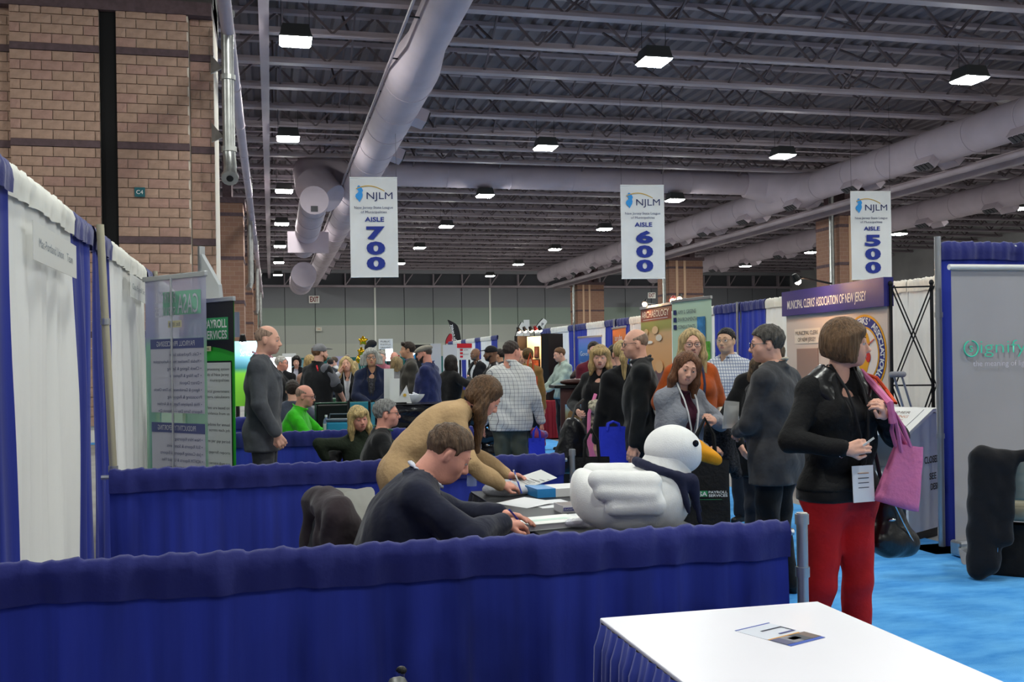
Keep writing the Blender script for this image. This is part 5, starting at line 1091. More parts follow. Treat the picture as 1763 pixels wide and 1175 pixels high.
# ---- kiosk
kc = gp(1560, 8.35); k = empty('kiosk', (kc.x + .115, kc.y + .401, 0), math.radians(-60)); tag(k, 'white slant-topped kiosk behind the tall silver post', 'kiosk')
m_kw = M('kiosk_white', '#d3d8de', .5); hw = .29
for nm, x0 in (('cheek_panel', -hw), ('cheek_panel', hw - .02)):
    MB().add([(x0 + q, y_, z_) for q in (0, .02) for y_, z_ in ((-.3, .08), (.3, .08), (.3, 1.06), (.1, 1.06), (-.3, .90))], [(0, 4, 3, 2, 1), (5, 6, 7, 8, 9), (0, 5, 9, 4), (4, 9, 8, 3), (3, 8, 7, 2), (2, 7, 6, 1), (1, 6, 5, 0)]).build(nm, m_kw, k)
MB().box((-hw, .27, .08), (hw, .3, 1.04)).build('back_panel', m_kw, k)
for z_ in (.3, .55): MB().box((-hw + .02, -.27, z_), (hw - .02, .27, z_ + .02)).build('shelf', m_kw, k)
MB().add([(-hw - .03, -.34, .895), (hw + .03, -.34, .895), (hw + .03, .12, 1.07), (-hw - .03, .12, 1.07), (-hw - .03, -.34, .925), (hw + .03, -.34, .925), (hw + .03, .12, 1.10), (-hw - .03, .12, 1.10)], [(0, 3, 2, 1), (4, 5, 6, 7), (0, 1, 5, 4), (1, 2, 6, 5), (2, 3, 7, 6), (3, 0, 4, 7)]).build('slant_top', m_white, k); MB().box((-hw - .03, .12, 1.07), (hw + .03, .33, 1.10)).build('flat_top', m_white, k)
MB().box((-hw + .02, -.28, 0), (hw - .02, .28, .08)).build('plinth', m_black, k)
sp = empty('notice_print', parent=k); ang = math.atan2(.175, .46); sp.matrix_local = Matrix.Translation((-hw + .04, -.30, .944)) @ Matrix.Rotation(-(math.pi / 2 - ang), 4, 'X'); MB().box((0, -.001, 0), (.50, .001, .42)).build('notice_sheet', m_white, sp)
for j, (s, c) in enumerate((('DISCLAIMER', '#5a4a44'), ('AND CLOSING', '#c87a4a'), ('RECORDS', '#b8663a'), ('PLEASE NOTICE', '#8a6a5a'))): text(s, M('kp' + c[1:], c, .6), sp, .25, .32 - j * .085, w=.34 + .03 * (j % 2), h=.05, y=-.003)
sd_ = empty('panel_print', parent=k); sd_.matrix_local = Matrix.Translation((hw, 0, 0)) @ Matrix.Rotation(math.pi / 2, 4, 'Z')
text('CLOSED', m_bk, sd_, .0, .64, w=.28, h=.06, y=-.003, bold=.02, align='L'); text('SEE', m_bk, sd_, .09, .50, w=.13, h=.055, y=-.003, bold=.02, align='L'); text('DESK', m_bk, sd_, .11, .41, w=.17, h=.055, y=-.003, bold=.02, align='L')
# ---- crutch, dark bin behind the kiosk
ct = at(1545, 645, 10.0); cb = at(1572, 735, 10.0); q = empty('crutch', ct); tag(q, 'pale crutch leaning by the black truss', 'crutch'); dv = (cb - ct); dv = dv.normalized() * ((ct.z - .02) / max(.05, -dv.normalized().z)); sd = Vector((.036, -.01, 0))
for s in (-1, 1): MB().tube([sd * s, dv * .55 + sd * s * 1.1, dv * .8], .011).build('crutch_shaft', m_alu, q, True)
MB().tube([dv * .78, dv], .012).build('crutch_foot', m_alu, q, True); v, f = sdf_mesh([('c', sd * -1.5, sd * 1.5, .03, .03, .02)], .01); np_obj('armpit_pad', [(v, f)], M('grey_foam', '#9a9aa0', .9), q); MB().tube([dv * .4 - sd, dv * .4 + sd], .018).build('hand_grip', m_black, q)
p = gp(1598, 10.6); o = curtain('rail_drape', (p.x - .6, p.y - .5), (p.x + 1.1, p.y - .5), .03, .95, m_blue, None, pleat=.2, amp=.015, seed=3, head=.12, headmat=m_blue_head); tag(o, 'low blue drape just behind the kiosk', 'drape', 'low rail drapes between booths')
bgk = tote('black duffel bag on the low drape by the tall post', (p.x + .1, p.y - .35, .97), .1, .42, .2, .16, m_black, handles=False)
MB().box((-.3, -.14, -.94), (.3, .14, 0)).build('bag_crate', m_blackcloth, bgk)
# ---- chair with black coat at the right edge
pc = Vector((5.085, 6.143, 0)); chair('chair with a black coat over its back at the right edge', pc, math.radians(-40))
drapedcoat('black coat hanging over the chair back at the right edge', (pc.x, pc.y, 0), math.radians(-40), cloth('#17171b'), [('c', (-.20, -.28, .86), (.20, -.28, .86), .045, .045, .05), ('c', (-.21, -.29, .84), (-.24, -.33, .08), .08, .07, .05), ('c', (-.13, -.31, .82), (-.17, -.34, .12), .07, .07, .04), ('c', (-.05, -.30, .84), (-.08, -.32, .3), .06, .06, .04), ('c', (-.17, -.2, .84), (-.17, -.18, .45), .03, .02, .05), ('c', (.18, -.32, .84), (.2, -.33, .74), .05, .04, .05)])
tote('black mass on the floor under the chair at the right edge', (pc.x, pc.y, .0), math.radians(-40), .36, .3, .36, M('black_mass_cloth', '#0e0e11', .7, bump=(9, .5)), handles=False, seed=11)  # black mass added to fill the dark region below the seat
MB().tube([Vector((0, 0, 0)), Vector((-.02, -.01, -.15)), Vector((.02, 0, -.32)), Vector((.015, .0, -.42))], .003, 6).build('coat_zip', m_chrome, None); o = bpy.data.objects['coat_zip']; o.parent = bpy.data.objects.get('coat.001'); o.location = (-.13, -.372, .62)

# ================================================================ middle distance
m_blackwrap = M('black_plastic_cover', '#15161a', .18, noise=(3, .2), bump=(7, .6), spec=.5)
p = gp(752, 12.5); r = empty('draped_counter', (p.x, p.y, 0), math.radians(2)); tag(r, 'tall counter wrapped in shiny black plastic', 'counter')
v, f = sdf_mesh([('c', (-.62, q, z), (.62, q, z), .07, .07, .1) for q in (-.3, -.1, .1, .3) for z in (.07, .25, .45, .65, .85, .99)], .03, fold=.006); np_obj('plastic_cover', [(v, f)], m_blackwrap, r)
MB().box((-.66, -.34, 1.058), (.66, .34, 1.064)).build('counter_top', m_blackwrap, r, bevel=.004)
CZ = 1.072
p = gp(712, 12.45); o = empty('candy_bowl', (p.x, p.y, CZ)); tag(o, 'clear bowl of candy on the black counter', 'bowl'); MB().lathe([(.05, 0), (.075, .02), (.12, .07), (.135, .10), (.13, .10), (.11, .065), (.06, .02)], 18).build('bowl', M('clear_bowl', '#dde3ea', .05, alpha=.5, spec=.6), o, True)
rd = random.Random(2); mb = MB()
for i in range(46): a_ = rd.uniform(0, 6.28); q = rd.uniform(0, .09); mb.ell((q * math.cos(a_), q * math.sin(a_), .06 + rd.uniform(0, .06) * (1 - q * 6)), (.018, .012, .010), 6, 4)
tag(mb.build('candies', M('candy_wrap', '#dcdfe8', .3), o), kind='stuff')
p = gp(683, 12.3); o = empty('leaflet_rack', (p.x, p.y, CZ), -.2); tag(o, 'white leaflet rack beside the candy bowl', 'leaflet rack')
for i, (x, z, hh) in enumerate(((-.10, 0, .42), (-.03, -.06, .30))): MB().add([(x - .06, z, 0), (x + .06, z, 0), (x + .06, z + .06, hh), (x - .06, z + .06, hh), (x - .06, z + .02, 0), (x + .06, z + .02, 0), (x + .06, z + .08, hh), (x - .06, z + .08, hh)], [(0, 1, 2, 3), (7, 6, 5, 4), (0, 4, 5, 1), (1, 5, 6, 2), (2, 6, 7, 3), (3, 7, 4, 0)]).build('leaflet', m_pp, o)
MB().box((-.2, -.12, 0), (.12, .12, .015)).build('rack_base', m_black, o)
p = gp(694, 12.2); o = MB().add([(-.10, 0, 0), (.10, .02, 0), (.04, .02, .22), (.0, .10, 0)], [(0, 1, 2), (1, 3, 2), (3, 0, 2), (0, 3, 1)]).build('tent_card', m_pp, None); o.location = (p.x, p.y, CZ); tag(o, 'white pointed tent card with a gold seal on the black counter', 'card'); MB().lathe([(.02, 0), (.02, .004)], 12, (0, 0, 0)).build('gold_seal', m_gold, o); o.children[0].location = (.015, .004, .10); o.children[0].rotation_euler = (1.5, 0, 0)
# director chairs (teal canvas) behind the black counter
for (u, d, lb) in ((619, 11.6, 'teal folded canvas chair back left of the grey-haired woman'), (639, 11.4, 'narrow teal canvas edge right of the other teal one')):
    p = gp(u, d); o = empty('canvas_chair', (p.x, p.y, 0), .3 if u < 630 else 1.3); tag(o, lb, 'chair'); MB().box((-.14, -.012, .62), (.14, .012, 1.12)).build('canvas_back', M('teal_canvas', '#2f7f92', .8, bump=(30, .2)), o, bevel=.01)
    for s in (-1, 1): MB().bar((s * .14, 0, 0), (s * .14, 0, 1.14), .025).build('leg', m_black, o); MB().bar((s * .14, .3, 0), (s * .14, .3, .6), .025).build('leg', m_black, o)
    MB().box((-.14, 0, .58), (.14, .32, .60)).build('canvas_seat', M('teal_canvas', '#2f7f92', .8), o)
# booth 3 table with cooler, bottle, trimmed chair
p = gp(555, 10.95); table('blue_table', 'blue-draped table under the cooler and water bottle', p.x - .22, p.x + .42, p.y - .1, p.y + .45, .76, M('blue_table_top', '#2b3a9a', .6), m_skirt)
q = gp(560, 11.05); bottle('clear water bottle beside the blue cooler', (q.x, q.y, .765), .24, '#d6dde0', '#d8dde2')
q = gp(583, 11.0); o = empty('cooler_bag', (q.x, q.y, .765), -.2); tag(o, 'turquoise lunch cooler on the blue table', 'cooler'); MB().box((-.13, -.09, 0), (.13, .09, .17)).build('cooler_body', M('turquoise', '#2a8fb0', .6), o, bevel=.02); MB().box((-.132, -.092, .17), (.132, .092, .20)).build('cooler_lid', M('cooler_grey', '#4a5a66', .6), o, bevel=.01); MB().tube([(-.11, 0, .2), (-.1, 0, .25), (.1, 0, .25), (.11, 0, .2)], .008).build('handle', M('cooler_grey', '#4a5a66', .6), o)
q = gp(592, 12.0); o = empty('folding_chair', (q.x, q.y, 0), .05); tag(o, 'black chair with green piped back behind the cooler', 'chair'); MB().box((-.33, -.02, .70), (.33, .02, 1.09)).build('backrest', M('black_leather', '#101412', .3), o, bevel=.02); MB().tube([(-.34, 0, .6), (-.34, 0, 1.10), (.34, 0, 1.10), (.34, 0, .6)], .012).build('green_piping', M('green_pipe', '#1f4a34', .3), o); MB().box((-.3, 0, .46), (.3, .45, .52)).build('seat', M('black_leather', '#101412', .3), o)
for s in (-1, 1):
    for y in (.03, .42): MB().bar((s * .28, y, 0), (s * .28, y, .7 if y < .1 else .46), .025).build('leg', m_black, o)
q = gp(565, 13.6); o = empty('grey_case', (q.x, q.y, 0), 0); tag(o, 'long grey roll case behind the man in green', 'case'); MB().tube([(-.6, 0, .93), (.62, 0, .95)], .075, 14).build('case_body', M('case_grey', '#6e7076', .45), o, True); MB().tube([(.56, 0, .95), (.64, 0, .95)], .082, 14).build('case_end', m_darksteel, o, True); MB().box((-.5, -.1, 0), (.5, .1, .86)).build('case_stand', m_blackcloth, o)
# far tables
q = gp(503, 17.2); table('green_table', 'dark green draped table far left', q.x - .75, q.x + .75, q.y, q.y + .7, .96, M('green_cloth', '#1c4a34', .7), M('green_cloth', '#1c4a34', .7))
q = gp(957, 20.2); table('red_table', 'dark red draped table in the aisle beyond the checked shirt', q.x - .38, q.x + .42, q.y, q.y + .6, .76, M('red_cloth', '#7d1626', .7), M('red_cloth', '#7d1626', .7))
q = gp(955, 23.2); table('blue_table', 'blue draped table in front of the lit photo booth', q.x - .75, q.x + .6, q.y, q.y + .7, .90, m_skirt, m_skirt)
# counter with tall picture card left of the blonde woman
q = gp(985, 10.6); o = empty('picture_stand', (q.x, q.y, 0), -.1); tag(o, 'slim stand with a tall balloon picture left of the pink bag', 'stand'); MB().box((-.13, -.02, .55), (.13, .02, 1.27)).build('stand_panel', M('stand_brown', '#4a2e2c', .6), o); MB().box((-.085, -.026, .62), (.085, -.018, 1.10)).build('picture', grad_sheet('balloon_pic', [(.6, '#c9c66a'), (.8, '#d0c878'), (.95, '#9a7a50'), (1.02, '#a8a888'), (1.1, '#7aa6cc')]), o); MB().ell((0, -.03, .98), (.06, .01, .07)).build('picture_balloon', M('balloon_brown', '#8a6a44', .6), o, True); MB().box((-.2, -.05, 1.27), (.28, .3, 1.30)).build('stand_shelf', m_black, o); MB().box((-.2, -.05, 0), (.2, .15, .55)).build('stand_base', m_blackcloth, o); v, f = sdf_mesh([('e', (.05, .1, 1.33), (.17, .1, .035), None, .02)], .015); np_obj('tray', [(v, f)], M('tray_brown', '#3c211e', .4), o)
# lit photo booth
pL, pR = gp(908, 21.6), gp(950, 21.0); r = empty('photo_booth'); r.matrix_world = frame_at(pL, pR, 0); tag(r, 'brightly lit display wall hung with framed pictures', 'display'); L = (pR - pL).length
MB().box((0, 0, .3), (L, .05, 2.08)).build('display_panel', M('warm_panel', '#f0d9ac', .7), r); MB().box((-.12, -.25, .0), (-.02, .1, 2.1)).build('side_panel', m_black, r); MB().box((L + .01, -.3, 0), (L + .24, .1, 2.12)).build('side_panel', m_black, r)
for x, z, w_, h_, c in ((.42, 1.75, .09, .2, '#5a3a34'), (.80, 1.75, .1, .72, '#f2e2c0'), (.38, 1.48, .2, .2, '#a8542e'), (.72, 1.28, .28, .2, '#b06848'), (.28, 1.22, .3, .24, '#7a3a3a'), (.62, .88, .22, .36, '#d97a30'), (.9, .95, .12, .3, '#c08a50'), (.25, .82, .2, .24, '#3a4a7a')):
    q = empty('picture', parent=r); q.location = (x * L, 0, z); MB().box((-w_ / 2 - .02, -.03, -h_ / 2 - .02), (w_ / 2 + .02, 0, h_ / 2 + .02)).build('picture_frame', M('frame_dark', '#2c1a14', .5), q); MB().box((-w_ / 2, -.034, -h_ / 2), (w_ / 2, -.028, h_ / 2)).build('picture_print', M('pic' + c[1:], c, .5, noise=(14, .4)), q)
for i, (x, red) in enumerate(((.1, 0), (.35, 0), (.6, 0), (.8, 1), (.97, 0))): clip_lamp(f'small clip lamp on top of the lit display, {ord_[i]} from the left', r.matrix_world @ Vector((x * L, -.28, 2.2)), 170, aim=r.matrix_world.to_3x3() @ Vector((0, .5, -1)), red=bool(red))
# far backdrops and screens
def board(name, label, cat, u0, u1, v0, v1, d, mat, base=True):
    a, b = at(u0, v1, d), at(u1, v1, d); t = at(u0, v0, d); r = empty(name); r.matrix_world = frame_at(a, b, 0); tag(r, label, cat); L = (Vector((b.x, b.y)) - Vector((a.x, a.y))).length
    MB().box((0, 0, max(.02, a.z)), (L, .05, t.z)).build('panel', mat, r)
    if base:
        for x in (.05, L - .05): MB().box((x - .02, 0, 0), (x + .02, .05, max(.03, a.z))).build('foot', m_black, r)
    return r, L, a.z, t.z
m_scr = lambda n, c, s: M(n, '#ffffff', .4, emit=(c, s))
board('lit_screen', 'glowing white screen behind the man in the grey suit', 'screen', 466, 501, 616, 648, 19, m_scr('screen_white', '#f2f5ff', 1.6)); r, L, z0_, z1_ = board('lit_backdrop', 'glowing cyan and lime backdrop left of the man in the grey suit', 'backdrop', 402, 446, 588, 700, 13.5, grad_sheet('lime', [(.2, '#6fc832'), (1.45, '#8ee03c'), (1.52, '#2f7f8a'), (1.75, '#9fdcf0')])); text('Services', m_white, r, L * .55, 1.68, w=L * .5, h=.1, y=-.01)
clip_lamp('bright lamp on top of the cyan backdrop', at(418, 588, 13.2), 120, '#eaf6ff', aim=(0, .3, -1))
board('white_panel', 'white panel board behind the dark-haired woman', 'board', 486, 509, 609, 616, 30, m_pp); board('notice_board', 'teal notice board right of the dark-haired woman', 'board', 502, 530, 620, 640, 27, M('board_teal', '#7aa0a8', .7)); board('purple_board', 'pale framed board with a purple picture far behind', 'board', 575, 594, 614, 634, 34, M('board_lilac', '#a8a4c0', .7))
r, L, z0_, z1_ = board('cartoon_sign', 'black and white sign above the grey-haired woman', 'sign', 652, 676, 584, 602, 30, m_pp)
for j, s in enumerate(('PUBLIC', 'R A F F L E', 'DRAWING')): text(s, m_bk, r, L / 2, z1_ - .10 - j * .09, w=L * .7, h=.05, y=-.01)
v, f = sdf_mesh([('e', (0, 0, 0), (.16, .05, .12), None, .03), ('e', (-.1, 0, -.12), (.12, .05, .14), None, .03)], .03); o = np_obj('paper_cutout', [(v, f)], m_black, None); o.location = at(640, 592, 30); tag(o, 'black cut-out figure beside the black and white sign', 'cut-out'); MB().bar((0, 0, -.2), (0, 0, -o.location.z), .02).build('cutout_stick', m_black, o)
board('light_screen', 'bright white screen between two heads near the sign', 'screen', 664, 676, 601, 622, 24, m_scr('screen_white2', '#f4f6ff', 1.3)); r, L, z0_, z1_ = board('poster_screen', 'bright poster with a blue wave behind the man in the tan suit', 'screen', 704, 718, 596, 632, 22, m_scr('screen_cream', '#f7eedd', .9)); MB().prism([(0, z0_), (L, z0_), (L, z0_ + .32), (0, z0_ + .14)], -.01, -.004).build('wave', M('wave_blue', '#2a93d6', .5), r)
board('dark_backdrop', 'black draped backdrop behind the flat-capped man', 'backdrop', 716, 742, 594, 680, 21, m_black); board('silver_backdrop', 'silver curtained backdrop left of the red-headed board', 'backdrop', 742, 760, 592, 650, 24, M('silver_cloth', '#b6b8bc', .5))
r, L, z0_, z1_ = board('text_board', 'pale grey text board left of the red-headed notice', 'board', 763, 787, 594, 640, 23, M('board_pale', '#b9bec4', .7)); text('Care', M('print_rose', '#b06a6a', .6), r, L * .6, (z0_ + z1_) / 2, w=L * .4, y=-.01); r, L, z0_, z1_ = board('red_notice', 'white notice with a red heading hanging between the heads', 'notice', 788, 812, 592, 620, 21, m_pp)
MB().box((-.01, -.012, z1_ - .09), (L + .01, .0, z1_)).build('red_heading', M('notice_red', '#c0202c', .5), r); [quad('red_icon', .05, .11, z1_ - .15 - j * .07, z1_ - .11 - j * .07, M('notice_red', '#c0202c', .5), r, -.01) for j in range(3)]; text('ATM', m_bk, r, L * .6, z1_ - .15, h=.03, y=-.01); text('FREE HELP', m_bk, r, L * .6, z1_ - .23, w=L * .4, y=-.01)
board('flag_board', 'red and white striped board by the bald head', 'board', 682, 688, 612, 632, 25, M('board_red', '#b33a3a', .7))
for i, (u, v, d, lb) in enumerate(((625, 587, 26, 'highest'), (622, 606, 26, 'middle'), (617, 620, 26, 'lowest'))):
    p = at(u, v, d); vv, ff = sdf_mesh([('e', (.0, 0, 0), (.08, .06, .09), None, .02)] + [('c', (0, 0, 0), (.11 * math.cos(t), 0, .11 * math.sin(t)), .05, .025, .03) for t in np.linspace(.31, 6.6, 6)[:-1]], .02); o = np_obj('foil_balloon', [(vv, ff)], M('gold_foil', '#d9a520', .18, .9), None); o.location = p; o.rotation_euler = (0, 0, i * .6); tag(o, f'gold foil balloon, {lb} of three', 'balloon', 'gold balloons'); MB().tube([(0, 0, -.1), (.03, 0, -p.z)], .004, 4).build('ribbon', m_white, o)
def feather(label, u, vt, vb, d, col, txt, tcol, lean=-.25, wpx=16):
    p0, p1 = at(u, vb, d), at(u, vt, d); H_ = p1.z; r = empty('feather_flag', (p0.x, p0.y, 0), -.2); tag(r, label, 'flag'); w_ = wpx * d / 1750; zb = p0.z
    pts = []; n = 12
    for i in range(n + 1): t = i / n; z = zb + (H_ - zb) * t; pts.append((lean * t ** 2 * .5, z))
    right = [(x + w_ * (1 - max(0, (i / n - .7) / .3) ** 2 * .9), z) for i, (x, z) in enumerate(pts)]
    MB().prism(pts + right[::-1], 0, .012).build('flag_cloth', M('flag' + col[1:], col, .7), r); MB().tube([(0, .006, 0)] + [(x, .006, z) for x, z in pts], .015).build('flag_pole', m_black, r)
    cx_ = w_ * .42 + lean * .2
    if len(txt) > 2: text(txt, M('ft' + tcol[1:], tcol, .6), r, cx_ + .05, zb + (H_ - zb) * .12, w=(H_ - zb) * .7, h=w_ * .5, y=-.006, rot=math.pi / 2 - lean * .35, align='L', bold=.02)
    else:
        for j, c in enumerate(txt): text(c, M('ft' + tcol[1:], tcol, .6), r, w_ * .5 + lean * .25, zb + (H_ - zb) * (.5 - .3 * j), h=w_ * .4, y=-.006, bold=.03)
feather('black feather flag with white rotated lettering far beyond the banner', 781, 551, 592, 46, '#1c1c20', 'Jiroweiz', '#d8d8dc', -.5, 13); feather('red feather flag beside the black one', 767, 575, 592, 47, '#b02a35', '', '#ffffff', .4, 14); feather('white feather flag lettered R O left of the other white ones', 886, 555, 592, 36, '#cfd2d2', 'RO', '#4a4f55', .5, 13); feather('white feather flag lettered P, right of the other white ones', 920, 549, 575, 35, '#cfd2d2', 'P', '#4a4f55', .6, 14); board('white_pillar', 'plain white pillar sign between the white feather flags', 'sign', 902, 912, 551, 582, 38, m_pp)
# clear panel stack rising behind the payroll banner
q = gp(368, 12.5); o = empty('clear_sign_stand', (q.x, q.y, 0), -.9); tag(o, 'pale clear-panel sign stand rising above the payroll banner', 'sign'); MB().add([(-.25, 0, 1.9), (.22, 0, 1.9), (.12, 0, 2.55), (-.25, 0, 2.98), (-.25, .05, 1.9), (.22, .05, 1.9), (.12, .05, 2.55), (-.25, .05, 2.98)], [(0, 1, 2, 3), (7, 6, 5, 4), (0, 4, 5, 1), (1, 5, 6, 2), (2, 6, 7, 3), (3, 7, 4, 0)]).build('sign_panel', M('clear_panel', '#c8cccf', .2, alpha=.85), o); MB().box((-.27, -.02, 0), (-.23, .06, 3.05)).build('sign_post', m_alu, o); MB().box((.2, -.02, 1.9), (.5, .02, 2.2)).build('sign_wing', M('wing_slate', '#6a7288', .5), o)
# ================================================================ the crowd
def J(mat, **k): d = dict(kind='jacket', mat=mat, off=.018, v=.62, hem=.78, collar='jacket', fold=.0045); d.update(k); return d
def Sh(mat, **k): d = dict(kind='shirt', mat=mat, off=.009, collar='crew', hem=.88); d.update(k); return d
def strap(name, pts, r, mat, parent): return MB().tube(pts, r, 6).build(name, mat, parent, True)
leather = M('black_leather_jacket', '#0f0f11', .32, noise=(8, .2), bump=(10, .5), spec=.5)
tweed = M('dark_tweed', '#2b2b2f', .9, noise=(70, .7), bump=(60, .6))
# 1 woman in red trousers
rw = gp(1443, 4.85)
I = person('woman in black jacket and red trousers looking right, holding a pink bag strap', rw, 188, 1.73, 'f', near=True, head=(50, 2, 0), hair='bob', hair_col='#6a5038', top=Sh('#131214', off=.008, collar='scoop'), over=J(M('black_knit', '#0e0e10', .8, bump=(40, .3), noise=(8, .2)), v=.75, hem=.93, off=.012),
           armR=((.19, .27, 1.15), (1, -.6, -.6)), armL=((-.09, .21, 1.29), (-1, -.3, -.9)), handR={'dir': (-1, .5, .25), 'n': (.2, .9, .3), 'curl': .85}, handL={'dir': (.45, .35, .55), 'n': (-.6, .7, .1), 'curl': 1.3}, trousers={'mat': M('red_denim', '#b3151b', .8, noise=(5, .15), bump=(30, .25)), 'off': .010, 'flare': .026, 'fold': .0045}, shoes='#101010', legs={1: (.13, -.16, .09), -1: (-.06, .04, .02)}, girth=.98)
lanyard(I, '#15151a', .74, True, .045, '#e2e2e5', bs=1.2)
pq = I['surf'](0, .74, .018); [MB().bar(pq + Vector((-.03, .0015, -.035 - .022 * j)), pq + Vector((.03, .0015, -.035 - .022 * j)), .006, .004).build('badge_print', m_ink if j else M('badge_gold', '#b58a6a', .5), I['root']) for j in range(5)]
yoke, f_ = sdf_mesh([('c', I['S'][q] + Vector((-q * .02, 0, .02)), I['nb'] + Vector((q * .05, .0, .01)), .068, .066, .03) for q in (-1, 1)] + [('c', I['S'][q] + Vector((-q * .04, .055, -.01)), I['chest'] + Vector((q * .075, .09, .06)), .05, .035, .04) for q in (-1, 1)] + [('c', I['nb'], I['nt'] + Vector((0, 0, .1)), .075, .09, .006, 's'), ('c', I['nb'] + Vector((0, .1, .02)), I['chest'] + Vector((0, .16, -.08)), .062, .02, .01, 's')], .0125, fold=.003); np_obj('leather_yoke', [(yoke, f_)], leather, I['root'])
a, e, t = I['arms'][-1]; w = I['root'].matrix_basis
MB().tube([t + Vector((.03, .03, .05)) + Vector((.013 * math.cos(k), 0, .013 * math.sin(k))) for k in np.linspace(0, 6.28, 12)], .003, 5, False).build('ring', m_chrome, I['root'])
a2, e2, t2 = I['arms'][1]; d2 = (t2 - e2).normalized(); x_ = d2.orthogonal().normalized(); y_ = d2.cross(x_); MB().tube([t2 - d2 * .012 + (x_ * math.cos(k) + y_ * math.sin(k)) * .036 for k in np.linspace(0, 6.28, 16)], .0045, 5, False).build('bracelet', m_chrome, I['root'])
MB().bar(t2 + Vector((-.05, .06, .02)), t2 + Vector((-.085, .09, .055)), .022, .008).build('held_card', m_pp, I['root'])
R4 = Matrix.Translation((rw.x, rw.y, 0)) @ Matrix.Rotation(math.radians(188), 4, 'Z'); WP = lambda v: R4 @ Vector(v)
m_pink = M('pink_nonwoven', '#e585b6', .8, noise=(6, .08), bump=(50, .3), transl=.2); m_orange = M('orange_strap', '#d8502a', .7)
sh = I['S'][-1]; hnd = t + Vector((.02, .04, .03))
pb0 = empty('pink_bag', (0, 0, 0)); pb0.matrix_world = R4; tag(pb0, 'pink tote bag slung from the shoulder of the woman in red trousers', 'bag')
strap('shoulder_strap', [sh + Vector((.02, -.05, .07)), sh + Vector((.02, .03, .09)), sh + Vector((.0, .10, .02)), hnd + Vector((-.0, .02, .03)), hnd + Vector((-.02, .01, -.06))], .017, m_pink, pb0)
vb, fb = bag_mesh(.21, .09, .29, .01, 3, .62); bo = mesh('bag_body', vb, fb, m_pink, pb0, True); bo.location = hnd + Vector((-.085, -.05, -.45)); bo.rotation_euler = (math.radians(4), math.radians(-17), math.radians(-12))
for sy in (-.02, .02): strap('bag_handle', [hnd + Vector((-.185, -.06 + sy * .6, -.20)), hnd + Vector((-.09, -.02 + sy, -.08)), hnd + Vector((-.02, .015, .0)), hnd + Vector((-.06, -.02 + sy, -.10)), hnd + Vector((-.115, -.055 + sy * .6, -.20))], .010, m_pink, pb0)
ob = strap('orange_lanyard', [sh + Vector((.0, .0, .085)), sh + Vector((-.03, .08, .06)), sh + Vector((-.07, .10, .0)), hnd + Vector((-.05, .0, .03)), sh + Vector((-.04, .12, -.03)), sh + Vector((-.05, .02, .065))], .009, m_orange, None); ob.matrix_world = R4; tag(ob, 'orange strap loop on the shoulder beside the pink bag strap', 'strap')
pu = empty('black_purse'); pu.matrix_world = R4; tag(pu, 'black leather purse hanging at the hip of the woman in red trousers', 'bag')
v, f = sdf_mesh([('c', (-.28, -.02, .82), (-.30, -.02, .64), .05, .075, .05), ('c', (-.33, -.02, .80), (-.40, -.02, .63), .04, .06, .05), ('c', (-.25, -.02, .66), (-.42, -.02, .62), .065, .05, .05)], .012, fold=.004); np_obj('purse_body', [(v, f)], leather, pu); strap('purse_strap', [sh + Vector((-.01, -.07, .06)), (-.26, -.06, 1.1), (-.29, -.03, .86)], .010, leather, pu); strap('purse_zip', [(-.27, .045, .86), (-.33, .055, .74), (-.40, .045, .64)], .004, m_chrome, pu); MB().ell((-.27, .045, .76), (.022, .010, .008)).build('purse_clasp', m_chrome, pu, True)
# 2 man in charcoal blazer, back view
g2 = gp(1332, 6.6)
I = person('grey-haired man in charcoal blazer seen from behind beside the woman in red trousers', g2, 38, 1.755, near=True, head=(32, 4, 0), hair='short', hair_col='#4c4843', vol=1.06, top=Sh('#b8ad9a', collar='shirt'), over=J(cloth('#38383b', n=.2), hem=.74), armL=((-.05, .24, 1.07), (-1, -.6, -.4)), armR=((.24, .05, .82), (1, -1, 0)), handL={'curl': .9, 'n': (-1, .2, .3)}, trousers='#121214', glasses='#1a1a1c', girth=1.16, sw=.185, fw=1.05)
a, e, t = I['arms'][-1]; o = MB().add([(-.09, 0, -.02), (.10, .01, -.02), (.11, .0, .22), (-.08, -.03, .24), (-.09, .003, -.02), (.10, .013, -.02), (.11, .003, .22), (-.08, -.027, .24)], [(0, 1, 2, 3), (7, 6, 5, 4), (0, 4, 5, 1), (1, 5, 6, 2), (2, 6, 7, 3), (3, 7, 4, 0)]).build('paper_leaflet', m_pp, None); o.matrix_world = Matrix.Translation((g2.x, g2.y, 0)) @ Matrix.Rotation(math.radians(38), 4, 'Z') @ Matrix.Translation(t + Vector((.0, .05, .03))) @ Matrix.Rotation(math.radians(-25), 4, 'Z') @ Matrix.Scale(.72, 4); tag(o, 'white printed leaflet held by the man in the charcoal blazer', 'leaflet')
# 3 woman behind him
I = person('brown-haired woman in black jacket and bright blue top half hidden by the grey-haired man', gp(1316, 7.5), 158, 1.70, 'f', head=(10, 12, -14), hair='long', len=.30, wide=1.15, hair_col='#5f4c38', top=Sh('#2b35b8', collar='scoop'), over=J('#141416', v=.8, hem=.7), armR=((.2, .15, .95), (1, -.5, 0)))
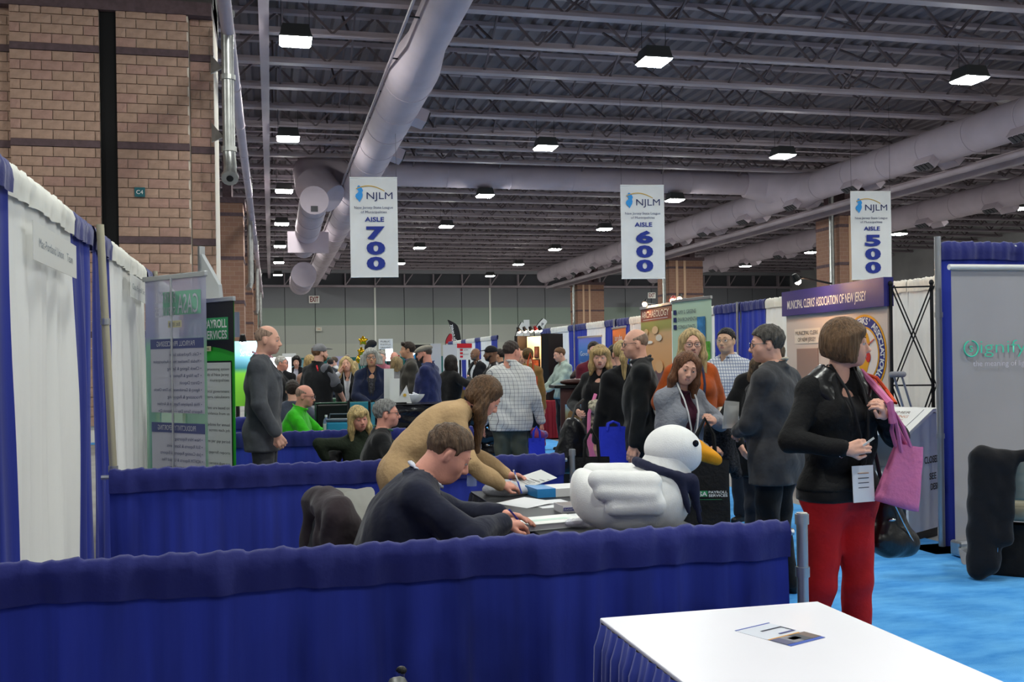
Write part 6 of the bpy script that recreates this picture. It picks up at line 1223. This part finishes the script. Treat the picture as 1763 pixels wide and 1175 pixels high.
# 4 woman in grey cardigan
g4 = gp(1164, 7.0)
I = person('smiling woman in grey cardigan over burgundy top gesturing behind the duck', g4, 196, 1.60, 'f', near=True, lean=7, head=(-26, 10, -12), hair='long', len=.20, vol=1.02, hair_col='#6e4830', smile=True, top=Sh('#3c1428', off=.008), over=J(M('grey_rib_knit', '#8c8f98', .9, noise=(5, .1), bump=(50, .5)), v=1.0, lapel=False, hem=.80, collar='none', off=.016), armR=((-.05, .27, 1.03), (1, -.4, -.6)), armL=((-.13, .27, 1.24), (-1, -.1, -.7)), handR={'dir': (-.8, .5, .1), 'n': (.1, .6, .8), 'curl': .9}, handL={'dir': (.75, .35, .3), 'n': (-.2, .9, .5), 'curl': .5}, trousers='#16161a')
lanyard(I, '#d8d8da', .72, False, .05, wide=.006)
dcoat = np_obj('tweed_coat', [sdf_mesh([('c', (-.34, .02, 1.06), (-.42, .02, 1.04), .07, .06, .05), ('c', (-.36, .03, 1.02), (-.40, .05, .80), .07, .05, .05), ('c', (-.42, .02, 1.02), (-.50, .03, .74), .06, .045, .05), ('c', (-.30, .0, 1.05), (-.33, -.02, .84), .05, .04, .05)], .013, fold=.008)], tweed, None); dcoat.matrix_world = Matrix.Translation((g4.x, g4.y, 0)) @ Matrix.Rotation(math.radians(196), 4, 'Z'); tag(dcoat, 'dark tweed coat folded over the arm of the woman in the grey cardigan', 'coat')
m_bagblk = M('black_nonwoven', '#0d0d0f', .75, noise=(5, .2), bump=(40, .3))
p = gp(1212, 6.35); tote('black CASA payroll tote bag hanging right behind the duck', (p.x, p.y, .46), math.radians(-16), .29, .12, .46, m_bagblk, .26, logo='casa', seed=2)
p = gp(1016, 7.3); tote('black CASA payroll tote bag behind the booth rail post', (p.x, p.y, .50), math.radians(-13), .25, .12, .36, m_bagblk, .2, logo='casa', seed=3)
# 5 blonde in orange poncho
I = person('blonde woman with glasses in a burnt orange poncho', gp(1190, 8.0), 178, 1.79, 'f', near=True, head=(-14, 2, 0), hair='long', len=.25, hair_col='#c2a878', glasses='#201c20', top=Sh('#d8d4c8', collar='none'), over={'kind': 'poncho', 'mat': cloth('#b0501c'), 'off': .02, 'sleeve': .4, 'collar': 'high', 'hem': .92, 'fold': .004}, armL=((-.24, .10, .98), (-.3, -1, 0)), armR=((.22, .1, .95), (.3, -1, 0)), trousers='#16161a'); lanyard(I, '#2c2f4a', .6, False, .05, wide=.011)
# 6 man in plaid
person('man with thin glasses in a white and blue plaid shirt by the blue drape', gp(1253, 9.7), 122, 1.84, head=(10, -2, 0), skin_k='asian', hair='short', hair_col='#14110f', glasses='#8a7a60', brow_col='#14110f', fw=1.1, top=Sh(plaid('plaid_blue', '#d8dbe2', '#6d7ba0', .030, .20), collar='shirt', off=.016, hem=.82), trousers='#20242c', girth=1.08)
# 7 bald man with glasses, 8 ponytail
person('bald man in black jacket with dark glasses facing left', gp(1103, 8.25), 66, 1.80, near=True, head=(14, 3, 0), hair='fringe', fringe_top=.06, hair_col='#8f7868', glasses='#14202c', top=Sh('#1c1f22', collar='shirt'), over=J(cloth('#14171a', n=.25), v=None, hem=.80, collar='stand'), trousers='#2c3038', armL=((-.24, .06, .78), (-.5, -1, 0)), girth=1.05)
person('woman with long blonde ponytail in a black coat seen from behind', gp(1072, 8.8), 8, 1.72, 'f', near=True, head=(-20, 6, 0), hair='ponytail', hair_col='#b39a68', top=Sh('#121214'), over=J(cloth('#121316'), kind='coat', hem=.55, v=None), trousers='#14151a', armL=((-.25, .1, .74), (-1, -1, 0)))
# 9 blonde with bangs
g9 = gp(1034, 9.9)
I = person('blonde woman with bangs in black jacket looking left, pink bag on her arm', g9, 138, 1.70, 'f', near=True, head=(22, 6, 0), hair='bangs', len=.18, hair_col='#b89b68', top=Sh('#1a181a', collar='scoop'), over=J('#131316', v=.7, hem=.78), armR=((.14, .26, 1.10), (1, -.3, -.8)), armL=((-.22, .18, .95), (-1, -.6, 0)), handR={'curl': 1.0}, trousers='#15161b')
p = gp(1043, 9.4); o = np_obj('patterned_scarf', [sdf_mesh([('c', (-.10, 0, 1.14), (.12, 0, 1.10), .07, .08, .05), ('c', (.0, -.02, 1.1), (.10, -.02, .96), .08, .05, .05), ('c', (-.12, 0, 1.1), (-.13, 0, .92), .04, .035, .04)], .015, fold=.01)], M('floral_cloth', '#cfc8b0', .9, noise=(26, .9), dark='#17161a'), None); o.location = (p.x, p.y, 0); tag(o, 'cream and black floral scarf bundled over a woman\'s arm', 'scarf')
p = gp(1019, 9.3); pk = tote('pink tote bag carried by the blonde woman with bangs', (p.x, p.y, .62), -.2, .17, .1, .26, m_pink, handles=False, seed=5); strap('shoulder_strap', [(-.04, 0, .24), (-.03, .02, .45), (.04, .10, .62)], .018, m_pink, pk)
p = gp(985, 9.0); np_ = np_obj('black_backpack', [sdf_mesh([('c', (0, 0, .95), (-.06, 0, .68), .10, .12, .05), ('c', (.04, 0, .92), (.05, 0, .70), .08, .09, .05)], .014, fold=.007)], M('shiny_nylon', '#121216', .35, bump=(9, .8)), None); np_.location = (p.x, p.y, 0); tag(np_, 'black nylon bag hanging beside the pink tote', 'bag'); strap('strap', [(-.02, 0, 1.0), (.06, .1, 1.15), (.16, .2, 1.2)], .012, m_black, np_)
m_bluebag = M('royal_blue_bag', '#2233c0', .7, noise=(5, .08), bump=(40, .2))
p = gp(1054, 8.15); tote('royal blue tote bag right of the pink one', (p.x, p.y, .62), -.1, .23, .1, .40, m_bluebag, .04, seed=6)
p = gp(922, 10.5); tote('royal blue tote bag held by the man in the checked shirt', (p.x, p.y, .46), -.2, .17, .08, .30, m_bluebag, .12, seed=7)
# 10-12
person('man in maroon shirt behind the blonde woman with bangs', gp(1022, 13.5), 175, 1.80, hair='short', hair_col='#2a1f1a', top=Sh('#5f1a2a', collar='shirt'))
person('dark-haired person sitting low beside the picture stand', gp(996, 14.5), 150, 1.66, 'f', pose='sit', seat=.55, hair='bob', hair_col='#33201c', top=Sh('#5a2030'), head=(0, 20, 0))
person('man in pale green shirt standing at the lit picture display', gp(969, 17.6), 98, 1.79, hair='short', hair_col='#6a4a30', head=(0, 12, 0), top=Sh('#a4b5ac', collar='shirt', off=.016, fold=.006), armR=((.10, .33, 1.02), (1, -.5, -.4)), armL=((-.06, .33, 1.03), (-1, -.5, -.4)), trousers='#1a1c20')
# 13 checked shirt
I = person('broad man in white checked shirt seen from behind in the aisle', gp(878, 11.0), -12, 1.775, near=True, head=(-48, 2, 0), skin_k='rosy', hair='short', hair_col='#3a2f2a', vol=.98, fw=1.1, double_chin=True, girth=1.24, top=Sh(plaid('check_white', '#dcdcdb', '#4c5160', .042, .07), collar='shirt', off=.022, hem=.80, fold=.007), armR=((.34, .08, .82), (1, -1, 0)), armL=((-.30, .1, .84), (-1, -1, 0)), handR={'curl': .9}, trousers={'mat': M('olive_slacks', '#4c5148', .5, noise=(3, .15), bump=(6, .5)), 'off': .02})
p = gp(926, 11.0); o = np_obj('red_pouch', [sdf_mesh([('c', (-.05, 0, .78), (.06, 0, .76), .05, .045, .04), ('c', (0, 0, .74), (.03, 0, .66), .05, .05, .04)], .014, fold=.008)], M('red_plastic', '#c8401f', .4, noise=(9, .4), dark='#2c3f9a'), None); o.location = (p.x, p.y, 0); tag(o, 'bright red and blue packet in the hand of the man in the checked shirt', 'packet')
person('woman in tan jacket with black and blonde hair seen from behind', gp(909, 15.2), -18, 1.75, 'f', hair='short', vol=1.08, hair_col='#5a4420', top=Sh('#8a6a3c'), over=J('#8a6a3c', v=None, hem=.82), skin_k='tan')
p = gp(913, 14.6); tote('orange tote bag on the shoulder of the woman in tan', (p.x, p.y, .92), -.15, .20, .08, .42, M('orange_bag', '#d8552c', .7), .34, seed=8)
person('man in black cap and leather jacket facing left', gp(849, 16), 82, 1.80, skin_k='brown', hair='none', hat=('baseball', '#1c1c1f'), beard='#2a201c', top=Sh('#3f7fc0'), over=J(leather, v=.5, hem=.84), trousers='#20222a', girth=1.12)
person('bald bearded man in black vest with arms folded', gp(821, 20), 116, 1.83, skin_k='brown', hair='none', beard='#55504c', top=Sh('#c9ccd0', collar='shirt'), over={'kind': 'vest', 'mat': cloth('#16171b'), 'off': .018, 'sleeve': 0, 'v': .5, 'hem': .86, 'collar': 'none'}, armR=((-.12, .25, 1.13), (1, -.3, -.8)), armL=((.12, .25, 1.10), (-1, -.3, -.8)))
person('woman with long black hair in black holding a phone', gp(775, 15.3), -58, 1.66, 'f', hair='long', len=.36, hair_col='#1c1412', top=Sh('#121214'), over=J('#131315', hem=.70, v=None), armR=((.22, .2, 1.38), (1, -.5, -.5)))
p = gp(800, 15.4); tote('kraft paper bag beside the woman with long black hair', (p.x, p.y, .72), 0, .22, .1, .42, M('kraft_bag', '#b08a52', .8), .1, seed=9)
person('bearded man in grey flat cap and navy jacket facing left', gp(737, 14.2), 62, 1.80, skin_k='rosy', head=(10, 5, 0), hair='fringe', hair_col='#4a4038', beard='#2c2522', hat=('flat', '#8a857a'), top=Sh('#5a6ea8', collar='shirt'), over=J(cloth('#232a55', n=.15), hem=.72), girth=1.2, trousers='#1c1f2a')
person('tall dark-haired man in brown-grey suit and lavender shirt facing left', gp(706, 15.6), 84, 1.88, skin_k='tan', hair='short', quiff=True, vol=1.04, hair_col='#2c1f18', top=Sh('#7a72c4', collar='shirt'), over=J(cloth('#403d38'), hem=.76), trousers='#403d38')
person('woman with straight blonde hair in grey sweater seen from behind', gp(683, 16.6), -8, 1.66, 'f', hair='long', len=.16, hair_col='#96805c', top=Sh('#77787c'), face=False)
# 21 grey-haired woman, 22 blonde, 23 cap man
I = person('grey-haired woman with dark glasses and navy jacket smiling at the counter', gp(640, 12.75), 172, 1.75, 'f', near=True, head=(4, 0, 4), skin_k='tan', hair='bob', hair_col='#a9a8a2', extra_hair=[('c', (-.10, -.01, -.02), (-.11, .0, -.14), .05, .04, .04), ('c', (.10, -.01, -.02), (.11, .0, -.14), .05, .04, .04)], glasses='#1f2428', top=Sh(M('dotted_top', '#5a5a62', .8, noise=(60, .9), dark='#1c1c22'), collar='scoop'), over=J(cloth('#1c2440'), v=.95, lapel=True, hem=.74), armR=((.02, .30, 1.06), (1, -.3, -.5)), armL=((-.05, .30, 1.05), (-1, -.3, -.5)), girth=1.15, handR={'dir': (-1, .3, 0), 'curl': .5}, handL={'dir': (1, .3, 0), 'curl': .5}); 
lanyard(I, '#2a2a30', .80, True, .04)
I = person('blonde woman in black cardigan touching her temple', gp(598, 15.0), 172, 1.66, 'f', near=True, head=(0, -6, 6), hair='long', len=.30, wide=1.2, hair_col='#c9b07c', smile=True, top=Sh('#d4d4da', collar='scoop'), over=J('#141417', v=.9, hem=.76, sleeve=.55), armR=((.115, .13, 1.50), (1, -.1, -1)), armL=((-.22, .15, .95), (-1, -.5, 0)), handR={'dir': (-.3, .1, 1), 'n': (.9, .2, .3), 'curl': .25}); lanyard(I, '#c8c8cc', .74, True, .04)
g23 = gp(548, 14.0)
I = person('bearded man in grey cap and black polo with a red stripe, turned away right', g23, -46, 1.83, near=True, head=(-22, -3, 0), hair='short', hair_col='#6a4a30', beard='#6a4a30', hat=('baseball', '#77777a'), top=Sh('#191a1d', collar='shirt', sleeve=.46, off=.02, hem=.80), armR=((.16, .30, 1.02), (1, -.6, -.4)), armL=((-.22, .22, .98), (-1, -.6, -.3)), trousers='#1c1e24', girth=1.05)
a, e, t = I['arms'][1]; np_obj('grey_sleeve', [sdf_mesh([('c', a + Vector((-.02, 0, .01)), a.lerp(e, .60), .086, .088, .02)], .013, fold=.003)], cloth('#5c5d64'), I['root']); MB().tube([I['nb'] + Vector((.06, -.085, .0)), I['nb'] + Vector((.10, -.11, -.05)), a + Vector((-.065, -.075, -.06)), a + Vector((-.07, -.06, -.22))], .011, 6).build('red_stripe', M('polo_red', '#c01f30', .7), I['root'], True)
person('woman with long blonde hair behind the man in the grey cap', gp(533, 15.6), -25, 1.70, 'f', hair='long', len=.34, hair_col='#bd9f6c', top=Sh('#a07a6a'), face=False)
I = person('dark-haired woman in black blazer and pale scarf far left', gp(511, 21), 165, 1.75, 'f', head=(8, 8, 0), hair='bob', hair_col='#17120f', top=Sh('#a9a9b8'), over=J('#121214', v=.8))
person('white-haired man in dark suit behind the man in the grey suit', gp(481, 16.5), -95, 1.69, head=(-8, 0, 0), skin_k='rosy', hair='short', hair_col='#b4b0aa', glasses='#3a3a3a', top=Sh('#c9c9cc', collar='shirt'), over=J('#15161a'))
# 27 grey suit
I = person('bald man in grey suit with hand in pocket, standing in profile behind the second rail', gp(452, 8.7), -97, 1.90, near=True, head=(-6, 5, 0), hair='fringe', fringe_top=.085, hair_col='#9a7f6e', brow_col='#5a4636', top=Sh('#d49aa8', collar='shirt'), over=J(cloth('#4b4e54', n=.1), hem=.76, off=.020, v=.55), armR=((.23, .13, .90), (1, -1.0, 0)), armL=((-.23, -.06, .88), (-1, -1, 0)), trousers='#44464b', handR={'curl': 1.2})
# 28 green shirt and neighbour
person('balding man in bright green polo and black glasses sitting in profile', gp(501, 11.15), -104, 1.80, pose='sit', lean=12, near=True, head=(-4, 8, 0), skin_k='rosy', hair='fringe', fringe_top=.06, hair_col='#a08272', glasses='#141416', top=Sh(cloth('#38b81c'), collar='shirt', off=.018, sleeve=.7, fold=.005), armR=((.12, .42, .80), (1, -.5, -.5)), armL=((-.12, .42, .80), (-1, -.5, -.5)), seat=.40, girth=1.15)
person('dark-haired person sitting behind the man in green', gp(503, 12.4), 0, 1.66, pose='sit', hair='short', vol=1.1, hair_col='#2c211d', top=Sh('#4a5060'), face=False)
# 30, 31 seated pair
g30 = gp(626, 9.35)
I = person('blonde woman in dark green sweater sitting with her arm over the chair', g30, 196, 1.66, 'f', pose='sit', lean=6, side=10, near=True, head=(0, 6, 8), skin_k='rosy', hair='bangs', len=.21, hair_col='#c8ae78', top=Sh(M('green_knit', '#232c20', .9, noise=(10, .15), bump=(40, .4)), collar='high', off=.014, sleeve=.8), armR=((.36, .02, .66), (1, .2, .4)), armL=((-.22, .3, .70), (-1, -.5, 0)), handR={'dir': (.3, .2, -1), 'n': (1, .2, 0), 'curl': .4}, seat=.30)
chair('chair under the blonde woman in the dark green sweater', (g30.x, g30.y, 0), math.radians(196), m_vinyl_d, zs=.68); drapedcoat('black jacket over the blonde woman\'s chair back', (g30.x, g30.y, 0), math.radians(196), cloth('#121214'), [('c', (.26, -.10, .72), (.36, .02, .66), .07, .06, .05), ('c', (.28, -.1, .7), (.32, -.08, .45), .08, .07, .05)])
g31 = gp(642, 8.75); I = person('grey-haired man with glasses in black jacket sitting in profile', g31, -92, 1.80, pose='sit', lean=10, near=True, head=(-6, -2, 0), skin_k='rosy', hair='short', vol=1.03, hair_col='#7f7f7d', glasses='#1c1c20', top=Sh('#2f5f48', collar='shirt'), over=J(cloth('#17181a'), v=.5, hem_sit=.42), armR=((.2, .34, .72), (1, -.5, -.3)), armL=((-.15, .4, .74), (-1, -.5, -.3)), seat=.30, girth=1.12); chair('chair under the grey-haired man in the black jacket', (g31.x, g31.y, 0), math.radians(-92), m_vinyl_d, zs=.70)
# 32 leaning woman
g32 = gp(708, 6.0)
I = person('brown-haired woman in tan sweater leaning over the booth table to sign', g32, -94, 1.70, 'f', lean=60, near=True, head=(2, 40, 0), skin_k='rosy', hair='long', len=.05, hair_col='#5f4630', gaze=(0, -.004), top=Sh(M('tan_knit', '#b99a72', .9, noise=(6, .08), bump=(40, .35)), collar='crew', off=.016, hem=.78, fold=.005), armR=((.17, .58, .86), (.6, -.6, -.5)), armL=((-.10, .66, .89), (-.6, -.5, -.6)), handR={'dir': (-.35, 1, -.1), 'n': (.5, .1, 1), 'curl': .7}, handL={'dir': (.3, 1, -.05), 'n': (-.3, .1, 1), 'curl': .6}, trousers='#1a1b20', hip_shift=(0, -.06),
           extra_hair=[('c', (.072, -.035, .0), (.068, .05, -.13), .034, .036, .03), ('c', (.068, .05, -.13), (.05, .17, -.31), .034, .018, .03), ('c', (-.078, -.02, .0), (-.075, .05, -.12), .032, .03, .03), ('c', (-.075, .05, -.12), (-.05, .18, -.30), .03, .016, .03)])
lanyard(I, '#1a1a1e', .62, False, .03)
a, e, t = I['arms'][1]; R4 = Matrix.Translation((g32.x, g32.y, 0)) @ Matrix.Rotation(math.radians(-94), 4, 'Z')
o = MB().tube([t + Vector((-.03, .08, .075)), t + Vector((-.01, .12, -.055))], .0045, 6).build('pen', M('pen_blue', '#3a4fc0', .3), None, True); o.matrix_world = R4; tag(o, 'blue and white pen in the hand of the leaning woman', 'pen'); MB().tube([t + Vector((-.032, .076, .082)), t + Vector((-.021, .10, .015))], .0052, 6).build('pen_barrel', m_white, o, True)
o = MB().add([(-.10, .60, .83), (.10, .66, .80), (.04, .86, .85), (-.16, .80, .88), (-.10, .60, .832), (.10, .66, .802), (.04, .86, .852), (-.16, .80, .882)], [(3, 2, 1, 0), (4, 5, 6, 7), (0, 1, 5, 4), (1, 2, 6, 5), (2, 3, 7, 6), (3, 0, 4, 7)]).build('signed_form', m_pp, None); o.matrix_world = R4; tag(o, 'printed form held by the leaning woman', 'paper'); [MB().bar((-.07 + .02 * j * 0 - .005 * j, .64 + .03 * j, .842 + .001 * j), (.07 - .005 * j, .69 + .03 * j, .826 + .004 * j), .006, .001).build('printed_line', m_ink, o) for j in range(5)]
# 33 seated man in navy
g33 = gp(650, 4.5)
I = person('man in navy suit seated with head bowed, writing behind the near rail', g33, -92, 1.84, pose='sit', lean=26, near=True, head=(-2, 33, 0), skin_k='rosy', hair='short', vol=1.03, hair_col='#5f4a38', fw=1.12, double_chin=True, top=Sh('#d4d6e2', collar='shirt'), over=J(cloth('#1b1e30', n=.12), v=.5, hem_sit=.40, off=.022), armR=((.14, .50, .80), (1, -.5, -.2)), armL=((-.12, .54, .80), (-1, -.5, -.3)), handR={'dir': (-.5, 1, -.1), 'n': (.3, 0, 1), 'curl': .8}, handL={'dir': (.5, 1, -.1), 'n': (-.3, 0, 1), 'curl': .4}, seat=.385, girth=1.30)
chair('chair under the man in the navy suit', (g33.x, g33.y, 0), math.radians(-92), m_vinyl_d, zs=.70)
a, e, t = I['arms'][1]; o = MB().tube([t + Vector((-.10, .10, -.015)), t + Vector((.0, .03, .06))], .0045, 6).build('pen', M('pen_navy', '#2430a0', .3), None, True); o.matrix_world = Matrix.Translation((g33.x, g33.y, 0)) @ Matrix.Rotation(math.radians(-92), 4, 'Z'); tag(o, 'dark blue pen in the hand of the man in navy', 'pen')
# small figures far behind
for (u, d, yaw, ht, sex, hair, hc, col, lb, kw) in ((657, 18, 168, 1.78, 'm', 'short', '#9a948c', '#b06a7a', 'grey-haired man in pink shirt behind the grey-haired woman', {}), (679, 20, -10, 1.78, 'm', 'none', '#6a5a50', '#5a2a30', 'bald man seen from behind near the white screen', {'skin_k': 'rosy'}),
        (569, 26, 10, 1.70, 'm', 'short', '#2a1f1a', '#3c3f46', 'far dark-haired man in grey behind the man in the grey cap', {}), (577, 27, 90, 1.75, 'm', 'short', '#5a4a3c', '#c8c8cc', 'far man in white shirt facing left', {}), (609, 24, -10, 1.62, 'f', 'long', '#b39a68', '#a03a70', 'far blonde woman in pink seen from behind', {}), (598, 30, 175, 1.84, 'm', 'short', '#7a7068', '#4a4a50', 'far grey-haired man above the blonde woman', {}),
        (897, 17.5, 175, 1.74, 'm', 'none', '#3a3a3a', '#5a4f4a', 'bald man beyond the woman in tan', {'skin_k': 'tan'}), (488, 18.5, -20, 1.66, 'm', 'short', '#1c1614', '#17181c', 'dark-haired person in black beside the glowing screen', {}), (862, 18, 60, 1.78, 'm', 'short', '#241a16', '#20242c', 'dark-haired man behind the man in the leather jacket', {'skin_k': 'tan'}), (1062, 10.4, 20, 1.70, 'm', 'short', '#1f1916', '#1b2030', 'man in dark navy coat behind the ponytail', {})):
    person(lb, gp(u, d), yaw, ht, sex, hair=hair, hair_col=hc, top=Sh(col), over=J(col, v=None, hem=.80, collar='none') if sex == 'm' else None, **kw)
